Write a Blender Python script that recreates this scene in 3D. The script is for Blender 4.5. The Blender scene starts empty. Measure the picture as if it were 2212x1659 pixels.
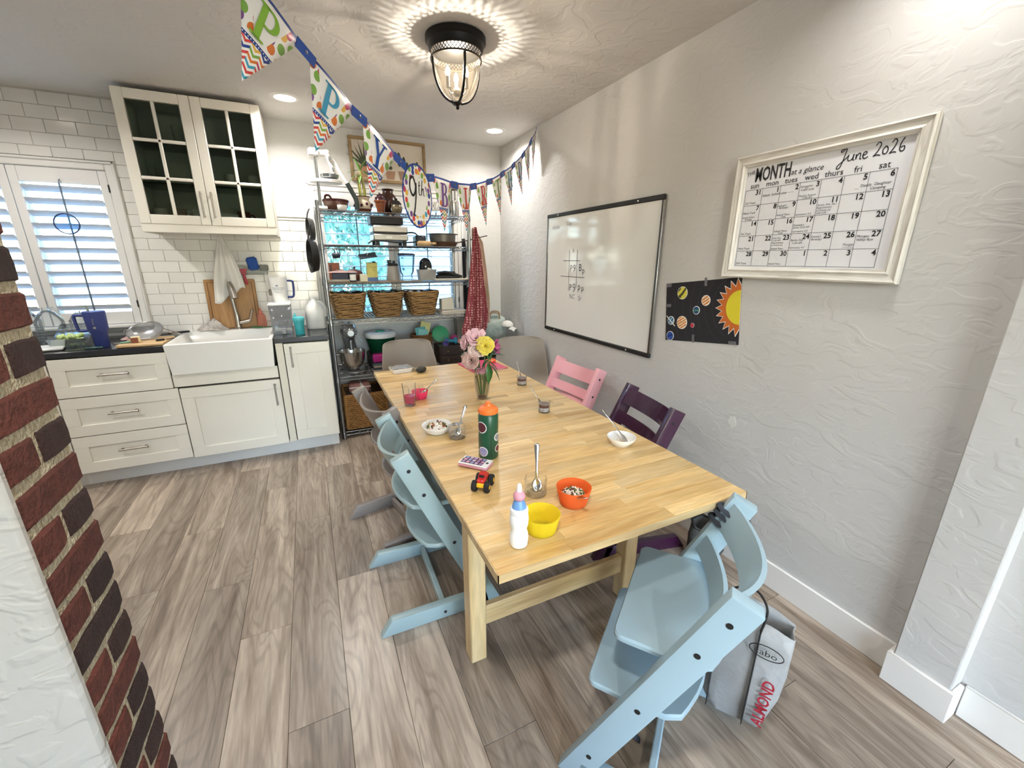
import bpy, bmesh, math, random
from mathutils import Vector, Matrix, Euler

# ------------------------------------------------------------------ scene, camera, light
S = bpy.context.scene
C = S.collection
PI = math.pi
R_ = math.radians
rnd = random.Random(7)

cam_d = bpy.data.cameras.new('camera')
cam = bpy.data.objects.new('camera', cam_d)
C.objects.link(cam)
S.camera = cam
YAW, PITCH, ROLL = R_(25.58), R_(16.607), R_(0.2528)
_f = Vector((math.sin(YAW) * math.cos(PITCH), math.cos(YAW) * math.cos(PITCH), -math.sin(PITCH)))
_r = Vector((math.cos(YAW), -math.sin(YAW), 0))
_u = _r.cross(_f)
_r2 = _r * math.cos(ROLL) + _u * math.sin(ROLL)
_u2 = -_r * math.sin(ROLL) + _u * math.cos(ROLL)
cam.matrix_world = Matrix(((_r2.x, _u2.x, -_f.x, 0), (_r2.y, _u2.y, -_f.y, 0), (_r2.z, _u2.z, -_f.z, 1.44), (0, 0, 0, 1)))
cam_d.sensor_width = 36.0
cam_d.lens = 897.18 / 2212 * 36.0
cam_d.clip_start = 0.02
cam_d.clip_end = 200

W = bpy.data.worlds.new('sky_world')
S.world = W
W.use_nodes = True
wn = W.node_tree.nodes
wl = W.node_tree.links
bg = wn['Background']
sky = wn.new('ShaderNodeTexSky')
sky.sky_type = 'NISHITA'
sky.sun_disc = False
sky.sun_elevation = R_(38)
sky.sun_rotation = R_(200)
sky.air_density = 1.0
sky.dust_density = 0.8
sky.ozone_density = 2.0
tint = wn.new('ShaderNodeMix'); tint.data_type = 'RGBA'; tint.blend_type = 'MULTIPLY'; tint.inputs[0].default_value = 1.0
tint.inputs[7].default_value = (1.0, 0.93, 0.97, 1.0)
wl.new(sky.outputs[0], tint.inputs[6])
wl.new(tint.outputs[2], bg.inputs[0])
bg.inputs[1].default_value = 1.1

sun_d = bpy.data.lights.new('sun', 'SUN')
sun_d.energy = 1.6
sun_d.angle = R_(1.0)
sun_d.color = (1.0, 0.96, 0.9)
sun = bpy.data.objects.new('sun', sun_d)
C.objects.link(sun)
sun.rotation_euler = Vector((0.42, 0.72, -0.86)).to_track_quat('-Z', 'Y').to_euler()

vs = S.view_settings
vs.view_transform = 'Standard'
vs.look = 'None'
vs.gamma = 1.0
vs.use_curve_mapping = False
vs.exposure = 1.12
S.display_settings.display_device = 'sRGB'
try:
    S.cycles.use_denoising = True
    S.cycles.use_adaptive_sampling = True
    S.cycles.adaptive_threshold = 0.12
    S.cycles.max_bounces = 6
    S.cycles.diffuse_bounces = 3
    S.cycles.glossy_bounces = 4
    S.cycles.transmission_bounces = 6
    S.cycles.transparent_max_bounces = 16
    S.cycles.caustics_reflective = False
    S.cycles.caustics_refractive = False
    S.cycles.sample_clamp_indirect = 6.0
except Exception:
    pass

CAN_POWER = 7.0
CAN_COLOR = (1.0, 0.985, 0.96)
BULB_POWER = 2.8

# ------------------------------------------------------------------ materials
def lin(c):
    if isinstance(c, str):
        c = c.lstrip('#')
        c = tuple(int(c[i:i + 2], 16) / 255 for i in (0, 2, 4))
    return tuple(x / 12.92 if x <= 0.04045 else ((x + 0.055) / 1.055) ** 2.4 for x in c) + (1.0,)

MATS = {}
def nodes_of(name):
    m = bpy.data.materials.new(name)
    m.use_nodes = True
    nt = m.node_tree
    return m, nt, nt.nodes, nt.links, nt.nodes['Principled BSDF']

def mat(name, col, rough=0.5, metal=0.0, var=0.06, scale=8.0, bump=0.0, bscale=60.0, rand=0.0, coat=0.0, emit=None, estr=0.0,
        trans=0.0, sss=0.0, stretch=None, col2=None, alpha=1.0):
    """procedural material: colour broken up by noise, optional relief, optional per-object variation"""
    if name in MATS:
        return MATS[name]
    m, nt, N, L, P = nodes_of(name)
    c1 = lin(col)
    c2 = lin(col2) if col2 else tuple(max(0, min(1, x * (1 - 2.2 * var))) for x in c1[:3]) + (1,)
    tc = N.new('ShaderNodeTexCoord')
    mp = N.new('ShaderNodeMapping')
    if stretch:
        mp.inputs['Scale'].default_value = stretch
    L.new(tc.outputs['Object'], mp.inputs[0])
    nz = N.new('ShaderNodeTexNoise')
    nz.inputs['Scale'].default_value = scale
    nz.inputs['Detail'].default_value = 2
    L.new(mp.outputs[0], nz.inputs[0])
    mx = N.new('ShaderNodeMix'); mx.data_type = 'RGBA'
    mx.inputs[6].default_value = c1; mx.inputs[7].default_value = c2
    L.new(nz.outputs[0], mx.inputs[0])
    out = mx.outputs[2]
    if rand:
        oi = N.new('ShaderNodeObjectInfo')
        mr = N.new('ShaderNodeMapRange')
        mr.inputs[3].default_value = 1 - rand; mr.inputs[4].default_value = 1 + rand
        L.new(oi.outputs['Random'], mr.inputs[0])
        hs = N.new('ShaderNodeHueSaturation')
        L.new(mr.outputs[0], hs.inputs['Value'])
        L.new(out, hs.inputs['Color'])
        out = hs.outputs[0]
    L.new(out, P.inputs['Base Color'])
    P.inputs['Roughness'].default_value = rough
    P.inputs['Metallic'].default_value = metal
    if coat:
        P.inputs['Coat Weight'].default_value = coat
    if trans:
        P.inputs['Transmission Weight'].default_value = trans
    if sss:
        P.inputs['Subsurface Weight'].default_value = sss
        P.inputs['Subsurface Radius'].default_value = (0.02, 0.02, 0.02)
    if alpha < 1:
        P.inputs['Alpha'].default_value = alpha
    if emit:
        P.inputs['Emission Color'].default_value = lin(emit)
        P.inputs['Emission Strength'].default_value = estr
    if bump:
        b = N.new('ShaderNodeBump')
        b.inputs['Strength'].default_value = bump
        b.inputs['Distance'].default_value = 0.01
        n2 = N.new('ShaderNodeTexNoise')
        n2.inputs['Scale'].default_value = bscale
        n2.inputs['Detail'].default_value = 2
        L.new(mp.outputs[0], n2.inputs[0])
        L.new(n2.outputs[0], b.inputs['Height'])
        L.new(b.outputs[0], P.inputs['Normal'])
    MATS[name] = m
    return m

def thin_glass(name, tint='#f4fbfb', gloss=0.12, haze=0.0, hazecol='#ffffff', rough=0.02):
    """thin clear wall: lets light straight through, mirrors a little, optionally a bit milky"""
    if name in MATS:
        return MATS[name]
    m, nt, N, L, P = nodes_of(name)
    N.remove(P)
    out = [n for n in N if n.type == 'OUTPUT_MATERIAL'][0]
    tr = N.new('ShaderNodeBsdfTransparent'); tr.inputs[0].default_value = lin(tint)
    gl = N.new('ShaderNodeBsdfGlossy'); gl.inputs['Roughness'].default_value = rough
    fr = N.new('ShaderNodeLayerWeight'); fr.inputs[0].default_value = gloss * 2
    nz = N.new('ShaderNodeTexNoise'); nz.inputs['Scale'].default_value = 14
    mr = N.new('ShaderNodeMapRange'); mr.inputs[3].default_value = 0.75; mr.inputs[4].default_value = 1.0
    L.new(nz.outputs[0], mr.inputs[0])
    mu = N.new('ShaderNodeMath'); mu.operation = 'MULTIPLY'
    L.new(fr.outputs['Fresnel'], mu.inputs[0]); L.new(mr.outputs[0], mu.inputs[1])
    mx = N.new('ShaderNodeMixShader')
    L.new(mu.outputs[0], mx.inputs[0]); L.new(tr.outputs[0], mx.inputs[1]); L.new(gl.outputs[0], mx.inputs[2])
    last = mx.outputs[0]
    if haze:
        d = N.new('ShaderNodeBsdfDiffuse'); d.inputs[0].default_value = lin(hazecol)
        t = N.new('ShaderNodeBsdfTranslucent'); t.inputs[0].default_value = lin(hazecol)
        a = N.new('ShaderNodeMixShader'); a.inputs[0].default_value = 0.45
        L.new(d.outputs[0], a.inputs[1]); L.new(t.outputs[0], a.inputs[2])
        b = N.new('ShaderNodeMixShader'); b.inputs[0].default_value = haze
        L.new(last, b.inputs[1]); L.new(a.outputs[0], b.inputs[2])
        last = b.outputs[0]
    L.new(last, out.inputs[0])
    MATS[name] = m
    return m

def textured_wall(name, col, rough=0.7, tex=0.5, col2=None):
    """knockdown / skip-trowel plaster"""
    m, nt, N, L, P = nodes_of(name)
    tc = N.new('ShaderNodeTexCoord')
    n1 = N.new('ShaderNodeTexNoise'); n1.inputs['Scale'].default_value = 1.3; n1.inputs['Detail'].default_value = 3
    L.new(tc.outputs['Object'], n1.inputs[0])
    mx = N.new('ShaderNodeMix'); mx.data_type = 'RGBA'
    c = lin(col); mx.inputs[6].default_value = c
    mx.inputs[7].default_value = lin(col2) if col2 else tuple(x * 0.93 for x in c[:3]) + (1,)
    L.new(n1.outputs[0], mx.inputs[0]); L.new(mx.outputs[2], P.inputs['Base Color'])
    P.inputs['Roughness'].default_value = rough
    mp = N.new('ShaderNodeMapping'); mp.inputs['Scale'].default_value = (1, 1, 1.7)
    L.new(tc.outputs['Object'], mp.inputs[0])
    n2 = N.new('ShaderNodeTexNoise'); n2.inputs['Scale'].default_value = 9; n2.inputs['Detail'].default_value = 2
    n2.inputs['Distortion'].default_value = 1.4
    L.new(mp.outputs[0], n2.inputs[0])
    cr = N.new('ShaderNodeValToRGB'); cr.color_ramp.elements[0].position = 0.47; cr.color_ramp.elements[1].position = 0.56
    L.new(n2.outputs[0], cr.inputs[0])
    n3 = N.new('ShaderNodeTexNoise'); n3.inputs['Scale'].default_value = 45; n3.inputs['Detail'].default_value = 1
    L.new(tc.outputs['Object'], n3.inputs[0])
    ad = N.new('ShaderNodeMath'); ad.operation = 'MULTIPLY_ADD'; ad.inputs[1].default_value = 0.35
    L.new(n3.outputs[0], ad.inputs[0]); L.new(cr.outputs[0], ad.inputs[2])
    b = N.new('ShaderNodeBump'); b.inputs['Strength'].default_value = tex; b.inputs['Distance'].default_value = 0.006
    L.new(ad.outputs[0], b.inputs['Height']); L.new(b.outputs[0], P.inputs['Normal'])
    MATS[name] = m
    return m

def wood(name, c1, c2, c3, axis='Y', scale=1.0, rough=0.4, rand=0.25, grain=1.0, knots=False, huevar=0.0, coat=0.0, bump=0.08, rings=0.0):
    """long-grained wood whose tone differs from piece to piece"""
    m, nt, N, L, P = nodes_of(name)
    tc = N.new('ShaderNodeTexCoord')
    oi = N.new('ShaderNodeObjectInfo')
    sh = N.new('ShaderNodeVectorMath'); sh.operation = 'SCALE'; sh.inputs[0].default_value = (13.7, 7.9, 3.3)
    L.new(oi.outputs['Random'], sh.inputs['Scale'])
    ad = N.new('ShaderNodeVectorMath'); L.new(tc.outputs['Object'], ad.inputs[0]); L.new(sh.outputs[0], ad.inputs[1])
    mp = N.new('ShaderNodeMapping')
    st = {'X': (1.3, 14, 14), 'Y': (14, 1.3, 14), 'Z': (14, 14, 1.3)}[axis]
    mp.inputs['Scale'].default_value = tuple(s * scale for s in st)
    L.new(ad.outputs[0], mp.inputs[0])
    n1 = N.new('ShaderNodeTexNoise'); n1.inputs['Scale'].default_value = 1.0; n1.inputs['Detail'].default_value = 4
    n1.inputs['Roughness'].default_value = 0.62; n1.inputs['Distortion'].default_value = 1.1 * grain
    L.new(mp.outputs[0], n1.inputs[0])
    cr = N.new('ShaderNodeValToRGB')
    e = cr.color_ramp.elements
    e[0].position = 0.30; e[0].color = lin(c2); e[1].position = 0.68; e[1].color = lin(c1)
    x = e.new(0.48); x.color = lin(c3)
    L.new(n1.outputs[0], cr.inputs[0])
    n4 = N.new('ShaderNodeTexNoise'); n4.inputs['Scale'].default_value = 2.2; n4.inputs['Detail'].default_value = 3
    mp4 = N.new('ShaderNodeMapping'); mp4.inputs['Scale'].default_value = tuple(s * scale * 4 for s in st)
    L.new(ad.outputs[0], mp4.inputs[0]); L.new(mp4.outputs[0], n4.inputs[0])
    mr = N.new('ShaderNodeMapRange'); mr.inputs[1].default_value = 0.35; mr.inputs[2].default_value = 0.7
    mr.inputs[3].default_value = 0.86; mr.inputs[4].default_value = 1.06
    L.new(n4.outputs[0], mr.inputs[0])
    mr2 = N.new('ShaderNodeMapRange'); mr2.inputs[3].default_value = 1 - rand; mr2.inputs[4].default_value = 1 + rand * 0.7
    L.new(oi.outputs['Random'], mr2.inputs[0])
    mm = N.new('ShaderNodeMath'); mm.operation = 'MULTIPLY'; L.new(mr.outputs[0], mm.inputs[0]); L.new(mr2.outputs[0], mm.inputs[1])
    hs = N.new('ShaderNodeHueSaturation'); L.new(mm.outputs[0], hs.inputs['Value']); L.new(cr.outputs[0], hs.inputs['Color'])
    last = hs.outputs[0]
    if knots:
        vo = N.new('ShaderNodeTexVoronoi'); vo.inputs['Scale'].default_value = 1.0
        mp5 = N.new('ShaderNodeMapping'); mp5.inputs['Scale'].default_value = {'X': (1.2, 4, 4), 'Y': (4, 1.2, 4), 'Z': (4, 4, 1.2)}[axis]
        L.new(ad.outputs[0], mp5.inputs[0]); L.new(mp5.outputs[0], vo.inputs[0])
        kr = N.new('ShaderNodeValToRGB'); kr.color_ramp.elements[0].position = 0.03; kr.color_ramp.elements[1].position = 0.12
        kr.color_ramp.elements[0].color = (0.42, 0.36, 0.30, 1); kr.color_ramp.elements[1].color = (1, 1, 1, 1)
        L.new(vo.outputs['Distance'], kr.inputs[0])
        mk = N.new('ShaderNodeMix'); mk.data_type = 'RGBA'; mk.blend_type = 'MULTIPLY'; mk.inputs[0].default_value = 0.8
        L.new(last, mk.inputs[6]); L.new(kr.outputs[0], mk.inputs[7]); last = mk.outputs[2]
    if rings:
        mp6 = N.new('ShaderNodeMapping'); mp6.inputs['Scale'].default_value = {'X': (0.9, 6, 6), 'Y': (6, 0.9, 6), 'Z': (6, 6, 0.9)}[axis]
        L.new(ad.outputs[0], mp6.inputs[0])
        n6 = N.new('ShaderNodeTexNoise'); n6.inputs['Scale'].default_value = 1.0; n6.inputs['Detail'].default_value = 1.5; n6.inputs['Distortion'].default_value = 0.6
        L.new(mp6.outputs[0], n6.inputs[0])
        m6 = N.new('ShaderNodeMath'); m6.operation = 'MULTIPLY'; m6.inputs[1].default_value = 110.0; L.new(n6.outputs[0], m6.inputs[0])
        s6 = N.new('ShaderNodeMath'); s6.operation = 'SINE'; L.new(m6.outputs[0], s6.inputs[0])
        r6 = N.new('ShaderNodeMapRange'); r6.inputs[1].default_value = 0.2; r6.inputs[2].default_value = 1.0; r6.inputs[3].default_value = 1.0; r6.inputs[4].default_value = 1.0 - rings
        L.new(s6.outputs[0], r6.inputs[0])
        h6 = N.new('ShaderNodeHueSaturation'); L.new(r6.outputs[0], h6.inputs['Value']); L.new(last, h6.inputs['Color']); last = h6.outputs[0]
    L.new(last, P.inputs['Base Color'])
    P.inputs['Roughness'].default_value = rough
    if coat:
        P.inputs['Coat Weight'].default_value = coat; P.inputs['Coat Roughness'].default_value = 0.25
    b = N.new('ShaderNodeBump'); b.inputs['Strength'].default_value = bump; b.inputs['Distance'].default_value = 0.004
    L.new(n4.outputs[0], b.inputs['Height']); L.new(b.outputs[0], P.inputs['Normal'])
    MATS[name] = m
    return m

# ------------------------------------------------------------------ mesh building
class MB:
    def __init__(s):
        s.v = []; s.f = []; s.mi = []; s.uv = None
    def add(s, vs_, fs, mi=0):
        o = len(s.v)
        s.v += [tuple(p) for p in vs_]
        s.f += [tuple(i + o for i in f) for f in fs]
        s.mi += [mi] * len(fs)
        return s
    def box(s, c, d, rot=None, mi=0, bev=0.0):
        hx, hy, hz = d[0] / 2, d[1] / 2, d[2] / 2
        if bev > 0:
            b = min(bev, hx * .99, hy * .99, hz * .99)
            vs_ = []; idx = {}
            for sx in (-1, 1):
                for sy in (-1, 1):
                    for sz in (-1, 1):
                        for k in range(3):
                            p = [sx * (hx - b), sy * (hy - b), sz * (hz - b)]
                            p[k] = (sx * hx, sy * hy, sz * hz)[k]
                            idx[(sx, sy, sz, k)] = len(vs_); vs_.append(Vector(p))
            fs = []
            for k in range(3):
                a, b2 = [(1, 2), (2, 0), (0, 1)][k]
                for sg in (-1, 1):
                    loop = []
                    for (p, q) in ((-1, -1), (1, -1), (1, 1), (-1, 1)):
                        key = [0, 0, 0]; key[k] = sg; key[a] = p; key[b2] = q
                        loop.append(idx[(*key, k)])
                    fs.append(loop if sg > 0 else loop[::-1])
            for k in range(3):       # edges along axis k
                a, b2 = [(1, 2), (2, 0), (0, 1)][k]
                for p in (-1, 1):
                    for q in (-1, 1):
                        k0 = [0, 0, 0]; k0[k] = -1; k0[a] = p; k0[b2] = q
                        k1 = list(k0); k1[k] = 1
                        loop = [idx[(*k0, a)], idx[(*k1, a)], idx[(*k1, b2)], idx[(*k0, b2)]]
                        fs.append(loop if p * q < 0 else loop[::-1])
            for sx in (-1, 1):
                for sy in (-1, 1):
                    for sz in (-1, 1):
                        t = [idx[(sx, sy, sz, k)] for k in range(3)]
                        fs.append(t if sx * sy * sz > 0 else t[::-1])
        else:
            vs_ = [Vector((sx * hx, sy * hy, sz * hz)) for sx in (-1, 1) for sy in (-1, 1) for sz in (-1, 1)]
            fs = [(0, 1, 3, 2), (4, 6, 7, 5), (0, 4, 5, 1), (2, 3, 7, 6), (0, 2, 6, 4), (1, 5, 7, 3)]
        if rot is not None:
            M = rot if isinstance(rot, Matrix) else Euler(rot).to_matrix()
            vs_ = [M @ p for p in vs_]
        c = Vector(c)
        return s.add([p + c for p in vs_], fs, mi)
    def lathe(s, prof, n=24, c=(0, 0, 0), M=None, mi=0, a0=0.0, a1=2 * PI, sx=1.0, sy=1.0):
        full = abs(a1 - a0 - 2 * PI) < 1e-6
        k = n if full else n + 1
        vs_ = []; fs = []
        c = Vector(c)
        for (r, z) in prof:
            for i in range(k):
                a = a0 + (a1 - a0) * i / n
                p = Vector((r * math.cos(a) * sx, r * math.sin(a) * sy, z))
                vs_.append((M @ p if M is not None else p) + c)
        for j in range(len(prof) - 1):
            for i in range(n):
                i2 = (i + 1) % k
                fs.append((j * k + i, j * k + i2, (j + 1) * k + i2, (j + 1) * k + i))
        return s.add(vs_, fs, mi)
    def solid(s, prof, n=24, c=(0, 0, 0), M=None, mi=0, sx=1.0, sy=1.0):
        """closed body of revolution: caps both ends"""
        p = list(prof)
        if p[0][0] > 1e-5: p = [(0.0001, p[0][1])] + p
        if p[-1][0] > 1e-5: p = p + [(0.0001, p[-1][1])]
        return s.lathe(p, n, c, M, mi, sx=sx, sy=sy)
    def cyl(s, a, b, r, n=12, r2=None, mi=0):
        a = Vector(a); b = Vector(b); d = b - a
        M = d.to_track_quat('Z', 'Y').to_matrix()
        r2 = r if r2 is None else r2
        return s.solid([(r, 0), (r2, d.length)], n, a, M, mi)
    def tube(s, pts, r, n=6, closed=False, radii=None, mi=0, flat=None):
        P = [Vector(p) for p in pts]
        m = len(P)
        vs_ = []; fs = []
        up = Vector((0, 0, 1)); prev = None
        for i in range(m):
            if closed:
                t = P[(i + 1) % m] - P[(i - 1) % m]
            else:
                t = P[min(i + 1, m - 1)] - P[max(i - 1, 0)]
            if t.length < 1e-9: t = Vector((0, 0, 1))
            t.normalize()
            if prev is None:
                ref = up if abs(t.z) < 0.9 else Vector((1, 0, 0))
                nx = t.cross(ref).normalized()
            else:
                nx = prev - t * prev.dot(t)
                nx = nx.normalized() if nx.length > 1e-6 else t.orthogonal().normalized()
            prev = nx
            ny = t.cross(nx)
            rr = radii[i] if radii else r
            for k in range(n):
                a = 2 * PI * k / n
                q = nx * math.cos(a) * rr + ny * math.sin(a) * rr * (flat or 1.0)
                vs_.append(P[i] + q)
        lim = m if closed else m - 1
        for i in range(lim):
            j = (i + 1) % m
            for k in range(n):
                k2 = (k + 1) % n
                fs.append((i * n + k, i * n + k2, j * n + k2, j * n + k))
        if not closed:
            fs.append(tuple(range(n))[::-1]); fs.append(tuple((m - 1) * n + k for k in range(n)))
        return s.add(vs_, fs, mi)
    def prism(s, poly, h, M=None, mi=0):
        """polygon in local xy, extruded 0..h along local z"""
        n = len(poly)
        vs_ = [Vector((x, y, 0)) for x, y in poly] + [Vector((x, y, h)) for x, y in poly]
        if M is not None: vs_ = [M @ p for p in vs_]
        fs = [tuple(range(n))[::-1], tuple(range(n, 2 * n))]
        fs += [(i, (i + 1) % n, n + (i + 1) % n, n + i) for i in range(n)]
        return s.add(vs_, fs, mi)
    def grid(s, fn, nu, nv, mi=0, cu=False):
        vs_ = [Vector(fn(i / nu, j / nv)) for j in range(nv + 1) for i in range(nu + 1)]
        fs = [(j * (nu + 1) + i, j * (nu + 1) + i + 1, (j + 1) * (nu + 1) + i + 1, (j + 1) * (nu + 1) + i) for j in range(nv) for i in range(nu)]
        return s.add(vs_, fs, mi)
    def ell(s, c, r, n=16, m=10, M=None, mi=0, z0=-1.0, z1=1.0):
        prof = []
        for i in range(m + 1):
            a = math.asin(z0) + (math.asin(z1) - math.asin(z0)) * i / m
            prof.append((max(math.cos(a), 1e-4), math.sin(a)))
        Ms = Matrix.Diagonal(Vector(r))
        return s.lathe(prof, n, c, (M @ Ms) if M is not None else Ms, mi)
    def rib(s, pts, w, M, th=0.0006, mi=0):
        """flat stroke of width w along a 2D polyline, in the local xy plane of M"""
        P = [Vector((x, y, 0)) for x, y in pts]
        m = len(P)
        top = []
        for i in range(m):
            t = P[min(i + 1, m - 1)] - P[max(i - 1, 0)]
            if t.length < 1e-9: t = Vector((1, 0, 0))
            t.normalize(); nx = Vector((-t.y, t.x, 0)) * (w / 2)
            top += [P[i] + nx, P[i] - nx]
        vs_ = [M @ (p + Vector((0, 0, th))) for p in top]
        fs = [(2 * i, 2 * i + 1, 2 * i + 3, 2 * i + 2) for i in range(m - 1)]
        return s.add(vs_, fs, mi)
    def text(s, txt, size, M, mi=0, shear=0.0, align='LEFT', bold=0.0, th=0.0006):
        cu = bpy.data.curves.new('lettering_curve', 'FONT')
        cu.body = txt; cu.size = size; cu.shear = shear; cu.align_x = align; cu.resolution_u = 2
        if bold: cu.offset = bold
        ob = bpy.data.objects.new('lettering_tmp', cu); C.objects.link(ob)
        dg = bpy.context.evaluated_depsgraph_get()
        me = bpy.data.meshes.new_from_object(ob.evaluated_get(dg))
        s.add([M @ (v.co + Vector((0, 0, th))) for v in me.vertices], [tuple(p.vertices) for p in me.polygons], mi)
        bpy.data.objects.remove(ob); bpy.data.curves.remove(cu); bpy.data.meshes.remove(me)
        return s
    def mesh(s, name, mats, angle=38):
        me = bpy.data.meshes.new(name)
        me.from_pydata(s.v, [], s.f)
        for m in (mats if isinstance(mats, (list, tuple)) else [mats]):
            me.materials.append(m)
        if any(s.mi):
            me.polygons.foreach_set('material_index', s.mi)
        me.update()
        bm = bmesh.new(); bm.from_mesh(me)
        bmesh.ops.recalc_face_normals(bm, faces=bm.faces)
        bm.to_mesh(me); bm.free()
        me.polygons.foreach_set('use_smooth', [True] * len(me.polygons))
        try: me.set_sharp_from_angle(angle=R_(angle))
        except Exception: pass
        return me
    def build(s, name, mats, parent=None, loc=(0, 0, 0), rot=(0, 0, 0), angle=38, label=None):
        o = bpy.data.objects.new(name, s.mesh(name, mats, angle))
        C.objects.link(o)
        o.location = loc; o.rotation_euler = rot
        if parent is not None: o.parent = parent
        if label: o['label'] = label
        return o

def tag(o, label, cat, group=None):
    o['label'] = label; o['category'] = cat
    if group: o['group'] = group
    return o
def thing(name, label, cat, loc=(0, 0, 0), rz=0.0, group=None):
    o = bpy.data.objects.new(name, None); C.objects.link(o)
    o.empty_display_size = 0.05
    o.location = loc; o.rotation_euler = (0, 0, rz)
    return tag(o, label, cat, group)
def struct(o):
    o['kind'] = 'structure'; return o
def inst(me, name, parent, loc, rot=(0, 0, 0), scale=None):
    o = bpy.data.objects.new(name, me); C.objects.link(o)
    o.location = loc; o.rotation_euler = rot
    if scale: o.scale = scale
    if parent is not None: o.parent = parent
    return o
def mod_solid(o, t, off=0.0):
    m = o.modifiers.new('thickness', 'SOLIDIFY'); m.thickness = t; m.offset = off; return o
def mod_sub(o, n=1):
    m = o.modifiers.new('smooth', 'SUBSURF'); m.levels = n; m.render_levels = n; return o
def frame_m(o, x, y, n=None):
    """matrix whose local x,y,z axes are x, y, x cross y at origin o"""
    x = Vector(x).normalized(); y = Vector(y).normalized(); z = x.cross(y)
    return Matrix(((x.x, y.x, z.x, o[0]), (x.y, y.y, z.y, o[1]), (x.z, y.z, z.z, o[2]), (0, 0, 0, 1)))
def arc(cx, cy, rx, ry, a0, a1, n=14):
    return [(cx + rx * math.cos(R_(a0 + (a1 - a0) * i / n)), cy + ry * math.sin(R_(a0 + (a1 - a0) * i / n))) for i in range(n + 1)]
def smooth_path(pts, k=6, closed=False):
    P = [Vector(p) for p in pts]; m = len(P); out = []
    rng = range(m) if closed else range(m - 1)
    for i in rng:
        if closed: a, b, c, d = P[i - 1], P[i], P[(i + 1) % m], P[(i + 2) % m]
        else: a, b, c, d = P[max(i - 1, 0)], P[i], P[i + 1], P[min(i + 2, m - 1)]
        for j in range(k):
            t = j / k
            out.append(0.5 * ((2 * b) + (c - a) * t + (2 * a - 5 * b + 4 * c - d) * t * t + (3 * b - a - 3 * c + d) * t ** 3))
    if not closed: out.append(P[-1])
    return out

# ------------------------------------------------------------------ shared materials
M_wall = textured_wall('wall_plaster_grey', '#cfcdca', 0.62, 0.16, '#c6c4c0')
M_stucco = textured_wall('wall_plaster_cream', '#b9b3a9', 0.7, 0.3)
M_ceil = textured_wall('ceiling_plaster', '#e0dcd6', 0.85, 0.2)
M_trim = mat('white_trim_paint', '#ece9e3', 0.42, var=0.03)
M_tile = mat('white_glazed_tile', '#efece5', 0.16, var=0.03, scale=3, bump=0.03, bscale=12, rand=0.03)
M_grout = mat('tile_grout', '#d8d4cb', 0.85, bump=0.1)
M_floor = wood('vinyl_plank', '#bcad9b', '#7d6d5d', '#a09080', 'Y', 1.0, 0.33, 0.30, 0.9, True, bump=0.05, rings=0.2)
M_sub = mat('floor_gap', '#4d4238', 0.9)
M_brickA = mat('red_brick', '#6c3629', 0.85, var=0.18, scale=26, bump=0.7, bscale=90, rand=0.16, col2='#48221a')
M_brickB = mat('dark_clinker_brick', '#43251d', 0.8, var=0.25, scale=40, bump=1.0, bscale=140, rand=0.18, col2='#281611', stretch=(1, 3, 0.7))
M_mortar = mat('sandy_mortar', '#c9bb9d', 0.95, var=0.16, scale=60, bump=1.0, bscale=120)
M_cab = mat('ivory_cabinet_paint', '#eee9dc', 0.38, var=0.02)
M_nickel = mat('brushed_nickel', '#b9b2a8', 0.32, 1.0, var=0.05)
M_black = mat('matte_black', '#191919', 0.5, var=0.1)
M_blackmetal = mat('black_iron', '#1c1b1a', 0.45, 0.6, var=0.1)
M_chrome = mat('chrome_wire', '#9a9ea0', 0.28, 1.0, var=0.03)  # darkened in colour for the shelf wires' backlit look
M_steel = mat('stainless_steel', '#c2c0bb', 0.22, 1.0, var=0.04)
M_counter = mat('black_stone_counter', '#2b2a2c', 0.22, var=0.15, scale=30)
M_ceramic = mat('white_ceramic', '#f2f0ea', 0.14, var=0.015)
M_white = mat('white_plastic', '#f1f0ec', 0.35, var=0.02)
M_pane = thin_glass('window_glass', '#eef8fa', 0.08)
M_clear = thin_glass('clear_glass', '#fdfefe', 0.045, 0.02)
M_ink = mat('black_ink', '#15151a', 0.6, var=0.02)

# ------------------------------------------------------------------ the room
XR, YB, ZC = 1.76, 3.955, 2.44
YN = -3.0
XL = -2.35

# floor: dark sub-floor with planks laid along the depth of the room
fl = struct(MB().box(((XL + 2.0) / 2, (YN + YB + .2) / 2, -0.055), (2.0 - XL, YB + .2 - YN, 0.1)).build('floor', M_sub))
PW, PL = 0.182, 1.22
plank_me = MB().box((0, 0, 0), (PW - 0.0008, PL - 0.0008, 0.008), bev=0.0012).mesh('plank', M_floor)
nx = 0
x = 1.775 - PW / 2
col_i = 0
while x > XL:
    off = [0.10, 0.74, 0.38, 1.02, 0.56, 0.20, 0.90][col_i % 7]
    y = YB + 0.05 - off
    while y > -0.3 - PL / 2:
        inst(plank_me, 'plank', fl, (x, y, -0.004))
        y -= PL
    x -= PW; col_i += 1
rear = MB().box(((XL + 2.0) / 2, (YN - 0.8) / 2, -0.004), (2.0 - XL, -0.8 - YN, 0.008)).build('plank_field', M_floor, fl)

struct(MB().box(((XL + 2.0) / 2, (YN + YB + .2) / 2, ZC + 0.06), (2.3 - XL, YB + .5 - YN, 0.12)).build('ceiling', M_ceil))
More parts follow.
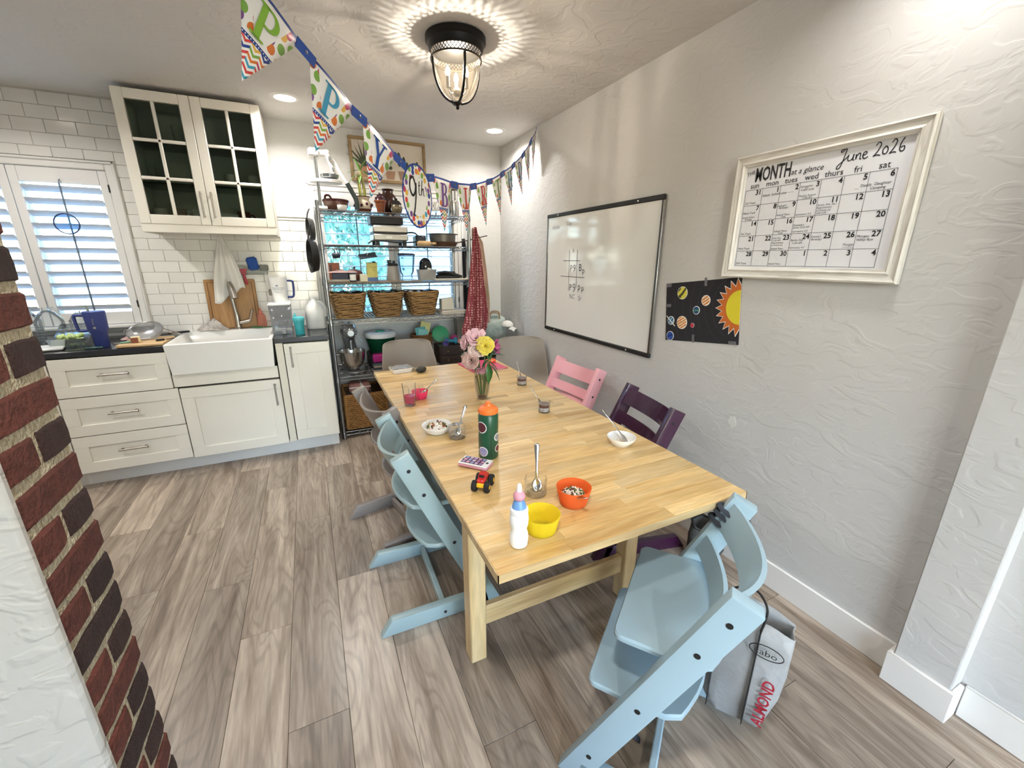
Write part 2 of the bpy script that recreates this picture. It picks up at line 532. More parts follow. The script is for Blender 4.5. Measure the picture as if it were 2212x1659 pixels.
# right wall, the stub of an old partition, and the wall beyond it
struct(MB().box((XR + 0.07, (0.44 + YB) / 2, ZC / 2), (0.14, YB - 0.44, ZC)).build('wall_right', M_wall))
struct(MB().box((1.80, 0.365, ZC / 2), (0.19, 0.15, ZC), bev=0.004).build('wall_pilaster', M_wall))
struct(MB().box((1.78 + 0.06, (YN + 0.29) / 2, ZC / 2), (0.12, 0.29 - YN, ZC)).build('wall_near_right', M_wall))
struct(MB().box((XL - 0.06, (YN + YB) / 2, ZC / 2), (0.12, YB - YN, ZC)).build('wall_left', M_wall))
BH, BT = 0.124, 0.014
struct(MB().box((XR - BT / 2, (0.44 + YB) / 2, BH / 2), (BT, YB - 0.44, BH), bev=0.003).build('baseboard_right', M_trim))
struct(MB().box((1.705 - BT / 2, 0.365, BH / 2), (BT, 0.15 + 2 * BT, BH), bev=0.003).box((1.735, 0.44 + BT / 2, BH / 2), (0.06, BT, BH), bev=0.003).box((1.735, 0.29 - BT / 2, BH / 2), (0.06, BT, BH), bev=0.003).build('baseboard_pilaster', M_trim))
struct(MB().box((1.78 - BT / 2, (YN + 0.276) / 2, BH / 2), (BT, 0.276 - YN, BH), bev=0.003).build('baseboard_near_right', M_trim))

def wall_with_holes(name, m, x0, x1, z0, z1, y0, y1, holes):
    mb = MB()
    xs = sorted({x0, x1, *[h[0] for h in holes], *[h[1] for h in holes]})
    for a, b in zip(xs, xs[1:]):
        cuts = sorted([(h[2], h[3]) for h in holes if h[0] <= a + 1e-6 and h[1] >= b - 1e-6])
        z = z0
        for (ca, cb) in cuts + [(z1, z1)]:
            if ca - z > 1e-4:
                mb.box(((a + b) / 2, (y0 + y1) / 2, (z + ca) / 2), (b - a, y1 - y0, ca - z))
            z = cb
    return struct(mb.build(name, m))
W1 = (-2.10, -1.135, 0.985, 2.0)
W2 = (0.13, 1.31, 0.93, 1.965)
wall_back = wall_with_holes('wall_back', M_wall, XL, 2.0, 0, ZC, YB, YB + 0.16, [W1, W2])
W3 = (-0.7, 1.58, 0.2, 2.15)
wall_with_holes('wall_behind', M_wall, XL, 2.0, 0, ZC, YN - 0.12, YN, [W3])
struct(MB().box((1.5, YB - BT / 2, BH / 2), (0.5, BT, BH), bev=0.003).build('baseboard_back', M_trim))

# tiled part of the back wall
grout = MB()
grout.box(((XL - 0.155) / 2, YB - 0.003, (2.06 + ZC) / 2), (-0.155 - XL, 0.006, ZC - 2.06))
grout.box(((-1.09 - 0.155) / 2, YB - 0.003, (0.9 + 2.06) / 2), (1.09 - 0.155, 0.006, 2.06 - 0.9))
grout.box(((-0.155 + 0.075) / 2, YB - 0.003, (0.9 + 1.735) / 2), (0.23, 0.006, 1.735 - 0.9))
grout.build('grout_bed', M_grout, wall_back)
TP, TW = 0.0777, 0.1525
tile_cache = {}
def tile(x0, x1, z0, z1):
    if x1 - x0 < 0.012 or z1 - z0 < 0.012: return
    k = (round(x1 - x0, 3), round(z1 - z0, 3))
    if k not in tile_cache:
        tile_cache[k] = MB().box((0, 0, 0), (k[0] - 0.0022, 0.009, k[1] - 0.0022), bev=0.0022).mesh('tile', M_tile)
    inst(tile_cache[k], 'tile', wall_back, ((x0 + x1) / 2, YB - 0.0065, (z0 + z1) / 2))
for r in range(-2, 19):
    z0 = 1.033 + r * TP; z1 = z0 + TP
    ph = -0.9985 if r % 2 == 0 else -0.9985 + TW / 2
    for k in range(-7, 9):
        x0 = ph + k * TW; x1 = x0 + TW
        zz0, zz1 = max(z0, 0.9), min(z1, ZC)
        if x0 < -1.85: continue
        if zz0 >= 2.06 - 0.01:                       # above the window
            if x0 > -0.93: continue
            tile(x0, x1, zz0, zz1)
        else:
            if zz0 < 2.06 < zz1 and x0 < -1.10 and x1 < -1.06:
                tile(x0, x1, 2.06, zz1); continue
            a, b = max(x0, -1.088), min(x1, 0.072)
            if a >= b: continue
            if zz0 > 1.60 and a > -0.93 and b < -0.15: continue
            if a > -0.2 and zz1 > 1.735: zz1 = 1.735
            if b > -0.15 and zz0 > 1.735: continue
            tile(a, b, zz0, zz1)
t = MB()
t.box((-0.04, YB - 0.012, 1.7625), (0.235, 0.024, 0.014), bev=0.004).box((-0.04, YB - 0.008, 1.745), (0.235, 0.016, 0.022), bev=0.004)
struct(t.build('trim_1', M_trim))

# ------------------------------------------------------------------ windows with plantation shutters
M_shut = mat('white_shutter_paint', '#ebe8e4', 0.4, var=0.02)
M_louver = mat('white_louver_paint', '#e6e8ea', 0.4, var=0.02, sss=0.0)
M_rod_shade = mat('backlit_rod_shade', '#6f7c8c', 0.4, var=0.05)  # backlit darkness of the tilt rods put into their colour
def window(idx, w, panels, tilt, cas=0.055, pitch=0.0765, ring=False, sill=True, rodcol=M_shut, top_rail=0.09, bot_rail=0.085):
    x0, x1, z0, z1 = w
    wn_ = bpy.data.objects.new('window_%d' % idx, None); C.objects.link(wn_)
    struct(wn_)
    d = 0.022
    cs = MB()
    cs.box((x0 - cas / 2, YB - d / 2, (z0 + z1) / 2), (cas, d, z1 - z0 + 2 * cas), bev=0.006)
    cs.box((x1 + cas / 2, YB - d / 2, (z0 + z1) / 2), (cas, d, z1 - z0 + 2 * cas), bev=0.006)
    cs.box(((x0 + x1) / 2, YB - d / 2, z1 + cas / 2), (x1 - x0, d, cas), bev=0.006)
    cs.box(((x0 + x1) / 2, YB - d / 2, z0 - cas / 2), (x1 - x0, d, cas), bev=0.006)
    cs.box((x0 - cas + 0.008, YB - d, (z0 + z1) / 2), (0.016, 0.02, z1 - z0 + 2 * cas), bev=0.005)
    cs.box((x1 + cas - 0.008, YB - d, (z0 + z1) / 2), (0.016, 0.02, z1 - z0 + 2 * cas), bev=0.005)
    cs.box(((x0 + x1) / 2, YB - d, z1 + cas - 0.008), (x1 - x0 + 2 * cas, 0.02, 0.016), bev=0.005)
    cs.build('casing', M_trim, wn_)
    if sill:
        MB().box(((x0 + x1) / 2, YB - 0.03, z0 - 0.012), (x1 - x0 + 2 * cas + 0.03, 0.075, 0.024), bev=0.006).build('window_sill', M_trim, wn_)
    fr = MB()
    for xx in (x0 + 0.02, x1 - 0.02, (x0 + x1) / 2):
        fr.box((xx, YB + 0.11, (z0 + z1) / 2), (0.04, 0.04, z1 - z0))
    for zz in (z0 + 0.02, z1 - 0.02):
        fr.box(((x0 + x1) / 2, YB + 0.11, zz), (x1 - x0, 0.04, 0.04))
    fr.build('window_frame', M_trim, wn_)
    for s in (0, 1):
        a = x0 + 0.03 + s * ((x1 - x0) / 2 - 0.02)
        b = (x0 + x1) / 2 - 0.01 + s * ((x1 - x0) / 2 - 0.03)
        MB().box(((a + b) / 2, YB + 0.11, (z0 + z1) / 2), (b - a, 0.004, z1 - z0 - 0.06)).build('pane', M_pane, wn_)
    for (a, b) in panels:
        st = 0.046
        yy = YB - 0.005
        p = MB()
        p.box((a + st / 2, yy, (z0 + z1) / 2), (st - 0.002, 0.028, z1 - z0 - 0.006), bev=0.003)
        p.box((b - st / 2, yy, (z0 + z1) / 2), (st - 0.002, 0.028, z1 - z0 - 0.006), bev=0.003)
        p.box(((a + b) / 2, yy, z1 - top_rail / 2 - 0.003), (b - a - 2 * st, 0.026, top_rail), bev=0.002)
        p.box(((a + b) / 2, yy, z0 + bot_rail / 2 + 0.003), (b - a - 2 * st, 0.026, bot_rail), bev=0.002)
        po = p.build('shutter_panel', M_shut, wn_)
        za, zb = z0 + bot_rail, z1 - top_rail
        n = int((zb - za) / pitch + 0.3)
        pt = (zb - za) / n
        lw = 0.064
        prof = [(lw / 2 * math.cos(q), 0.0052 * math.sin(q)) for q in [2 * PI * i / 12 for i in range(12)]]
        lm = MB().prism([(v, h) for v, h in prof], b - a - 2 * st - 0.004, Matrix(((0, 0, 1, -(b - a - 2 * st - 0.004) / 2), (1, 0, 0, 0), (0, 1, 0, 0), (0, 0, 0, 1)))).mesh('louver', M_louver)
        for i in range(n):
            inst(lm, 'louver', po, ((a + b) / 2, yy, za + pt * (i + 0.5)), (tilt, 0, 0))
        rx = (a + b) / 2
        rod = MB().box((rx, yy - 0.036, (za + zb) / 2), (0.009, 0.009, zb - za - 0.01), bev=0.002)
        rod.tube([(rx, yy - 0.036, zb - 0.006), (rx, yy - 0.03, zb + 0.012), (rx, yy - 0.018, zb + 0.02), (rx, yy - 0.012, zb + 0.016)], 0.003)
        rod.build('tilt_rod', rodcol, po)
        hg = MB()
        for zz in (z0 + 0.14, z1 - 0.12):
            hg.box((b - 0.002 if b > (x0 + x1) / 2 else a + 0.002, yy - 0.016, zz), (0.007, 0.008, 0.05), bev=0.002)
            break
        hg.build('hinge', M_black, po)
        hg2 = MB().box((b - 0.002 if b > (x0 + x1) / 2 else a + 0.002, yy - 0.016, z1 - 0.11), (0.007, 0.008, 0.05), bev=0.002).build('hinge', M_black, po)
    return wn_
window(1, W1, [(-2.10, -1.6185), (-1.6165, -1.135)], R_(-34), rodcol=M_rod_shade)
window(2, W2, [(0.13, 0.7195), (0.7205, 1.31)], R_(3), pitch=0.083, rodcol=M_rod_shade, top_rail=0.10, bot_rail=0.06)
# added rear window behind the viewer, unseen and enlarged for fill daylight: bare opening with frame and panes
w3 = bpy.data.objects.new('window_3', None); C.objects.link(w3); struct(w3)
f3 = MB()
for xx in (W3[0] + 0.025, W3[1] - 0.025, (W3[0] + W3[1]) / 2):
    f3.box((xx, YN - 0.06, (W3[2] + W3[3]) / 2), (0.05, 0.06, W3[3] - W3[2]))
for zz in (W3[2] + 0.025, W3[3] - 0.025):
    f3.box(((W3[0] + W3[1]) / 2, YN - 0.06, zz), (W3[1] - W3[0], 0.06, 0.05))
f3.build('window_frame', M_trim, w3)
MB().box(((W3[0] + W3[1]) / 2, YN - 0.06, (W3[2] + W3[3]) / 2), (W3[1] - W3[0] - 0.06, 0.004, W3[3] - W3[2] - 0.06)).build('pane', M_pane, w3)

hp = thing('suncatcher_hoop', 'thin dark hoop suncatcher hanging on the shutter rod of the sink window', 'hoop', (-1.376, YB - 0.088, 1.655))
MB().tube([(0.062 * math.cos(2 * PI * i / 36), 0, 0.062 * math.sin(2 * PI * i / 36)) for i in range(36)], 0.0042, 6, closed=True).build('ring', mat('dark_blue_ring', '#2a3c66', 0.4), hp)
MB().prism([(0.059 * math.cos(2 * PI * i / 28), 0.059 * math.sin(2 * PI * i / 28)) for i in range(28)], 0.002, frame_m((0, 0.001, 0), (1, 0, 0), (0, 0, 1))).build('glass_disc', thin_glass('pale_blue_disc', '#d8ecff', 0.1, 0.06, '#cfe6ff'), hp)

# ------------------------------------------------------------------ brick-ended partition beside the viewer
px, py0, py1 = -0.42, 0.782, 0.973
part_w = struct(MB().box(((px - 0.006 - 1.5) / 2, (py0 + py1) / 2, ZC / 2), (px - 0.006 + 1.5, py1 - py0 - 0.012, ZC)).build('wall_partition', M_mortar))
MB().box(((px + 0.001 - 1.5) / 2, py0 - 0.004, ZC / 2), (px + 0.001 + 1.5, 0.02, ZC), bev=0.006).build('plaster_face', M_stucco, part_w)
pitch = 0.0715
def brick_mesh(ly, dark, seed):
    r = random.Random(seed)
    mb = MB()
    nyy = 6 if ly > 0.12 else 4
    hz = (pitch - 0.0135) / 2
    # a rough-edged block: cross-section ring repeated along its length, jittered
    rings = []
    for i in range(nyy + 1):
        y = -ly / 2 + ly * i / nyy
        e = 0.004 if i in (0, nyy) else 0.0
        j = lambda a: r.uniform(-a, a)
        ring = [Vector((-0.05, y, -hz)), Vector((0.0 - 0.004 + j(.001), y + j(.001), -hz + j(.0016))), Vector((0.006 - e + j(.0012), y, -hz + 0.006 + j(.0016))),
                Vector((0.0065 - e + j(.001), y, j(.004))), Vector((0.006 - e + j(.0012), y, hz - 0.006 + j(.0016))), Vector((-0.004 + j(.001), y + j(.001), hz + j(.0016))), Vector((-0.05, y, hz))]
        rings.append(ring)
    k = 7
    vs_ = [p for rg in rings for p in rg]
    fs = [(i * k + a, i * k + (a + 1) % k, (i + 1) * k + (a + 1) % k, (i + 1) * k + a) for i in range(nyy) for a in range(k)]
    fs += [tuple(range(k)), tuple(nyy * k + a for a in range(k))]
    mb.add(vs_, fs)
    return mb.mesh('brick', M_brickB if dark else M_brickA)
L_full = py1 - py0 - 0.002
L_half = (py1 - py0) / 2 - 0.009
bm_full = [brick_mesh(L_full, d, s) for d, s in ((0, 1), (0, 2), (1, 3))]
bm_h = [brick_mesh(L_half, d, s) for d, s in ((0, 4), (0, 5), (1, 6), (1, 7))]
k0 = -1
for c in range(0, 36):
    zc = 0.0365 + (c - 0.5) * pitch
    if zc > ZC: break
    # the course between z 1.323 and 1.395 is a stretcher
    if (c - 19) % 2 == 0:
        me = bm_full[2] if c in (11, 17 + 2, 7) and c != 19 else bm_full[c % 2]
        if c == 11: me = bm_full[2]
        inst(me, 'brick', part_w, (px - 0.0055, (py0 + py1) / 2, zc), (0, 0, 0))
    else:
        inst(bm_h[c % 4 // 2], 'brick', part_w, (px - 0.0055, py0 + 0.001 + L_half / 2 + 0.003, zc))
        inst(bm_h[2 + c % 2], 'brick', part_w, (px - 0.0055, py1 - 0.001 - L_half / 2, zc))

# ------------------------------------------------------------------ outdoors
struct(MB().box((0, 12, -0.5), (40, 15.6, 0.3)).build('ground', mat('pale_gravel', '#b9b6ac', 0.95, bump=0.4, bscale=40)))
struct(MB().box((0, -9, -0.5), (40, 11.6, 0.3)).build('ground', mat('pale_gravel', '#b9b6ac', 0.95)))
M_siding = mat('pale_blue_siding', '#9fc3d2', 0.6, var=0.04)
nb = thing('neighbour_house', 'pale clapboard house wall seen outside through the right half of the shelf window', 'house', (2.9, 7.4, -0.35))
sd = MB().box((0, 0.03, 0), (4.4, 0.02, 0.19), rot=(R_(-5), 0, 0)).mesh('clapboard', M_siding)
for i in range(20):
    inst(sd, 'clapboard', nb, (0, 0, 0.1 + i * 0.165))
MB().box((0, 0.08, 1.7), (4.3, 0.08, 3.4)).build('wall', M_siding, nb)
M_leaf_out = mat('sunlit_leaf', '#9cc8b4', 0.6, var=0.3, scale=3, col2='#5fa090')
def foliage(name, label, c, r, n, seed):
    rr = random.Random(seed)
    th = thing(name, label, 'bush', (c[0], c[1], -0.35))
    mb = MB()
    for i in range(n):
        while True:
            p = Vector((rr.uniform(-1, 1), rr.uniform(-1, 1), rr.uniform(-1, 1)))
            if 0.35 < p.length < 1: break
        p = Vector((p.x * r[0], p.y * r[1], p.z * r[2])) + Vector((0, 0, c[2] + 0.35))
        q = Euler((rr.uniform(0, 6), rr.uniform(0, 6), rr.uniform(0, 6))).to_matrix()
        s_ = rr.uniform(0.05, 0.1)
        mb.add([p + q @ Vector(v) * s_ for v in ((-1, 0, 0), (0, -.45, .1), (1, 0, 0), (0, .45, .1))], [(0, 1, 2, 3)])
    o = mb.build('foliage', M_leaf_out, th); o['kind'] = 'stuff'
    MB().cyl((0, 0, 0), (0, 0, c[2] + 0.35), 0.06, 8).build('trunk', mat('bark', '#6b5a4a', 0.9), th)
foliage('garden_bush', 'leafy green bush outside the left half of the shelf window', (0.2, 6.6, 1.4), (0.95, 0.7, 1.3), 2600, 3)

# ------------------------------------------------------------------ ceiling lights
M_lens = mat('led_lens', '#fff6e6', 0.4, emit='#fff1dc', estr=9.0)
def can_light(x, y, label, power=CAN_POWER):
    t_ = thing('recessed_light', label, 'ceiling light', (x, y, ZC), group='recessed ceiling lights')
    MB().lathe([(0.062, -0.002), (0.064, -0.006), (0.084, -0.005), (0.092, -0.0005)], 36).build('trim_ring', M_trim, t_)
    MB().lathe([(0.0001, -0.0015), (0.063, -0.0015)], 32).build('lens', M_lens, t_)
    ld = bpy.data.lights.new('can_lamp', 'AREA'); ld.shape = 'DISK'; ld.size = 0.11
    ld.energy = power; ld.color = CAN_COLOR; ld.spread = R_(150)
    lo = bpy.data.objects.new('lamp_light', ld); C.objects.link(lo); lo.parent = t_; lo.location = (0, 0, -0.008)
can_light(0.006, 3.425, 'round recessed ceiling light right of the glass-door wall cabinet', 6.0)
can_light(1.50, 3.48, 'round recessed ceiling light near the far right corner', 4.2)
can_light(-1.52, 3.15, 'round recessed ceiling light in front of the kitchen window, out of frame', 5.0)
can_light(1.46, 0.72, 'round recessed ceiling light close to the wall above the framed calendar, out of frame', 2.0)
can_light(0.0, 0.05, 'round recessed ceiling light added above the viewer to light the plaster, out of frame')  # added lamp, placed to light the plaster face
can_light(-1.5, 1.75, 'round recessed ceiling light added in the kitchen left, out of frame')  # added lamp, unseen
can_light(0.3, -1.3, 'round recessed ceiling light added as fill in the room behind the viewer, out of frame', 9.0)  # added fill lamp, unseen, for frontal light

# lantern: black pan, pierced gallery, bell of seeded glass in four iron straps, three candle bulbs
lan = thing('flush_lantern', 'black iron ceiling lantern with seeded glass bell and three candle bulbs', 'ceiling light', (0.762, 2.222, ZC))
MB().solid([(0.128, 0.0), (0.142, -0.004), (0.142, -0.022), (0.132, -0.030), (0.128, -0.052), (0.118, -0.062), (0.0001, -0.0625)], 40).build('canopy', M_blackmetal, lan)
g = MB()
for i in range(44):
    a = 2 * PI * i / 44; b = 2 * PI * (i + 1.6) / 44
    for q in (a, ):
        g.tube([(0.117 * math.cos(a), 0.117 * math.sin(a), -0.061), (0.117 * math.cos(b), 0.117 * math.sin(b), -0.090)], 0.0016, 4)
        g.tube([(0.117 * math.cos(b), 0.117 * math.sin(b), -0.061), (0.117 * math.cos(a), 0.117 * math.sin(a), -0.090)], 0.0016, 4)
g.lathe([(0.120, -0.058), (0.1145, -0.058), (0.1145, -0.063), (0.120, -0.063), (0.120, -0.058)], 44)
g.lathe([(0.122, -0.088), (0.1145, -0.088), (0.1145, -0.096), (0.122, -0.096), (0.122, -0.088)], 44)
g.build('gallery', mat('gallery_brass_black', '#3a332a', 0.4, 0.8), lan)
bell = [(0.112, -0.092), (0.111, -0.12), (0.106, -0.16), (0.094, -0.20), (0.074, -0.235), (0.048, -0.257), (0.016, -0.268)]
MB().lathe(bell, 40).build('glass_bell', thin_glass('seeded_glass', '#fffaf2', 0.10, 0.015, '#fff4e0', 0.06), lan)
for k in range(4):
    a = R_(1 + 90 * k)
    pts = [((r + 0.003) * math.cos(a), (r + 0.003) * math.sin(a), z) for r, z in bell]
    MB().tube(smooth_path(pts, 4), 0.0066, 6).build('strap', M_blackmetal, lan)
MB().solid([(0.0, -0.258), (0.02, -0.262), (0.022, -0.268), (0.012, -0.274), (0.006, -0.281), (0.0085, -0.287), (0.006, -0.293), (0.0001, -0.296)], 16).build('finial', M_blackmetal, lan)
cl = MB().cyl((0, 0, -0.262), (0, 0, -0.215), 0.006, 10).ell((0, 0, -0.222), (0.022, 0.022, 0.02), 14, 8)
for k in range(3):
    a = R_(75 + 120 * k)
    cl.tube(smooth_path([(0.012 * math.cos(a), 0.012 * math.sin(a), -0.222), (0.032 * math.cos(a), 0.032 * math.sin(a), -0.234), (0.048 * math.cos(a), 0.048 * math.sin(a), -0.224), (0.05 * math.cos(a), 0.05 * math.sin(a), -0.21)], 4), 0.003, 6)
cl.build('candle_cluster', mat('antique_nickel', '#8d857a', 0.35, 0.9), lan)
M_bulb = mat('warm_bulb', '#fff0d0', 0.3, emit='#ffdfae', estr=16.0)
for k in range(3):
    a = R_(75 + 120 * k); bx_, by_ = 0.05 * math.cos(a), 0.05 * math.sin(a)
    MB().solid([(0.009, 0), (0.009, 0.045)], 12, (bx_, by_, -0.212)).build('candle_sleeve', mat('grey_sleeve', '#7d7468', 0.5), lan)
    MB().solid([(0.005, 0), (0.012, 0.012), (0.0125, 0.02), (0.007, 0.036), (0.001, 0.046)], 12, (bx_, by_, -0.167)).build('bulb', M_bulb, lan)
    ld = bpy.data.lights.new('bulb_lamp', 'POINT'); ld.energy = BULB_POWER; ld.color = (1.0, 0.92, 0.80); ld.shadow_soft_size = 0.005
    lo = bpy.data.objects.new('lamp_light', ld); C.objects.link(lo); lo.parent = lan; lo.location = (bx_ * 0.55, by_ * 0.55, -0.130)

# ------------------------------------------------------------------ kitchen run
YF = 3.355          # cabinet fronts
def pull(parent, x, z, vert, L=0.15):
    m = MB()
    d = Vector((0, 0, 1)) if vert else Vector((1, 0, 0))
    c = Vector((x, YF - 0.045, z))
    m.cyl(c - d * L / 2, c + d * L / 2, 0.0058, 10)
    for s in (-1, 1):
        e = c + d * (L / 2 - 0.014) * s
        m.cyl(e, e + Vector((0, 0.024, 0)), 0.005, 8)
        m.cyl(e + Vector((0, 0.016, 0)), e + Vector((0, 0.0245, 0)), 0.008, 10)
        m.cyl(c + d * (L / 2 - 0.004) * s, c + d * (L / 2) * s, 0.0072, 10)
    return m.build('handle', M_nickel, parent)
def shaker(name, parent, x0, x1, z0, z1, rail=0.07, yf=YF):
    """framed front: stiles and rails proud of a flat panel"""
    m = MB()
    d = 0.018
    m.box(((x0 + x1) / 2, yf - d / 2, z1 - rail / 2), (x1 - x0, d, rail), bev=0.0015)
    m.box(((x0 + x1) / 2, yf - d / 2, z0 + rail / 2), (x1 - x0, d, rail), bev=0.0015)
    for xx in (x0 + rail / 2, x1 - rail / 2):
        m.box((xx, yf - d / 2, (z0 + z1) / 2), (rail, d, z1 - z0 - 2 * rail), bev=0.001)
    m.box(((x0 + x1) / 2, yf - 0.004, (z0 + z1) / 2), (x1 - x0 - 2 * rail + 0.004, 0.008, z1 - z0 - 2 * rail + 0.004))
    return m.build(name, M_cab, parent)
M_gap_shade = mat('gap_shade_paint', '#3c3831', 0.7)  # dark colour on the bodies paints the shade in the gaps between fronts
# three-drawer base
c1 = thing('drawer_base_cabinet', 'ivory base cabinet with three drawers left of the farmhouse sink', 'cabinet', (0, 0, 0))
MB().box((-1.1725, (YF + 0.004 + YB) / 2, 0.487), (0.569, YB - YF - 0.006, 0.755)).build('body', M_gap_shade, c1)
for (z0, z1) in ((0.618, 0.858), (0.362, 0.613), (0.112, 0.357)):
    d_ = shaker('drawer', c1, -1.456, -0.889 if z0 > 0.6 else -0.868, z0, z1, 0.07)
    pull(d_, -1.162, (z0 + z1) / 2 + 0.012, False)
# another cabinet further left, mostly behind the brick end
c0 = thing('left_base_cabinet', 'ivory base cabinet at the far left end of the counter behind the bricks', 'cabinet', (0, 0, 0))
MB().box((-1.90, (YF + 0.004 + YB) / 2, 0.487), (0.875, YB - YF - 0.006, 0.755)).build('body', M_cab, c0)
shaker('door', c0, -2.33, -1.462, 0.112, 0.858, 0.07)
# sink base
c2 = thing('sink_base_cabinet', 'ivory sink base cabinet with one wide shaker door', 'cabinet', (0, 0, 0))
MB().box((-0.567, (YF + 0.004 + YB) / 2, 0.405), (0.59, YB - YF - 0.006, 0.59)).build('body', M_gap_shade, c2)
MB().box((-0.5785, YF - 0.004, 0.662), (0.611, 0.016, 0.085), bev=0.002).build('fixed_panel', M_cab, c2)
dd = shaker('door', c2, -0.862, -0.272, 0.105, 0.607, 0.07)
pull(dd, -0.306, 0.50, True, 0.16)
# corner base with a tall door
c3 = thing('tall_door_base_cabinet', 'narrow ivory base cabinet with one tall shaker door beside the wire shelving', 'cabinet', (0, 0, 0))
MB().box((-0.0935, (YF + 0.004 + YB) / 2, 0.487), (0.345, YB - YF - 0.006, 0.755)).build('body', M_gap_shade, c3)
MB().box((0.0825, (YF + YB) / 2, 0.487), (0.006, YB - YF - 0.01, 0.755)).build('end_panel', M_cab, c3)
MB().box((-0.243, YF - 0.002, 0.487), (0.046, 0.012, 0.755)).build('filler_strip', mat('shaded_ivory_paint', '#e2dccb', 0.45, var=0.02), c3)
dd = shaker('door', c3, -0.213, 0.081, 0.118, 0.858, 0.075)
pull(dd, -0.172, 0.765, True, 0.15)
struct(MB().box(((XL + 0.078) / 2, YF + 0.075, 0.052), (0.078 - XL, 0.03, 0.104), bev=0.002).build('trim_2', M_trim))
# worktop: two runs broken by the sink
wt = thing('worktop', 'black stone kitchen worktop on both sides of the sink', 'worktop', (0, 0, 0))
MB().box(((XL - 0.888) / 2, (YF - 0.02 + YB) / 2, 0.884), (-0.888 - XL, YB - YF + 0.014, 0.034), bev=0.003).build('worktop_slab', M_counter, wt)
MB().box(((-0.272 + 0.092) / 2, (YF - 0.02 + YB) / 2, 0.884), (0.364, YB - YF + 0.014, 0.034), bev=0.003).build('worktop_slab', M_counter, wt)
CT = 0.9015
# apron-front sink
sk = thing('farmhouse_sink', 'white ceramic apron-front sink under the wall cabinet', 'sink', (0, 0, 0))
m = MB()
sx0, sx1, sy0, sy1, sz0, sz1 = -0.886, -0.274, YF - 0.045, YB - 0.012, 0.708, 0.912
wl_ = 0.026
ix0, ix1, iy0, iy1, iz = sx0 + wl_, sx1 - wl_, sy0 + wl_, sy1 - 0.11, 0.745
def ringxy(x0, x1, y0, y1, z): return [(x0, y0, z), (x1, y0, z), (x1, y1, z), (x0, y1, z)]
vv = ringxy(sx0 + .012, sx1 - .012, sy0 + .01, sy1, sz0) + ringxy(sx0, sx1, sy0, sy1, sz1 - 0.006) + ringxy(sx0 + .005, sx1 - .005, sy0 + .005, sy1, sz1) + ringxy(ix0 - .005, ix1 + .005, iy0 - .005, iy1 + .005, sz1) + ringxy(ix0, ix1, iy0, iy1, sz1 - 0.006) + ringxy(ix0 + .02, ix1 - .02, iy0 + .02, iy1 - .02, iz)
ff = []
for k in range(5):
    for i in range(4):
        j = (i + 1) % 4
        ff.append((k * 4 + i, k * 4 + j, k * 4 + 4 + j, k * 4 + 4 + i))
ff += [(3, 2, 1, 0), (20, 21, 22, 23)]
m.add(vv, ff)
m.build('basin', M_ceramic, sk)
MB().solid([(0.04, 0), (0.04, 0.003)], 20, (-0.58, 3.58, iz)).build('drain', M_steel, sk)
# faucet with pull-down spray
fa = thing('kitchen_faucet', 'brushed nickel pull-down faucet behind the sink', 'faucet', (-0.535, 3.885, 0.912))
MB().solid([(0.027, 0), (0.027, 0.006), (0.02, 0.012), (0.018, 0.06), (0.02, 0.09), (0.016, 0.11), (0.0145, 0.13)], 20).build('base', M_nickel, fa)
pts = smooth_path([(0, 0, 0.08), (-0.006, -0.005, 0.18), (-0.012, -0.01, 0.27), (-0.010, -0.03, 0.335), (0.0, -0.07, 0.352), (0.012, -0.105, 0.33)], 6)
MB().tube(pts, 0.0145, 12).build('neck', M_nickel, fa)
MB().tube(smooth_path([(0.010, -0.10, 0.335), (0.020, -0.122, 0.30), (0.028, -0.138, 0.245)], 4), 0.017, 14, radii=[0.0145, 0.0155, 0.0165, 0.0175, 0.018, 0.0195, 0.021, 0.022, 0.023]).build('spray_head', M_nickel, fa)
MB().tube(smooth_path([(0.012, 0, 0.045), (0.05, -0.01, 0.052), (0.085, -0.015, 0.062)], 4), 0.014, 10).build('valve', M_nickel, fa)
MB().tube([(0.082, -0.014, 0.06), (0.10, -0.02, 0.11), (0.112, -0.024, 0.148)], 0.008, 10).build('lever', M_nickel, fa)

# wall cabinet with glass doors
uc = thing('glass_door_wall_cabinet', 'ivory wall cabinet with two six-pane glass doors above the sink', 'cabinet', (0, 0, 0))
ux0, ux1, uz0, uz1, uy = -0.918, -0.157, 1.655, 2.412, 3.585
M_cabin = mat('cabinet_inside', '#d6d0c4', 0.6, var=0.04)
m = MB()
for xx in (ux0 + 0.009, ux1 - 0.009):
    m.box((xx, (uy + YB) / 2, (uz0 + uz1) / 2), (0.018, YB - uy - 0.012, uz1 - uz0))
for zz in (uz0 + 0.009, uz1 - 0.009):
    m.box(((ux0 + ux1) / 2, (uy + YB) / 2, zz), (ux1 - ux0, YB - uy - 0.012, 0.018))
m.build('carcass', M_cab, uc)
MB().box(((ux0 + ux1) / 2, YB - 0.012, (uz0 + uz1) / 2), (ux1 - ux0 - 0.03, 0.008, uz1 - uz0 - 0.03)).build('back_panel', M_cabin, uc)
for zz in (1.905, 2.155):
    MB().box(((ux0 + ux1) / 2, (uy + YB) / 2 + 0.01, zz), (ux1 - ux0 - 0.036, YB - uy - 0.05, 0.012)).build('shelf', thin_glass('shelf_glass', '#cfe0dc', 0.15), uc)
m = MB().box(((ux0 + ux1) / 2, uy - 0.008, 1.629), (ux1 - ux0, 0.02, 0.052), bev=0.003)
m.box((ux0 + 0.008, (uy + YB) / 2, 1.629), (0.016, YB - uy - 0.012, 0.052)).box((ux1 - 0.008, (uy + YB) / 2, 1.629), (0.016, YB - uy - 0.012, 0.052))
m.build('light_rail', M_cab, uc)
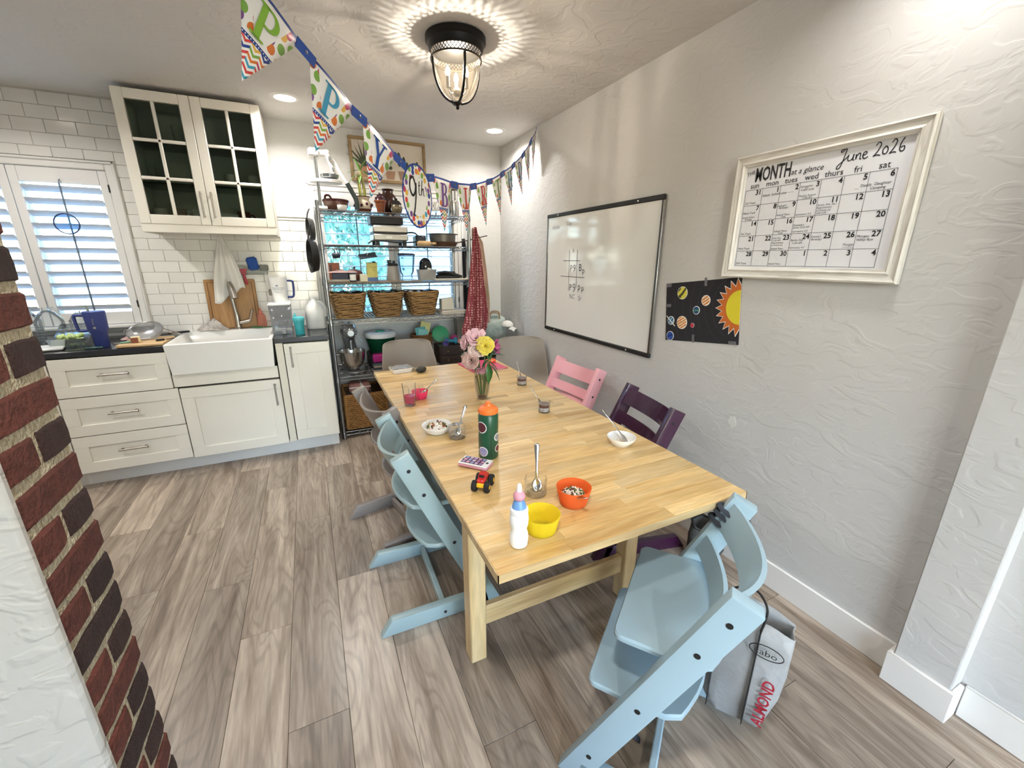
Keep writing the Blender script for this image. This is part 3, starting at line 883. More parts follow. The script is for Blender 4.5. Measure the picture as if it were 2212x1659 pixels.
MB().box((-0.72, 3.70, 1.648), (0.03, 0.06, 0.012), bev=0.003).build('under_light', M_nickel, uc)
M_gl = thin_glass('cabinet_glass', '#d4dcd8', 0.10, 0.0)
for s, (a, b) in enumerate(((ux0, -0.5385), (-0.5365, ux1))):
    m = MB()
    st, yf = 0.056, uy - 0.02
    m.box((a + st / 2, yf + 0.009, (uz0 + uz1) / 2), (st, 0.019, uz1 - uz0), bev=0.003)
    m.box((b - st / 2, yf + 0.009, (uz0 + uz1) / 2), (st, 0.019, uz1 - uz0), bev=0.003)
    for zz in (uz0 + st / 2, uz1 - st / 2):
        m.box(((a + b) / 2, yf + 0.009, zz), (b - a - 2 * st, 0.019, st), bev=0.003)
    ih = uz1 - uz0 - 2 * st
    m.box(((a + b) / 2, yf + 0.008, (uz0 + uz1) / 2), (0.019, 0.016, ih), bev=0.004)
    for k in (1, 2):
        m.box(((a + b) / 2, yf + 0.008, uz0 + st + ih * k / 3), (b - a - 2 * st, 0.016, 0.019), bev=0.004)
    dr = m.build('door', M_cab, uc)
    for cx_ in (0, 1):
        for k in range(3):
            pw = (b - a - 2 * st) / 2
            MB().box((a + st + pw * (cx_ + 0.5), yf + 0.012, uz0 + st + ih * (k + 0.5) / 3), (pw - 0.012, 0.003, ih / 3 - 0.012)).build('pane', M_gl, dr)
    hx = b - 0.028 if s == 0 else a + 0.028
    hm = MB().cyl((hx, yf - 0.03, 1.70), (hx, yf - 0.03, 1.86), 0.0055, 10)
    for zz in (1.712, 1.848):
        hm.cyl((hx, yf - 0.03, zz), (hx, yf + 0.001, zz), 0.005, 8)
    hm.build('handle', M_nickel, dr)
# crockery inside the wall cabinet
def mug(mb, h=0.09, r=0.04):
    mb.lathe([(0.0001, 0), (r * .9, 0), (r, 0.006), (r, h), (r - .004, h), (r - .004, 0.008), (0.0001, 0.008)], 20)
    mb.tube(smooth_path([(r * .95, 0, h * .8), (r + .026, 0, h * .75), (r + .026, 0, h * .3), (r * .95, 0, h * .2)], 4), 0.005, 6)
    return mb
crock = [('drinking_glass', 'clear glass goblet on the middle shelf of the wall cabinet, left of the stack', -0.66, 3.78, 2.161, 'glass'), ('drinking_glass', 'clear tumbler beside the goblet in the wall cabinet', -0.59, 3.80, 1.912, 'glass'),
         ('drinking_glass', 'tall clear glass on the cabinet shelf at the left hinge side', -0.80, 3.80, 1.912, 'glass')]
for nm, lb, xx, yy, zz, ct in crock:
    g_ = MB().lathe([(0.0001, 0), (0.028, 0), (0.03, 0.004), (0.036, 0.12), (0.034, 0.12), (0.027, 0.006)], 18)
    tag(g_.build(nm, M_clear, None, (xx, yy, zz)), lb, ct)
for i, (xx, zz, cc, lb) in enumerate(((-0.84, 1.674, '#d8cfc0', 'cream mug on the bottom shelf of the wall cabinet, far left'), (-0.735, 1.674, '#b89a86', 'tan mug on the bottom shelf of the wall cabinet, second from left'), (-0.63, 1.674, '#e6e2da', 'white mug by the door gap on the bottom shelf of the wall cabinet'),
                                      (-0.36, 1.674, '#7d3a36', 'dark red cup on the bottom shelf of the wall cabinet, right door'), (-0.26, 1.912, '#cfcac0', 'pale cup stacked on the middle shelf of the wall cabinet, right door'), (-0.40, 1.912, '#c9c4b8', 'ivory cup on the middle shelf of the wall cabinet near the right door frame'))):
    tag(mug(MB()).build('mug', mat('mug_glaze_%d' % i, cc, 0.25), None, (xx, 3.74, zz), (0, 0, rnd.uniform(0, 6))), lb, 'mug', 'mugs in the wall cabinet')
for i in range(4):
    tag(MB().lathe([(0.0001, 0), (0.04, 0), (0.07, 0.03), (0.067, 0.03), (0.038, 0.004), (0.0001, 0.004)], 24).build('bowl', M_ceramic, None, (-0.455, 3.72, 1.674 + i * 0.012)), ('bottom white bowl of the nested stack by the right cabinet door handle', 'second white bowl from the bottom of the nested stack in the wall cabinet', 'third white bowl from the bottom of the nested stack in the wall cabinet', 'topmost white bowl of the nested stack in the wall cabinet')[i], 'bowl', 'nested bowls in the wall cabinet')

# ------------------------------------------------------------------ dining table
M_birch = wood('birch_block', '#eccf98', '#c89b58', '#deb97a', 'X', 1.0, 0.30, 0.17, 0.8, coat=0.35, bump=0.03)
M_birch_leg = wood('birch_leg', '#e3c99c', '#c2a06c', '#d6b885', 'Z', 0.8, 0.4, 0.08, 0.6)
M_birch_rail = wood('birch_rail', '#dcc296', '#b39365', '#cbae7e', 'X', 0.8, 0.4, 0.08, 0.6)
TZ = 0.741
tx0, tx1, ty0, ty1 = 0.314, 1.176, 0.727, 2.733
tb = thing('dining_table', 'long butcher-block dining table with square birch legs', 'table', (0, 0, 0))
MB().box(((tx0 + tx1) / 2, (ty0 + ty1) / 2, TZ - 0.0165), (tx1 - tx0 - 0.004, ty1 - ty0 - 0.004, 0.011)).build('tabletop_core', M_birch_rail, tb)
top = MB().box(((tx0 + tx1) / 2, ty0 + 0.0015, TZ - 0.0125), (tx1 - tx0, 0.003, 0.023)).box(((tx0 + tx1) / 2, ty1 - 0.0015, TZ - 0.0125), (tx1 - tx0, 0.003, 0.023))
top.box((tx0 + 0.0015, (ty0 + ty1) / 2, TZ - 0.0125), (0.003, ty1 - ty0, 0.023)).box((tx1 - 0.0015, (ty0 + ty1) / 2, TZ - 0.0125), (0.003, ty1 - ty0, 0.023))
top.build('edge_band', M_birch_rail, tb)
rs = random.Random(11)
stave_cache = {}
yy = ty0 + 0.003
rows = 44
sw = (1.476 - (ty0 + 0.003)) / 16
i_row = 0
def stave_row(y0, y1):
    x = tx0 + 0.003
    cuts = []
    cx_ = x + rs.uniform(0.08, 0.36)
    while cx_ < tx1 - 0.06:
        cuts.append(round(cx_, 2)); cx_ += rs.uniform(0.2, 0.46)
    ends = [x] + cuts + [tx1 - 0.003]
    for a, b in zip(ends, ends[1:]):
        k = (round(b - a, 3), round(y1 - y0, 4))
        if k not in stave_cache:
            stave_cache[k] = MB().box((0, 0, 0), (b - a - 0.0002, y1 - y0 - 0.0002, 0.012), bev=0.0003).mesh('stave', M_birch)
        inst(stave_cache[k], 'stave', tb, ((a + b) / 2, (y0 + y1) / 2, TZ - 0.006))
for i in range(16):
    stave_row(ty0 + 0.003 + i * sw, ty0 + 0.003 + (i + 1) * sw)
sw2 = (ty1 - 0.003 - 1.478) / 26
for i in range(26):
    stave_row(1.478 + i * sw2, 1.478 + (i + 1) * sw2)
for (lx, ly) in ((0.41, 1.16), (1.11, 1.16), (0.41, 2.46), (1.11, 2.46)):
    MB().box((lx, ly, (TZ - 0.022) / 2), (0.062, 0.066, TZ - 0.022), bev=0.004).build('leg', M_birch_leg, tb)
for ly in (1.16, 2.46):
    MB().box((0.76, ly, 0.18), (0.638, 0.026, 0.085), bev=0.003).build('stretcher', M_birch_rail, tb)
    MB().box((0.76, ly, TZ - 0.055), (0.638, 0.03, 0.066), bev=0.003).build('apron', M_birch_rail, tb)
for lx in (0.41, 1.11):
    MB().box((lx, 1.81, TZ - 0.055), (0.022, 1.234, 0.066), bev=0.003).build('side_apron', M_birch_rail, tb)

# ------------------------------------------------------------------ adjustable wooden chairs (L-shaped sides, plates, curved slats)
UT = (-0.135, 0.765)      # top of the upright centre line (x forward, z)
UB = (0.212, 0.0)
ud = Vector((UT[0] - UB[0], 0, UT[1] - UB[1])); UL = ud.length; ud.normalize()
un = Vector((ud.z, 0, -ud.x))                     # forward normal of the upright
def at_up(s, f=0.0, y=0.0):                       # s measured down from the top
    p = Vector((UT[0], y, UT[1])) - ud * s + un * f
    return p
def slat(mb, s0, s1, bulge, hw, t=0.013, n=14):
    def fn(side):
        out = []
        for j, s_ in enumerate((s0, s1)):
            row = []
            for i in range(n + 1):
                u = -1 + 2 * i / n
                p = at_up(s_, 0.018 - bulge * (math.cos(u * PI / 2) ** 0.8) + side * t / 2, u * hw)
                row.append(p)
            out.append(row)
        return out
    A, B = fn(-1), fn(1)
    v_ = A[0] + A[1] + B[0] + B[1]
    k = n + 1
    fs = []
    for i in range(n):
        fs += [(i, i + 1, k + i + 1, k + i), (2 * k + i, 3 * k + i, 3 * k + i + 1, 2 * k + i + 1), (i, 2 * k + i, 2 * k + i + 1, i + 1), (k + i, k + i + 1, 3 * k + i + 1, 3 * k + i)]
    fs += [(0, k, 3 * k, 2 * k), (n, 2 * k + n, 3 * k + n, k + n)]
    mb.add(v_, fs)
    return mb
def plate_poly(x0, x1, hw):
    """seat plate outline: straight front with rounded corners, bowed rear"""
    p = []
    r = 0.025
    p += [(x1 - r + r * math.sin(a), -hw + r - r * math.cos(a)) for a in [PI / 2 * i / 4 for i in range(5)]]
    p += [(x1 - r + r * math.cos(a), hw - r + r * math.sin(a)) for a in [PI / 2 * i / 4 for i in range(5)]]
    p += [(x0 + 0.085, hw)]
    p += [(x0 + 0.055 - 0.055 * math.cos(q * PI / 2) ** 0.9, hw * 0.98 * q) for q in (0.92, 0.75, 0.5, 0.25, 0.0, -0.25, -0.5, -0.75, -0.92)]
    p += [(x0 + 0.085, -hw)]
    return p
def plate(x0, x1, z, hw, t=0.02):
    mb = MB()
    pl = plate_poly(x0, x1, hw); n = len(pl)
    cx_ = (x0 + x1) / 2
    b = 0.005
    lay = [(z - t, b), (z - t + b, 0), (z - b, 0), (z, b)]
    vs_ = []
    for zz, ins in lay:
        for (x, y) in pl:
            l = math.hypot(x - cx_, y) or 1
            vs_.append((x - (x - cx_) / l * ins, y - y / l * ins, zz))
    fs = [tuple(range(n))[::-1], tuple(3 * n + i for i in range(n))]
    for k in range(3):
        fs += [(k * n + i, k * n + (i + 1) % n, (k + 1) * n + (i + 1) % n, (k + 1) * n + i) for i in range(n)]
    return mb.add(vs_, fs)
CHAIR_CACHE = {}
def side_mesh(m):
    key = ('side', m.name)
    if key in CHAIR_CACHE: return CHAIR_CACHE[key]
    mb = MB()
    hw = 0.036
    prof = [at_up(0, -hw), at_up(0, hw), Vector((UB[0] + 0.041, 0, 0)), Vector((UB[0] - 0.041, 0, 0))]
    poly = [(p.x, p.z) for p in prof]
    Mx = Matrix(((1, 0, 0, 0), (0, 0, 1, -0.0175), (0, 1, 0, 0), (0, 0, 0, 1)))
    mb.prism(poly, 0.035, Mx)
    CHAIR_CACHE[key] = _bev(mb, 'upright', m)
    return CHAIR_CACHE[key]
def _bev(mb, name, m, w=0.004):
    me = mb.mesh(name, m)
    bm = bmesh.new(); bm.from_mesh(me)
    bmesh.ops.bevel(bm, geom=list(bm.edges), offset=w, segments=2, affect='EDGES', profile=0.6)
    bm.to_mesh(me); bm.free()
    me.polygons.foreach_set('use_smooth', [True] * len(me.polygons))
    try: me.set_sharp_from_angle(angle=R_(50))
    except Exception: pass
    return me
def foot_mesh(m):
    key = ('foot', m.name)
    if key in CHAIR_CACHE: return CHAIR_CACHE[key]
    poly = [(-0.262, 0.0), (0.20, 0.0), (0.185, 0.068), (-0.215, 0.068)]
    Mx = Matrix(((1, 0, 0, 0), (0, 0, 1, -0.0175), (0, 1, 0, 0), (0, 0, 0, 1)))
    CHAIR_CACHE[key] = _bev(MB().prism(poly, 0.035, Mx), 'foot', m)
    return CHAIR_CACHE[key]
def step_chair(label, m, loc, rz, seat_z=0.53, rest_z=0.34, holes=True):
    t_ = thing('wooden_step_chair', label, 'chair', loc, rz, group='adjustable wooden chairs round the table')
    for s in (-1, 1):
        inst(side_mesh(m), 'upright', t_, (0, s * 0.2125, 0))
        inst(foot_mesh(m), 'foot', t_, (0, s * 0.2125, 0))
    _o = bpy.data.objects.new
    for nm, (s0, s1, bl) in (('back_slat', (0.018, 0.112, 0.075)), ('back_slat', (0.158, 0.222, 0.062))):
        key = (nm, s0, m.name)
        if key not in CHAIR_CACHE: CHAIR_CACHE[key] = slat(MB(), s0, s1, bl, 0.196).mesh(nm, m, 55)
        inst(CHAIR_CACHE[key], nm, t_, (0, 0, 0))
    for nm, z, dx0, dx1 in (('seat', seat_z, -0.115, 0.165), ('footrest', rest_z, -0.155, 0.135)):
        xc = UT[0] + (UT[1] - z) / (UT[1]) * (UB[0] - UT[0])
        plate(xc + dx0, xc + dx1, z, 0.196).build(nm, m, t_)
    MB().box((0.0, 0, 0.030), (0.022, 0.39, 0.045), bev=0.004).build('floor_bar', m, t_)
    for z in (0.29, 0.46):
        xc = UT[0] + (UT[1] - z) / (UT[1]) * (UB[0] - UT[0])
        MB().cyl((xc - 0.01, -0.197, z), (xc - 0.01, 0.197, z), 0.006, 8).build('tie_rod', M_blackmetal, t_)
    if holes:
        for s in (-1, 1):
            for dn in (0.065, 0.185, 0.45, 0.72):
                p = at_up(dn, 0.0, s * 0.230)
                MB().cyl(p, p + Vector((0, s * 0.0012, 0)), 0.0075, 10).build('bolt', M_black, t_)
            MB().cyl((0.0, s * 0.230, 0.03), (0.0, s * 0.2312, 0.03), 0.0065, 10).build('bolt', M_black, t_)
    return t_
M_cblue = mat('pale_blue_lacquer', '#9db5bf', 0.33, var=0.04, scale=3, coat=0.2)
M_cteal = mat('pale_aqua_lacquer', '#9bb0b1', 0.33, var=0.04, scale=3, coat=0.2)
M_cgrey = mat('taupe_lacquer', '#8d837c', 0.38, var=0.05, scale=3, coat=0.15)
M_cpink = mat('pink_lacquer', '#eaa9ae', 0.35, var=0.04, scale=3, coat=0.2)
M_cplum = mat('plum_lacquer', '#3d1a35', 0.25, var=0.05, scale=3, coat=0.4)
def chair_at(label, m, topc, face, **k):
    """topc: plan position midway between the upright tops; face: plan direction faced"""
    f = Vector((face[0], face[1], 0)).normalized()
    return step_chair(label, m, (topc[0] - f.x * UT[0], topc[1] - f.y * UT[0], 0.0), math.atan2(f.y, f.x), **k)
ch_front = chair_at('pale blue wooden chair with a black strap pulled out at the near right corner', M_cblue, (0.912, 0.541), (-0.60, 0.80))
chair_at('pale aqua wooden chair nearest on the left side of the table', M_cteal, (0.224, 1.607), (1.0, -0.02))
chair_at('taupe grey wooden chair further back on the left side of the table', M_cgrey, (0.222, 2.10), (0.975, 0.22))
chair_at('pink wooden chair tucked in at the wall side of the table', M_cpink, (1.622, 2.30), (-1.0, -0.08))
chair_at('glossy dark plum wooden chair tucked in at the wall side of the table', M_cplum, (1.548, 1.53), (-0.975, 0.22))
# strap on the front chair
def loop_around(o, c, u, v, ru, rv, n=20):
    return [Vector(c) + Vector(u) * math.cos(2 * PI * i / n) * ru + Vector(v) * math.sin(2 * PI * i / n) * rv for i in range(n)]
st = MB()
for s_ in (0.055, 0.075, 0.10):
    c_ = at_up(s_, 0, -0.2125)
    st.tube(loop_around(None, c_, un, (0, 1, 0), 0.047, 0.026), 0.009, 6, closed=True, flat=0.6)
st.build('strap', mat('black_webbing', '#3a3f47', 0.8), ch_front)
st = MB().tube(smooth_path([(0.07, -0.07, 0.505), (0.075, -0.075, 0.43), (0.068, -0.07, 0.36)], 4), 0.009, 6, flat=0.4)
st.tube(smooth_path([(0.10, 0.08, 0.315), (0.095, 0.082, 0.2), (0.07, 0.07, 0.06), (0.05, 0.05, 0.008)], 4), 0.009, 6, flat=0.4)
st.build('hanging_strap', mat('black_webbing', '#26282c', 0.8), ch_front)

# moulded shell chairs
M_shell = mat('taupe_shell_plastic', '#8e8377', 0.5, var=0.03, bump=0.05, bscale=200)
M_leg = mat('dark_stained_leg', '#2a211c', 0.45, var=0.1)
def shell_chair(label, loc, rz):
    t_ = thing('moulded_shell_chair', label, 'chair', loc, rz, group='moulded shell chairs at the far end')
    prof = smooth_path([(0.235, 0, 0.425), (0.20, 0, 0.452), (0.05, 0, 0.438), (-0.10, 0, 0.43), (-0.185, 0, 0.462), (-0.225, 0, 0.55), (-0.25, 0, 0.66), (-0.285, 0, 0.77), (-0.305, 0, 0.828)], 3)
    m_ = len(prof) - 1
    wid = [0.195, 0.225, 0.235, 0.235, 0.232, 0.226, 0.215, 0.196, 0.120]
    def fn(u, v):
        k = v * m_; i = min(int(k), m_ - 1); p = prof[i].lerp(prof[i + 1], k - i)
        q = v * 8; j = min(int(q), 7); w = wid[j] + (wid[j + 1] - wid[j]) * (q - j)
        if v > 0.9: w = 0.196 * math.sqrt(max(0.0, 1 - ((v - 0.9) / 0.1) ** 2)) * 0.45 + 0.108
        a = (u - 0.5) * 2
        lift = 0.045 * abs(a) ** 3 * (1 - v) if v < 0.55 else 0.0
        fwd = 0.05 * abs(a) ** 2.4 * min(1, max(0, (v - 0.3) * 3)) * (1 - 0.5 * max(0, v - .7) / .3)
        return (p.x + fwd, a * w, p.z + lift)
    o = MB().grid(fn, 14, 24).build('shell', M_shell, t_, angle=80)
    mod_solid(o, 0.007); mod_sub(o, 1)
    for sx in (-1, 1):
        for sy in (-1, 1):
            MB().tube([(0.09 * sx - 0.01, 0.10 * sy, 0.425), (0.19 * sx - 0.02, 0.20 * sy, 0.0)], 0.015, 10, radii=[0.018, 0.011]).build('leg', M_leg, t_)
    MB().tube([(0.11, 0.12, 0.34), (-0.13, -0.12, 0.34)], 0.005, 6).tube([(0.11, -0.12, 0.34), (-0.13, 0.12, 0.34)], 0.005, 6).box((-0.01, 0, 0.418), (0.2, 0.22, 0.014)).build('brace', M_blackmetal, t_)
shell_chair('taupe moulded plastic chair at the far end of the table, in front of the shelving', (0.655, 3.05, 0), R_(-90))
shell_chair('taupe moulded plastic chair in the right corner behind the table', (1.45, 2.82, 0), R_(-112))

# ------------------------------------------------------------------ right wall: whiteboard, poster, calendar
def wall_m(y, z, x=XR):       # local x runs toward the viewer along the wall, local y up, local z out of the wall
    return frame_m((x, y, z), (0, -1, 0), (0, 0, 1))
wb = thing('whiteboard', 'magnetic whiteboard with black top and bottom rails and faint grid of letters', 'whiteboard', (0, 0, 0))
wy0, wy1, wz0, wz1 = 1.792, 3.013, 0.893, 1.778
M_wbs = mat('whiteboard_enamel', '#e6e6e2', 0.10, var=0.02, scale=2)
MB().box((XR - 0.009, (wy0 + wy1) / 2, (wz0 + wz1) / 2), (0.012, wy1 - wy0 - 0.02, wz1 - wz0 - 0.02)).build('writing_surface', M_wbs, wb)
for zz in (wz0 + 0.014, wz1 - 0.014):
    MB().box((XR - 0.011, (wy0 + wy1) / 2, zz), (0.02, wy1 - wy0, 0.028), bev=0.005).build('rail', M_black, wb)
for yy in (wy0 + 0.010, wy1 - 0.010):
    MB().box((XR - 0.010, yy, (wz0 + wz1) / 2), (0.018, 0.02, wz1 - wz0 - 0.056), bev=0.003).build('side_frame', mat('silver_aluminium', '#b6b6b4', 0.3, 1.0), wb)
    MB().box((XR - 0.0192, yy, (wz0 + wz1) / 2), (0.002, 0.006, wz1 - wz0 - 0.056)).build('dark_inlay', M_black, wb)
for yy in (wy0 + 0.20, wy1 - 0.16):
    for zz in (wz0 + 0.014, wz1 - 0.014):
        MB().cyl((XR - 0.021, yy, zz), (XR - 0.0225, yy, zz), 0.005, 10).build('screw_cap', M_white, wb)
M_marker = mat('faded_marker', '#8e9096', 0.6, var=0.2)
M_marker2 = mat('dark_marker', '#4a4c52', 0.6, var=0.2)
mw = wall_m(wy1, wz0, XR - 0.0155)
mk = MB()
for pts in ([(0.33, 0.62), (0.335, 0.33)], [(0.43, 0.62), (0.435, 0.36)], [(0.25, 0.545), (0.47, 0.545)], [(0.22, 0.432), (0.53, 0.432)]):
    mk.rib(pts, 0.004, mw)
mk.text('P', 0.065, mw @ Matrix.Translation((0.345, 0.47, 0)), bold=-0.001).text('P', 0.065, mw @ Matrix.Translation((0.345, 0.335, 0)))
mk.text('B', 0.07, mw @ Matrix.Translation((0.455, 0.475, 0))).text('p', 0.06, mw @ Matrix.Translation((0.50, 0.46, 0)))
mk.text('p', 0.07, mw @ Matrix.Translation((0.455, 0.345, 0))).text('p', 0.06, mw @ Matrix.Translation((0.50, 0.34, 0)))
mk.build('marker_grid', M_marker2, wb)
mk = MB().text('9', 0.07, mw @ Matrix.Translation((0.385, 0.47, 0))).text('9', 0.09, mw @ Matrix.Translation((0.385, 0.325, 0))).text('NC', 0.05, mw @ Matrix.Translation((0.35, 0.275, 0))).text('Sr', 0.05, mw @ Matrix.Translation((0.465, 0.27, 0)), shear=0.1)
mk.text('0', 0.04, mw @ Matrix.Translation((0.37, 0.60, 0))).text('Cop', 0.035, mw @ Matrix.Translation((0.28, 0.79, 0))).text('ATCGA', 0.03, mw @ Matrix.Translation((0.08, 0.775, 0)))
mk.build('faded_notes', M_marker, wb)

po = thing('solar_system_poster', 'black paper poster of painted planets and half a sun taped to the wall', 'poster', (0, 0, 0))
pm_ = wall_m(1.492, 1.195, XR - 0.001) @ Matrix.Rotation(R_(6.5), 4, 'Z')
def onp(x, y, z=0.0): return pm_ @ Matrix.Translation((x, y, z))
MB().prism([(-0.222, -0.152), (0.222, -0.152), (0.222, 0.152), (-0.222, 0.152)], 0.0012, pm_).build('black_paper', mat('black_card', '#26242a', 0.85, var=0.12, scale=5), po)
def disc(x, y, r, cols, nm, ring=False, rot=0.0, sq=1.0):
    mb = MB().prism([(r * math.cos(a), r * sq * math.sin(a)) for a in [2 * PI * i / 22 for i in range(22)]], 0.0015, onp(x, y, 0.0012))
    o = mb.build(nm, cols, po)
    return o
def striped(name, a, b, sc=130, rot=0.6):
    m, nt, N, L, P = nodes_of(name)
    tc = N.new('ShaderNodeTexCoord'); mp = N.new('ShaderNodeMapping'); mp.inputs['Rotation'].default_value = (rot, 0, 0)
    L.new(tc.outputs['Object'], mp.inputs[0])
    w_ = N.new('ShaderNodeTexWave'); w_.bands_direction = 'Z'; w_.inputs['Scale'].default_value = sc / 6; w_.inputs['Distortion'].default_value = 2.0; w_.inputs['Detail Scale'].default_value = 8
    L.new(mp.outputs[0], w_.inputs[0])
    cr = N.new('ShaderNodeValToRGB'); cr.color_ramp.interpolation = 'CONSTANT'
    cr.color_ramp.elements[0].color = lin(a); cr.color_ramp.elements[1].color = lin(b); cr.color_ramp.elements[1].position = 0.62
    L.new(w_.outputs[0], cr.inputs[0]); L.new(cr.outputs[0], P.inputs['Base Color']); P.inputs['Roughness'].default_value = 0.7
    MATS[name] = m
    return m
M_paper = mat('white_paper', '#eeece6', 0.8, var=0.02)
def planet(x, y, r, m, nm='planet', rim=0.003):
    MB().prism([((r + rim) * math.cos(a), (r + rim) * math.sin(a)) for a in [2 * PI * i / 22 for i in range(22)]], 0.0014, onp(x, y, 0.0012)).build('paper_rim', M_paper, po)
    return MB().prism([(r * math.cos(a), r * math.sin(a)) for a in [2 * PI * i / 22 for i in range(22)]], 0.0008, onp(x, y, 0.0026)).build(nm, m, po)
pj = striped('orange_bands', '#c9782a', '#f0e2c8', 150)
pb_ = striped('blue_bands', '#1e4f7a', '#8fb8c8', 120, 1.0)
planet(-0.11, -0.055, 0.031, pj)
planet(0.035, 0.055, 0.023, pj)
planet(-0.020, 0.008, 0.018, striped('earth_paint', '#1d3f78', '#3f7f66', 90, 0.2))
planet(-0.112, 0.098, 0.030, striped('yellow_bands', '#d9cf4a', '#4c4a28', 60, 0.9))
planet(-0.185, -0.045, 0.020, pb_)
planet(-0.188, -0.128, 0.022, striped('deep_blue_paint', '#14307a', '#2a5ab0', 90, 0.5))
planet(-0.042, -0.068, 0.011, mat('red_planet', '#c2304a', 0.7), rim=0.001)
MB().rib([(-0.215, -0.02), (-0.155, -0.075)], 0.005, onp(0, 0, 0.0035)).build('planet_ring', M_paper, po)
MB().rib([(-0.145, 0.065), (-0.08, 0.13)], 0.006, onp(0, 0, 0.0035)).build('planet_ring', mat('dark_ring', '#3a3a2c', 0.8), po)
sunp = []
for i in range(23):
    a = PI / 2 + PI * i / 22
    rr_ = 0.128 if i % 2 else 0.096
    sunp.append((0.222 + rr_ * 1.02 * math.cos(a) * (0.95), 0.018 + rr_ * math.sin(a)))
MB().prism([(0.222 + (x - 0.222) * 1.06, 0.018 + (y - 0.018) * 1.06) for x, y in sunp], 0.0012, onp(0, 0, 0.0012)).build('sun_rim', M_paper, po)
MB().prism(sunp, 0.0008, onp(0, 0, 0.0024)).build('sun_rays', mat('orange_paint', '#d8742c', 0.75, var=0.12), po)
MB().prism([(0.222 + 0.072 * math.cos(PI / 2 + PI * i / 20), 0.018 + 0.078 * math.sin(PI / 2 + PI * i / 20)) for i in range(21)], 0.0008, onp(0, 0, 0.0032)).build('sun_disc', mat('yellow_paint', '#e8d832', 0.7, var=0.06), po)
for k, rr_ in enumerate((0.15, 0.19, 0.235, 0.28, 0.33, 0.385)):
    MB().rib([(x, y) for x, y in arc(0.222, 0.018, rr_, rr_, 150 if rr_ > .2 else 120, 210 if rr_ > .2 else 240, 20) if abs(y) < 0.148 and x > -0.218], 0.0012, onp(0, 0, 0.0013)).build('orbit_line', mat('grey_pencil', '#4a474e', 0.8), po)
for x, y, w_, h_ in ((-0.205, 0.142, 0.035, 0.018), (0.03, 0.145, 0.014, 0.04), (-0.205, 0.035, 0.035, 0.016), (-0.035, -0.135, 0.014, 0.04), (0.19, -0.145, 0.04, 0.016)):
    MB().prism([(-w_ / 2, -h_ / 2), (w_ / 2, -h_ / 2), (w_ / 2, h_ / 2), (-w_ / 2, h_ / 2)], 0.0004, onp(x, y, 0.0014)).build('tape', mat('clear_tape', '#6c6a70', 0.25), po)

cal = thing('framed_month_calendar', 'whitewashed wooden frame holding a dry-erase month calendar for June 2026', 'calendar', (0, 0, 0))
cy0, cy1, cz0, cz1 = 0.719, 1.381, 1.369, 1.865
M_ww = wood('whitewashed_wood', '#eeebe4', '#b7b0a4', '#e3dfd6', 'Y', 1.4, 0.55, 0.02, 1.2)
M_ww2 = wood('whitewashed_wood_upright', '#eeebe4', '#b7b0a4', '#e3dfd6', 'Z', 1.4, 0.55, 0.02, 1.2)
fw = 0.046
def frame_piece(p0, p1, inward, m):
    """moulding of stepped section mitred at both ends"""
    mb = MB()
    sec = [(0, 0.002), (0, 0.022), (0.006, 0.027), (0.012, 0.022), (0.026, 0.019), (0.034, 0.024), (0.040, 0.017), (fw, 0.014), (fw, 0.002)]
    d = (Vector(p1) - Vector(p0)).normalized(); inn = Vector(inward)
    vs_ = []
    for e, sg in ((Vector(p0), 1), (Vector(p1), -1)):
        for (a, h) in sec:
            vs_.append(e + inn * a + d * a * sg + Vector((-h, 0, 0)))
    n = len(sec)
    fs = [(i, (i + 1) % n, n + (i + 1) % n, n + i) for i in range(n)]
    mb.add(vs_, fs)
    return mb.build('frame_moulding', m, cal, angle=20)
frame_piece((XR - .002, cy1, cz1), (XR - .002, cy0, cz1), (0, 0, -1), M_ww)
frame_piece((XR - .002, cy1, cz0), (XR - .002, cy0, cz0), (0, 0, 1), M_ww)
frame_piece((XR - .002, cy1, cz0), (XR - .002, cy1, cz1), (0, -1, 0), M_ww2)
frame_piece((XR - .002, cy0, cz0), (XR - .002, cy0, cz1), (0, 1, 0), M_ww2)
MB().box((XR - 0.006, (cy0 + cy1) / 2, (cz0 + cz1) / 2), (0.008, cy1 - cy0 - 2 * fw + .01, cz1 - cz0 - 2 * fw + .01)).build('calendar_sheet', mat('calendar_paper', '#e9eaee', 0.25, var=0.01), cal)
cw, chh = cy1 - cy0 - 2 * fw, cz1 - cz0 - 2 * fw           # 0.570 x 0.404
cm = wall_m(cy1 - fw, cz0 + fw, XR - 0.0105)
def oc(x, y): return cm @ Matrix.Translation((x, y, 0))
gx0, gx1, gy0, gy1 = 0.008, 0.538, 0.006, 0.314
gw, gh = (gx1 - gx0) / 7, (gy1 - gy0) / 5
gl = MB()
for i in range(8): gl.rib([(gx0 + gw * i, gy0), (gx0 + gw * i, gy1)], 0.0014, cm, 0.0004)
for j in range(6): gl.rib([(gx0, gy0 + gh * j), (gx1, gy0 + gh * j)], 0.0014, cm, 0.0004)
gl.build('printed_grid', mat('grey_print', '#55555a', 0.6), cal)
hd = MB()
for i, d_ in enumerate(('sun', 'mon', 'tues', 'wed', 'thurs', 'fri', 'sat')):
    if i: hd.build('printed_heading', M_ink, cal); hd = MB()
    hd.text(d_, 0.029, oc(gx0 + gw * (i + 0.5), gy1 + 0.006), align='CENTER')
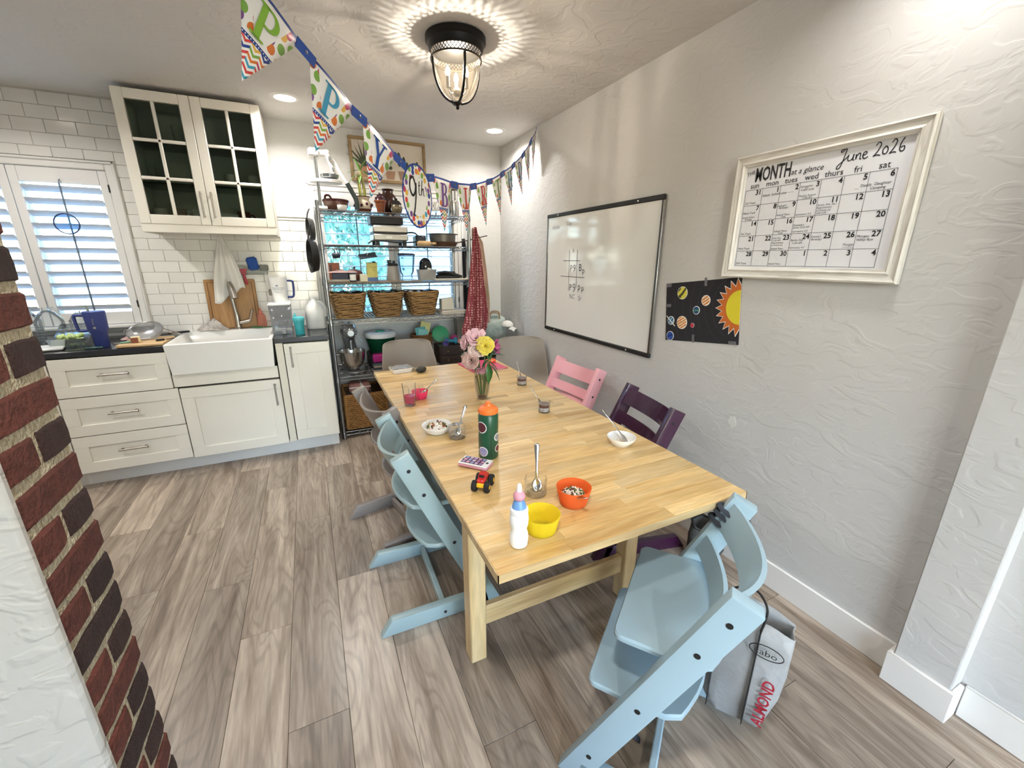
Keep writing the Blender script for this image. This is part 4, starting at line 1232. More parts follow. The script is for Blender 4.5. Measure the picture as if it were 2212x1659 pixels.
hd.build('printed_heading', M_ink, cal); hd = MB(); hd.text('MONTH', 0.074, oc(0.040, gy1 + 0.031) @ Matrix.Diagonal((0.55, 1, 1, 1)), bold=0.0014); hd.build('printed_heading', M_ink, cal); hd = MB(); hd.text('at a glance', 0.028, oc(0.190, gy1 + 0.034), shear=0.25); hd.build('printed_heading', M_ink, cal); hd = MB(); hd.text('THE', 0.020, oc(0.004, gy1 + 0.055) @ Matrix.Rotation(R_(12), 4, 'Z'))
hd.build('printed_heading', M_ink, cal)
nm_ = MB()
days = [31] + list(range(1, 31)) + [1, 2, 3, 4]
for i, d_ in enumerate(days):
    nm_ = MB(); nm_.text(str(d_), 0.026, oc(gx0 + gw * (i % 7 + 1) - 0.004, gy1 - gh * (i // 7) - 0.021), align='RIGHT', bold=0.0006); nm_.build('date_number', M_ink, cal)
hw = MB()
J = lambda pts, ox, oy, s=1.0: [(ox + x * s, oy + y * s) for x, y in pts]
sp2 = lambda pts, k=4: [(p.x, p.y) for p in smooth_path([(x, y, 0) for x, y in pts], k)]
jx, jy, js = 0.352, gy1 + 0.043, 0.047
for s_ in ([(0.35, 0.95), (0.15, 0.9), (0.2, 0.75), (0.5, 0.95), (0.42, 0.4), (0.25, -0.25), (0.05, -0.35), (0.05, -0.15), (0.4, 0.15), (0.7, 0.45)],
           [(0.72, 0.5), (0.68, 0.2), (0.8, 0.08), (0.98, 0.2), (1.05, 0.5), (1.03, 0.15), (1.12, 0.08)],
           [(1.2, 0.45), (1.22, 0.1), (1.24, 0.3), (1.38, 0.48), (1.48, 0.4), (1.48, 0.1), (1.58, 0.08)],
           [(1.62, 0.28), (1.85, 0.35), (1.82, 0.5), (1.68, 0.45), (1.64, 0.2), (1.78, 0.06), (1.98, 0.15)],
           [(2.35, 0.75), (2.5, 0.95), (2.65, 0.8), (2.55, 0.45), (2.35, 0.15), (2.3, 0.1), (2.5, 0.15), (2.72, 0.08)],
           [(2.95, 0.6), (2.82, 0.4), (2.88, 0.15), (3.05, 0.15), (3.12, 0.4), (3.0, 0.6), (2.93, 0.58)],
           [(3.28, 0.75), (3.42, 0.95), (3.56, 0.8), (3.46, 0.45), (3.28, 0.15), (3.25, 0.1), (3.45, 0.15), (3.62, 0.1)],
           [(3.95, 0.95), (3.8, 0.6), (3.78, 0.25), (3.92, 0.1), (4.05, 0.22), (4.0, 0.42), (3.82, 0.35)]):
    hw.rib(sp2(J(s_, jx, jy, js)), 0.0032, cm)
hw.build('marker_title', M_ink, cal)
nt_ = MB()
def note(c_, r_, txt, dx=0.004, dy=0.006, sz=0.0115, sh=0.12):
    nt_ = MB(); nt_.text(txt, sz, oc(gx0 + gw * c_ + dx, gy1 - gh * (r_ + 1) + dy), shear=sh); nt_.build('handwritten_note', mat('fine_ink', '#26262c', 0.6, var=0.02), cal)
note(0, 0, 'Girl Track'); note(1, 0, 'Aaliyah  Softball camp \u2014\u2014', 0.002, 0.030); note(3, 0, '9 AM-10:30', 0.006, 0.030, 0.010)
note(3, 0, 'Gymnastics', 0.002, 0.043, 0.010); note(3, 0, '4-5', 0.02, 0.037, 0.009); note(3, 0, 'Thacher Funeral', 0.001, 0.010, 0.0095); note(3, 0, '11:00 AM', 0.016, 0.002, 0.009)
note(5, 0, 'Daddy  Daughter', 0.055, 0.018, 0.0125); note(5, 0, 'Camping', 0.085, 0.006, 0.0125); note(5, 0, '\u2014', 0.04, 0.010)
note(0, 1, 'Mom Track', 0.004, 0.028); note(0, 1, 'Auntie Jenny\'s', 0.003, 0.012, 0.0095); note(0, 1, 'Birthday', 0.015, 0.003, 0.0095)
note(2, 1, 'Aaliyah\'s', 0.002, 0.044, 0.010); note(2, 1, 'Birthday!', 0.008, 0.036, 0.010); note(2, 1, 'Aaliyah Piano', 0.002, 0.010, 0.010); note(2, 1, '10:00', 0.02, 0.002, 0.009)
note(3, 1, 'Gymnastics 4-5', 0.001, 0.005, 0.0095)
for k, s_ in enumerate(('Simon, Ami, Ap.)', 'Appointment', 'w/ Emma (x)', '2:00-3:00')): note(4, 1, s_, 0.002, 0.032 - 0.0095 * k, 0.0095)
note(0, 2, 'Girl Track'); note(2, 2, 'Aaliyah Piano', 0.002, 0.010, 0.010); note(2, 2, '10:00', 0.02, 0.002, 0.009); note(3, 2, 'Kennedy\'s', 0.002, 0.028, 0.010); note(3, 2, 'Arrive 10:45 AM', 0.002, 0.019, 0.009); note(3, 2, 'Gymnastics 4-5', 0.001, 0.005, 0.0095)
note(0, 3, 'Mom Track')
for k, s_ in enumerate(('Girls Out', '11:00 AM', 'Appointment', 'w/ Emma (x)')): note(2, 3, s_, 0.002, 0.045 - 0.009 * k, 0.009)
note(2, 3, 'Aaliyah Piano', 0.002, 0.004, 0.0095); note(3, 3, 'Barbie Day', 0.003, 0.034, 0.0105); note(3, 3, '11:00 AM', 0.008, 0.023, 0.010); note(3, 3, 'Gymnastics 4-5', 0.001, 0.006, 0.0095)
note(4, 3, 'Kenzie\'s', 0.002, 0.044, 0.0105); note(4, 3, 'Birthday!', 0.004, 0.034, 0.0105); note(6, 3, 'Morgan', 0.003, 0.038, 0.012); note(6, 3, 'Valley Run', 0.003, 0.027, 0.012); note(5, 3, 'Morgan', 0.04, 0.012, 0.011); note(5, 3, '\u2014\u2014\u2014', 0.04, 0.003)
note(0, 4, 'Girl Track'); note(2, 4, 'Aaliyah Piano', 0.002, 0.006, 0.0095)
sc = MB()
for pts in ([(0.56, 0.20), (0.545, 0.18), (0.556, 0.165), (0.55, 0.19)],):
    sc.rib(pts, 0.0015, cm, 0.014)
# spackle spot on the wall
sp = []
for i in range(14):
    a = 2 * PI * i / 14
    sp.append((0.024 * math.cos(a) * rnd.uniform(.7, 1.1), 0.03 * math.sin(a) * rnd.uniform(.7, 1.1)))
MB().prism(sp, 0.0012, wall_m(1.22, 0.70)).build('spackle_patch', mat('white_spackle', '#dedcd4', 0.8, bump=0.3), bpy.data.objects['wall_right'])

# ------------------------------------------------------------------ birthday banner
def print_mat(name, circle=False):
    """flat print on card: white field, confetti dots near the edge, and (pennants) a zig-zag tail; UV = card coordinates"""
    m, nt, N, L, P = nodes_of(name)
    uv = N.new('ShaderNodeUVMap'); uv.uv_map = 'card'
    sep = N.new('ShaderNodeSeparateXYZ'); L.new(uv.outputs[0], sep.inputs[0])
    def math_(op, a, b=None, c=None):
        n = N.new('ShaderNodeMath'); n.operation = op
        for i, v in enumerate((a, b, c)):
            if v is None: continue
            if isinstance(v, (int, float)): n.inputs[i].default_value = v
            else: L.new(v, n.inputs[i])
        return n.outputs[0]
    def mix(f, a, b):
        n = N.new('ShaderNodeMix'); n.data_type = 'RGBA'
        L.new(f, n.inputs[0])
        for i, v in ((6, a), (7, b)):
            if isinstance(v, tuple): n.inputs[i].default_value = v
            else: L.new(v, n.inputs[i])
        return n.outputs[2]
    pal = ['#d8433f', '#3aa0c4', '#e8b64c', '#7a4d94', '#7fae4a', '#1e3f94', '#e07a34', '#c03a6a']
    def palette(val):
        cr = N.new('ShaderNodeValToRGB'); cr.color_ramp.interpolation = 'CONSTANT'
        e = cr.color_ramp.elements
        e[0].position = 0; e[0].color = lin(pal[0]); e[1].position = 1 / 8; e[1].color = lin(pal[1])
        for k in range(2, 8):
            x_ = e.new(k / 8); x_.color = lin(pal[k])
        L.new(val, cr.inputs[0]); return cr.outputs[0]
    U, V = sep.outputs[0], sep.outputs[1]
    vo = N.new('ShaderNodeTexVoronoi'); vo.voronoi_dimensions = '2D'; vo.inputs['Scale'].default_value = 9.5 if circle else 7.0
    vo.inputs['Randomness'].default_value = 0.75
    L.new(uv.outputs[0], vo.inputs['Vector'])
    dot = math_('LESS_THAN', vo.outputs['Distance'], 0.43)
    sc = N.new('ShaderNodeSeparateColor'); L.new(vo.outputs['Color'], sc.inputs[0])
    dcol = palette(sc.outputs[0])
    white = lin('#f6f4f0')
    navy = lin('#1f4191')
    if circle:
        dx = math_('SUBTRACT', U, 0.5); dy = math_('SUBTRACT', V, 0.5)
        r = math_('SQRT', math_('ADD', math_('MULTIPLY', dx, dx), math_('MULTIPLY', dy, dy)))
        inr = math_('GREATER_THAN', r, 0.31)
        col = mix(math_('MULTIPLY', dot, inr), white, dcol)
        col = mix(math_('GREATER_THAN', r, 0.468), col, navy)
    else:
        # distance from the slanted sides, in card units: half width at V is (1-V)/2
        hw_ = math_('MULTIPLY', math_('SUBTRACT', 1.0, V), 0.5)
        ed = math_('SUBTRACT', hw_, math_('ABSOLUTE', math_('SUBTRACT', U, 0.5)))
        edge = math_('MULTIPLY', math_('LESS_THAN', ed, 0.17), math_('LESS_THAN', V, 0.49))
        col = mix(math_('MULTIPLY', dot, edge), white, dcol)
        # zig-zag tail
        tri = math_('ABSOLUTE', math_('SUBTRACT', math_('FRACT', math_('MULTIPLY', U, 7.0)), 0.5))
        ph = math_('ADD', math_('MULTIPLY', V, 15.0), math_('MULTIPLY', tri, 1.5))
        st = math_('LESS_THAN', math_('FRACT', ph), 0.52)
        wn_ = N.new('ShaderNodeTexWhiteNoise'); wn_.noise_dimensions = '2D'
        cb = N.new('ShaderNodeCombineXYZ')
        L.new(math_('FLOOR', ph), cb.inputs[0]); L.new(math_('FLOOR', math_('MULTIPLY', U, 7.0)), cb.inputs[1])
        L.new(cb.outputs[0], wn_.inputs['Vector'])
        zig = mix(st, white, palette(wn_.outputs['Value']))
        col = mix(math_('GREATER_THAN', V, 0.56), col, zig)
        band = math_('MULTIPLY', math_('GREATER_THAN', V, 0.535), math_('LESS_THAN', V, 0.575))
        dotn = math_('LESS_THAN', math_('ABSOLUTE', math_('SUBTRACT', math_('FRACT', math_('MULTIPLY', U, 26.0)), 0.5)), 0.17)
        dotn = math_('MULTIPLY', dotn, math_('LESS_THAN', math_('ABSOLUTE', math_('SUBTRACT', V, 0.555)), 0.007))
        col = mix(band, col, mix(dotn, navy, white))
        col = mix(math_('LESS_THAN', V, 0.035), col, navy)
    L.new(col, P.inputs['Base Color'])
    P.inputs['Roughness'].default_value = 0.45
    MATS[name] = m
    return m
M_pen = print_mat('pennant_print')
M_circ = print_mat('circle_print', True)
M_blue = mat('royal_blue_ribbon', '#2450a6', 0.5, var=0.05)
BW = Vector((1.752, 3.238, 2.428)); BD = Vector((1, 1, 0)) / math.sqrt(2); BZ = Vector((0, 0, 1)); BN = Vector((1, -1, 0)) / math.sqrt(2)
def bp(s, z, o=0.0): return BW + BD * s + BZ * (z - BW.z) + BN * o
ban = thing('birthday_banner', 'colourful birthday pennant banner hung from the ceiling corner across the room', 'banner', (0, 0, 0))
def glyph(ch):
    """slab-serif capitals in a 0.7 x 1 box; list of polygons"""
    q = lambda x0, y0, x1, y1: [(x0, y0), (x1, y0), (x1, y1), (x0, y1)]
    def band(cx, cy, rx, ry, a0, a1, w, w2=None, n=12):
        w2 = w2 if w2 is not None else w
        o = [(cx + rx * math.cos(R_(a0 + (a1 - a0) * i / n)), cy + ry * math.sin(R_(a0 + (a1 - a0) * i / n))) for i in range(n + 1)]
        i_ = [(cx + (rx - w) * math.cos(R_(a0 + (a1 - a0) * i / n)), cy + (ry - w2) * math.sin(R_(a0 + (a1 - a0) * i / n))) for i in range(n + 1)]
        return [[o[k], o[k + 1], i_[k + 1], i_[k]] for k in range(n)]
    stem = [q(0.13, 0, 0.30, 1), q(0.03, 0, 0.42, 0.06), q(0.03, 0.94, 0.35, 1)]
    if ch == 'P': return stem + [q(0.28, 0.93, 0.42, 1), q(0.28, 0.44, 0.42, 0.51)] + band(0.40, 0.72, 0.28, 0.28, -90, 90, 0.15, 0.07)
    if ch == 'B': return [q(0.13, 0, 0.30, 1), q(0.03, 0, 0.35, 0.06), q(0.03, 0.94, 0.35, 1), q(0.28, 0.93, 0.40, 1), q(0.28, 0.49, 0.42, 0.56), q(0.28, 0, 0.42, 0.06)] + band(0.38, 0.765, 0.24, 0.235, -90, 90, 0.14, 0.065) + band(0.40, 0.275, 0.28, 0.275, -90, 90, 0.16, 0.065)
    if ch == 'R': return stem + [q(0.28, 0.93, 0.40, 1), q(0.28, 0.46, 0.40, 0.53)] + band(0.38, 0.73, 0.26, 0.27, -90, 90, 0.15, 0.07) + [[(0.32, 0.5), (0.46, 0.5), (0.68, 0.0), (0.50, 0.0)], q(0.48, 0, 0.76, 0.06)]
    if ch == 'I': return [q(0.27, 0, 0.44, 1), q(0.13, 0, 0.58, 0.07), q(0.13, 0.93, 0.58, 1)]
    if ch == 'T': return [q(0.27, 0, 0.44, 1), q(0.13, 0, 0.58, 0.06), q(0.0, 0.92, 0.71, 1), q(0.0, 0.76, 0.05, 0.94), q(0.66, 0.76, 0.71, 0.94)]
    if ch == 'H': return [q(0.08, 0, 0.24, 1), q(0.0, 0, 0.32, 0.06), q(0.0, 0.94, 0.32, 1), q(0.50, 0, 0.66, 1), q(0.42, 0, 0.74, 0.06), q(0.42, 0.94, 0.74, 1), q(0.2, 0.46, 0.54, 0.54)]
    if ch == 'D': return [q(0.11, 0, 0.27, 1), q(0.02, 0, 0.3, 0.06), q(0.02, 0.94, 0.3, 1), q(0.25, 0.93, 0.34, 1), q(0.25, 0, 0.34, 0.07)] + band(0.32, 0.5, 0.40, 0.5, -90, 90, 0.16, 0.07)
    if ch == 'A': return [[(0.05, 0), (0.13, 0), (0.40, 0.92), (0.32, 1.0)], [(0.48, 0), (0.66, 0), (0.41, 1.0), (0.31, 1.0)], q(-0.03, 0, 0.24, 0.06), q(0.40, 0, 0.74, 0.06), q(0.17, 0.28, 0.56, 0.35)]
    if ch == 'Y': return [q(0.28, 0, 0.44, 0.48), q(0.16, 0, 0.56, 0.06), [(0.28, 0.46), (0.44, 0.46), (0.21, 0.97), (0.04, 0.97)], [(0.36, 0.46), (0.44, 0.46), (0.64, 0.97), (0.55, 0.97)], q(-0.04, 0.94, 0.30, 1), q(0.46, 0.94, 0.74, 1)]
def pennant(a, b, ch, colr, blend=0.0, h=0.245):
    A, B = bp(*a), bp(*b)
    u = (B - A); w = u.length; u.normalize()
    v = u.cross(BN).normalized()
    if v.z > 0: v = -v
    v = (v * (1 - blend) + Vector((0, 0, -1)) * blend).normalized()
    n_ = u.cross(v).normalized()
    if n_.dot(Vector((0, -1, 0))) < 0: n_ = -n_
    rows = 8
    vs_ = []; uvs = []
    curl = rnd.uniform(-0.012, 0.012)
    for j in range(rows + 1):
        V = j / rows
        for i in range(5):
            U = i / 4
            uu = 0.5 + (U - 0.5) * (1 - V)
            vs_.append(A + u * (uu * w) + v * (V * h) + n_ * (curl * V * V + 0.006 * math.sin(PI * U) * (1 - V)))
            uvs.append((uu, V))
    fs = [(j * 5 + i, j * 5 + i + 1, (j + 1) * 5 + i + 1, (j + 1) * 5 + i) for j in range(rows) for i in range(4)]
    me = bpy.data.meshes.new('pennant'); me.from_pydata(vs_, [], fs); me.materials.append(M_pen)
    lay = me.uv_layers.new(name='card')
    for lp in me.loops: lay.data[lp.index].uv = uvs[lp.vertex_index]
    me.polygons.foreach_set('use_smooth', [True] * len(me.polygons))
    o = bpy.data.objects.new('pennant', me); C.objects.link(o); o.parent = ban
    mod_solid(o, 0.0008)
    lh = 0.43 * h
    Ml = frame_m(A + u * (w * 0.5 - 0.36 * lh) + v * (0.085 * h + lh) + n_ * 0.0065, u, -v)
    mb = MB()
    for pg in glyph(ch):
        vs3 = [Ml @ Vector((x * lh, y * lh, 0.0)) for x, y in pg]
        mb.add(vs3, [tuple(range(len(pg)))])
    lo = mb.build('letter', mat('letter_' + colr, colr, 0.45, var=0.02), o)
    lo.matrix_parent_inverse = Matrix.Identity(4)
    # the letter must face the room: lift along the normal that points to the viewer side
    return o
PEN = [((-2.560, 2.135), (-2.388, 2.036), 'P', '#8cbf3f'), ((-2.362, 2.024), (-2.172, 1.931), 'P', '#3f9fc8'), ((-2.140, 1.922), (-1.942, 1.838), 'Y', '#1f4fa3'),
       ((-1.672, 1.813), (-1.462, 1.816), 'B', '#7a4a9a'), ((-1.430, 1.818), (-1.232, 1.841), 'I', '#d8413f'), ((-1.195, 1.849), (-1.003, 1.900), 'R', '#d8413f'),
       ((-0.955, 1.912), (-0.775, 1.979), 'T', '#7d9c4a'), ((-0.739, 1.993), (-0.560, 2.067), 'H', '#3f86a8'), ((-0.531, 2.082), (-0.345, 2.176), 'D', '#1f3f8a'),
       ((-0.315, 2.195), (-0.165, 2.297), 'A', '#9a8a9a'), ((-0.140, 2.318), (-0.008, 2.418), 'Y', '#9a8a9a')]
for k, (a, b, ch_, cl_) in enumerate(PEN):
    pennant(a, b, ch_, cl_, 0.0 if k < 8 else (0.25, 0.6, 0.85)[k - 8], 0.245)
# ribbon tabs and grommets between pennants
def tab(a, b):
    A, B = bp(a[0], a[1] - 0.012, 0.002), bp(b[0], b[1] - 0.012, 0.002)
    u = (B - A).normalized(); v = u.cross(BN).normalized()
    mb = MB()
    A2, B2 = A - u * 0.022, B + u * 0.022
    h_ = 0.0165
    mb.add([A2 + v * h_, B2 + v * h_, B2 - v * h_, A2 - v * h_, A2 + v * h_ + BN * .0012, B2 + v * h_ + BN * .0012, B2 - v * h_ + BN * .0012, A2 - v * h_ + BN * .0012],
           [(0, 1, 2, 3), (7, 6, 5, 4), (0, 4, 5, 1), (1, 5, 6, 2), (2, 6, 7, 3), (3, 7, 4, 0)])
    o = mb.build('ribbon_tab', M_blue, ban)
    c_ = (A + B) / 2 + BN * 0.002
    MB().tube([c_ + (u * math.cos(t_) + v * math.sin(t_)) * 0.004 for t_ in [2 * PI * i / 12 for i in range(12)]], 0.0015, 5, closed=True).build('grommet', M_steel, o)
ends = [(p[0], p[1]) for p in PEN]
for i in range(len(ends) - 1):
    if i == 2: continue
    tab(ends[i][1], ends[i + 1][0])
tab((-1.942, 1.838), (-1.905, 1.825)); tab((-1.715, 1.806), (-1.672, 1.813))
tab((-2.66, 2.195), (-2.565, 2.138))
MB().tube(smooth_path([bp(-2.66, 2.19), bp(-2.85, 2.31), bp(-3.05, ZC - 0.002)], 4), 0.002, 5).build('cord', M_blue, ban)
MB().tube([bp(-0.008, 2.418), bp(0.004, 2.436)], 0.002, 5).build('cord', M_blue, ban)
# round "9th" card
cc = bp(-1.806, 1.704, 0.004); cr_ = 0.130
cu_ = BD.copy(); cv_ = Vector((0, 0, -1)); cn_ = BN
vs_ = [cc]; uvs = [(0.5, 0.5)]
n_c = 40
for rr_ in (0.33, 0.66, 1.0):
    for i in range(n_c):
        a = 2 * PI * i / n_c
        vs_.append(cc + (cu_ * math.cos(a) * 0.92 + cv_ * math.sin(a)) * cr_ * rr_)
        uvs.append((0.5 + 0.5 * rr_ * math.cos(a), 0.5 + 0.5 * rr_ * math.sin(a)))
fs = [(0, 1 + i, 1 + (i + 1) % n_c) for i in range(n_c)]
for k in range(2):
    fs += [(1 + k * n_c + i, 1 + (k + 1) * n_c + i, 1 + (k + 1) * n_c + (i + 1) % n_c, 1 + k * n_c + (i + 1) % n_c) for i in range(n_c)]
me = bpy.data.meshes.new('round_card'); me.from_pydata(vs_, [], fs); me.materials.append(M_circ)
lay = me.uv_layers.new(name='card')
for lp in me.loops: lay.data[lp.index].uv = uvs[lp.vertex_index]
rc = bpy.data.objects.new('round_card', me); C.objects.link(rc); rc.parent = ban
mod_solid(rc, 0.0012)
Mr = frame_m(cc + cn_ * 0.0015, cu_ * 1.0, -cv_) @ Matrix.Diagonal((1.3, 1.3, 1, 1))
mb = MB()
mb.rib(sp2([(-0.012, 0.028), (-0.026, 0.055), (-0.044, 0.048), (-0.048, 0.02), (-0.034, 0.0), (-0.018, 0.012), (-0.011, 0.04), (-0.014, 0.0), (-0.026, -0.045), (-0.036, -0.062)], 5), 0.0075, Mr)
mb.build('numeral', M_ink, rc)
mb = MB()
mb.rib(sp2([(0.010, 0.048), (0.008, 0.028), (0.006, 0.010), (0.014, 0.006)], 4), 0.0042, Mr)
mb.rib([(0.002, 0.034), (0.017, 0.036)], 0.0024, Mr)
mb.rib(sp2([(0.028, 0.052), (0.024, 0.03), (0.021, 0.006), (0.025, 0.022), (0.034, 0.028), (0.034, 0.012), (0.040, 0.006)], 4), 0.0042, Mr)
mb.build('ordinal', M_ink, rc)

# ------------------------------------------------------------------ things on the table
M_spoon = mat('polished_flatware', '#cfccc6', 0.16, 1.0, var=0.03)
def spoon(label, bowl_at, tip_at, L=0.15, group=None, w=0.011, name='spoon', decor=False):
    """spoon lying from its bowl to the tip of its handle (world points)"""
    a, b = Vector(bowl_at), Vector(tip_at)
    d = (b - a).normalized()
    s_ = d.cross(Vector((0, 0, 1)))
    s_ = s_.normalized() if s_.length > 1e-3 else Vector((1, 0, 0))
    n_ = s_.cross(d).normalized()
    b = a + d * L
    M = Matrix((s_, d, n_)).transposed()
    mb = MB()
    st_ = [(0.0, 0.001), (0.006, 0.010), (0.016, 0.0165), (0.028, 0.0155), (0.038, 0.008), (0.045, 0.0042), (L * 0.6, 0.0042), (L * 0.85, 0.0075), (L * 0.96, 0.0085), (L, 0.004)]
    vs_ = []
    for (t_, w_) in st_:
        dip = -0.006 * max(0, 1 - ((t_ - 0.02) / 0.022) ** 2) if t_ < 0.045 else 0.003 * (t_ - 0.045) / L
        for k in (-1, -0.5, 0, 0.5, 1):
            z_ = dip * (1 - k * k) if t_ < 0.045 else dip + 0.0012 * (1 - k * k)
            vs_.append(M @ Vector((w_ * k, t_, z_)) + a)
    fs = [(j * 5 + i, j * 5 + i + 1, (j + 1) * 5 + i + 1, (j + 1) * 5 + i) for j in range(len(st_) - 1) for i in range(4)]
    mb.add(vs_, fs)
    o = mb.build(name, M_spoon, None, angle=70)
    mod_solid(o, 0.0014)
    return tag(o, label, 'spoon', group)
def bowl_mesh(r, h, rb, t=0.0025, foot=0.0):
    return [(0.0001, 0), (rb, 0), (rb * 1.05 + (r - rb) * .35, h * .3), (r * .96, h * .75), (r, h), (r - t, h), (r * .96 - t, h * .75), (rb * 1.05 + (r - rb) * .35 - t, h * .3 + t), (rb, t * 1.2), (0.0001, t * 1.2)]
def straight_bowl(r, h, rb, t=0.002):
    return [(0.0001, 0), (rb * .94, 0), (rb, 0.003), (r, h), (r - t, h), (rb - t, 0.005), (0.0001, 0.0035)]

# vase with flowers
vs0 = Vector((0.757, 1.942, TZ))
va = thing('glass_vase', 'clear glass vase with water, holding flowers mid-table', 'vase', vs0)
MB().lathe([(0.0001, 0.0), (0.024, 0.0), (0.027, 0.004), (0.036, 0.05), (0.0395, 0.09), (0.037, 0.14), (0.031, 0.185), (0.029, 0.185), (0.0345, 0.14), (0.037, 0.09), (0.0335, 0.05), (0.025, 0.01), (0.0001, 0.009)], 28).build('vase_wall', M_clear, va)
MB().solid([(0.0245, 0.0105), (0.0332, 0.05), (0.0362, 0.088), (0.0355, 0.125)], 28).build('water', thin_glass('vase_water', '#d9d6c4', 0.1), va)
M_stem = mat('green_stem', '#5f7d3f', 0.5, var=0.15, scale=20)
M_leafg = mat('glossy_leaf', '#3c7034', 0.4, var=0.2, scale=12, col2='#254a22')
def leaf(mb, p, d, L, w, up=Vector((0, 0, 1)), curl=0.2, mi=0):
    d = Vector(d).normalized(); s_ = d.cross(up); s_ = s_.normalized() if s_.length > 1e-3 else Vector((1, 0, 0)); n_ = s_.cross(d)
    rows = [(0, 0.02), (0.2, 0.7), (0.45, 1.0), (0.7, 0.72), (0.9, 0.28), (1.0, 0.01)]
    vs_ = []
    for t_, k in rows:
        c_ = Vector(p) + d * (L * t_) - n_ * (curl * L * t_ * t_)
        vs_ += [c_ - s_ * w * k / 2 + n_ * w * .12 * k, c_, c_ + s_ * w * k / 2 + n_ * w * .12 * k]
    fs = []
    for j in range(len(rows) - 1):
        for i in range(2):
            fs.append((j * 3 + i, j * 3 + i + 1, (j + 1) * 3 + i + 1, (j + 1) * 3 + i))
    mb.add(vs_, fs, mi)
    return mb
def petals(mb, c, axis, r, n, layers, seed, ruffle=0.12, cup=0.9):
    rr = random.Random(seed); c = Vector(c); ax = Vector(axis).normalized(); e1 = ax.orthogonal().normalized(); e2 = ax.cross(e1)
    for l in range(layers):
        f = 1 - l / max(layers, 1)
        th = cup * (1 - f) + 0.25
        for k in range(n):
            a = 2 * PI * (k + 0.5 * l) / n + rr.uniform(-.2, .2)
            out = e1 * math.cos(a) + e2 * math.sin(a)
            d = (out * math.cos(th) + ax * math.sin(th)).normalized()
            s_ = ax.cross(out).normalized(); n_ = s_.cross(d)
            L = r * (0.55 + 0.5 * f) * rr.uniform(.9, 1.1); w = r * 0.95 * (0.5 + 0.5 * f)
            vs_ = []
            for t_, kk in ((0.0, 0.15), (0.35, 0.8), (0.7, 1.0), (1.0, 0.65)):
                for q in (-1, 0, 1):
                    vs_.append(c + d * (L * t_) + s_ * (w * kk * q / 2) + ax * (0.25 * L * t_ * t_ + ruffle * r * rr.uniform(-.6, .6) * t_ + abs(q) * 0.12 * r * kk))
            mb.add(vs_, [(j * 3 + i, j * 3 + i + 1, j * 3 + 4 + i, j * 3 + 3 + i) for j in range(3) for i in range(2)])
    return mb
def flower(name, label, head, r, m, n, layers, seed, axis, base, leaves=()):
    t_ = thing(name, label, 'flower', vs0, group='flowers in the table vase')
    head = Vector(head)
    o = petals(MB(), head, axis, r, n, layers, seed).build('bloom', m, t_, angle=80); mod_solid(o, 0.0009)
    MB().tube(smooth_path([base, Vector(base).lerp(head, 0.5) + Vector((0, 0, 0.02)), head], 4), 0.003, 6).build('stem', M_stem, t_)
    for (fr, d, L, w) in leaves:
        p = Vector(base).lerp(head, fr) + Vector((0, 0, 0.01))
        lo = leaf(MB(), p, d, L, w).build('leaf', M_leafg, t_, angle=80); mod_solid(lo, 0.0008)
M_pk = mat('pale_pink_petal', '#f0c4ca', 0.55, var=0.10, scale=20, sss=0.1)
M_pk2 = mat('blush_petal', '#ecd3cb', 0.55, var=0.10, scale=20)
M_yl = mat('yellow_petal', '#f2dc5c', 0.55, var=0.12, scale=20)
M_mg = mat('dusty_pink_petal', '#c98a9a', 0.55, var=0.15, scale=20)
rgt = Vector((0.902, -0.432, 0)); tw = Vector((-0.36, -0.83, 0.3))
flower('lily', 'pale pink open flower at the far left of the vase bouquet', rgt * -0.072 + Vector((0, 0, 0.295)), 0.038, M_pk, 6, 3, 1, rgt * -0.7 + tw * .5, (-0.008, 0, 0.02), [(0.8, rgt * -1 + Vector((0, 0, -.2)), 0.06, 0.03)])
flower('lily', 'tall pale pink flower at the top of the bouquet beside the yellow rose', rgt * -0.028 + Vector((0, 0, 0.315)), 0.048, M_pk, 7, 3, 2, tw + Vector((0, 0, .5)), (-0.004, 0.006, 0.02), [(0.95, Vector((0.1, 0, 1)), 0.055, 0.022)])
flower('peony', 'blush pink ruffled flower below the yellow rose', rgt * -0.022 + Vector((0, 0, 0.262)), 0.045, M_pk2, 8, 4, 3, tw, (0.0, 0.004, 0.02))
flower('rose', 'yellow ruffled rose in the middle of the bouquet', rgt * 0.022 + Vector((-0.01, -0.02, 0.285)), 0.046, M_yl, 8, 5, 4, tw, (0.006, 0, 0.02), [(0.97, rgt * .6 + Vector((0, 0, 1)), 0.09, 0.028)])
flower('carnation', 'faded blush carnation hanging at the lower left of the bouquet', rgt * -0.052 + Vector((0, -0.01, 0.205)), 0.048, mat('faded_blush_petal', '#d9b3a8', 0.6, var=0.15, scale=30), 9, 5, 5, rgt * -.4 + tw, (-0.01, 0.003, 0.02), [(0.9, rgt * -.7 + Vector((0, 0, .9)), 0.06, 0.03)])
flower('lily', 'magenta lily petals at the right edge of the bouquet', rgt * 0.062 + Vector((0, 0, 0.275)), 0.035, mat('magenta_petal', '#c05a8c', 0.55, var=0.12), 5, 2, 6, rgt * .8 + tw * .4, (0.01, 0.004, 0.02), [(0.6, rgt * 0.8 + Vector((0, 0, -.9)), 0.10, 0.04)])
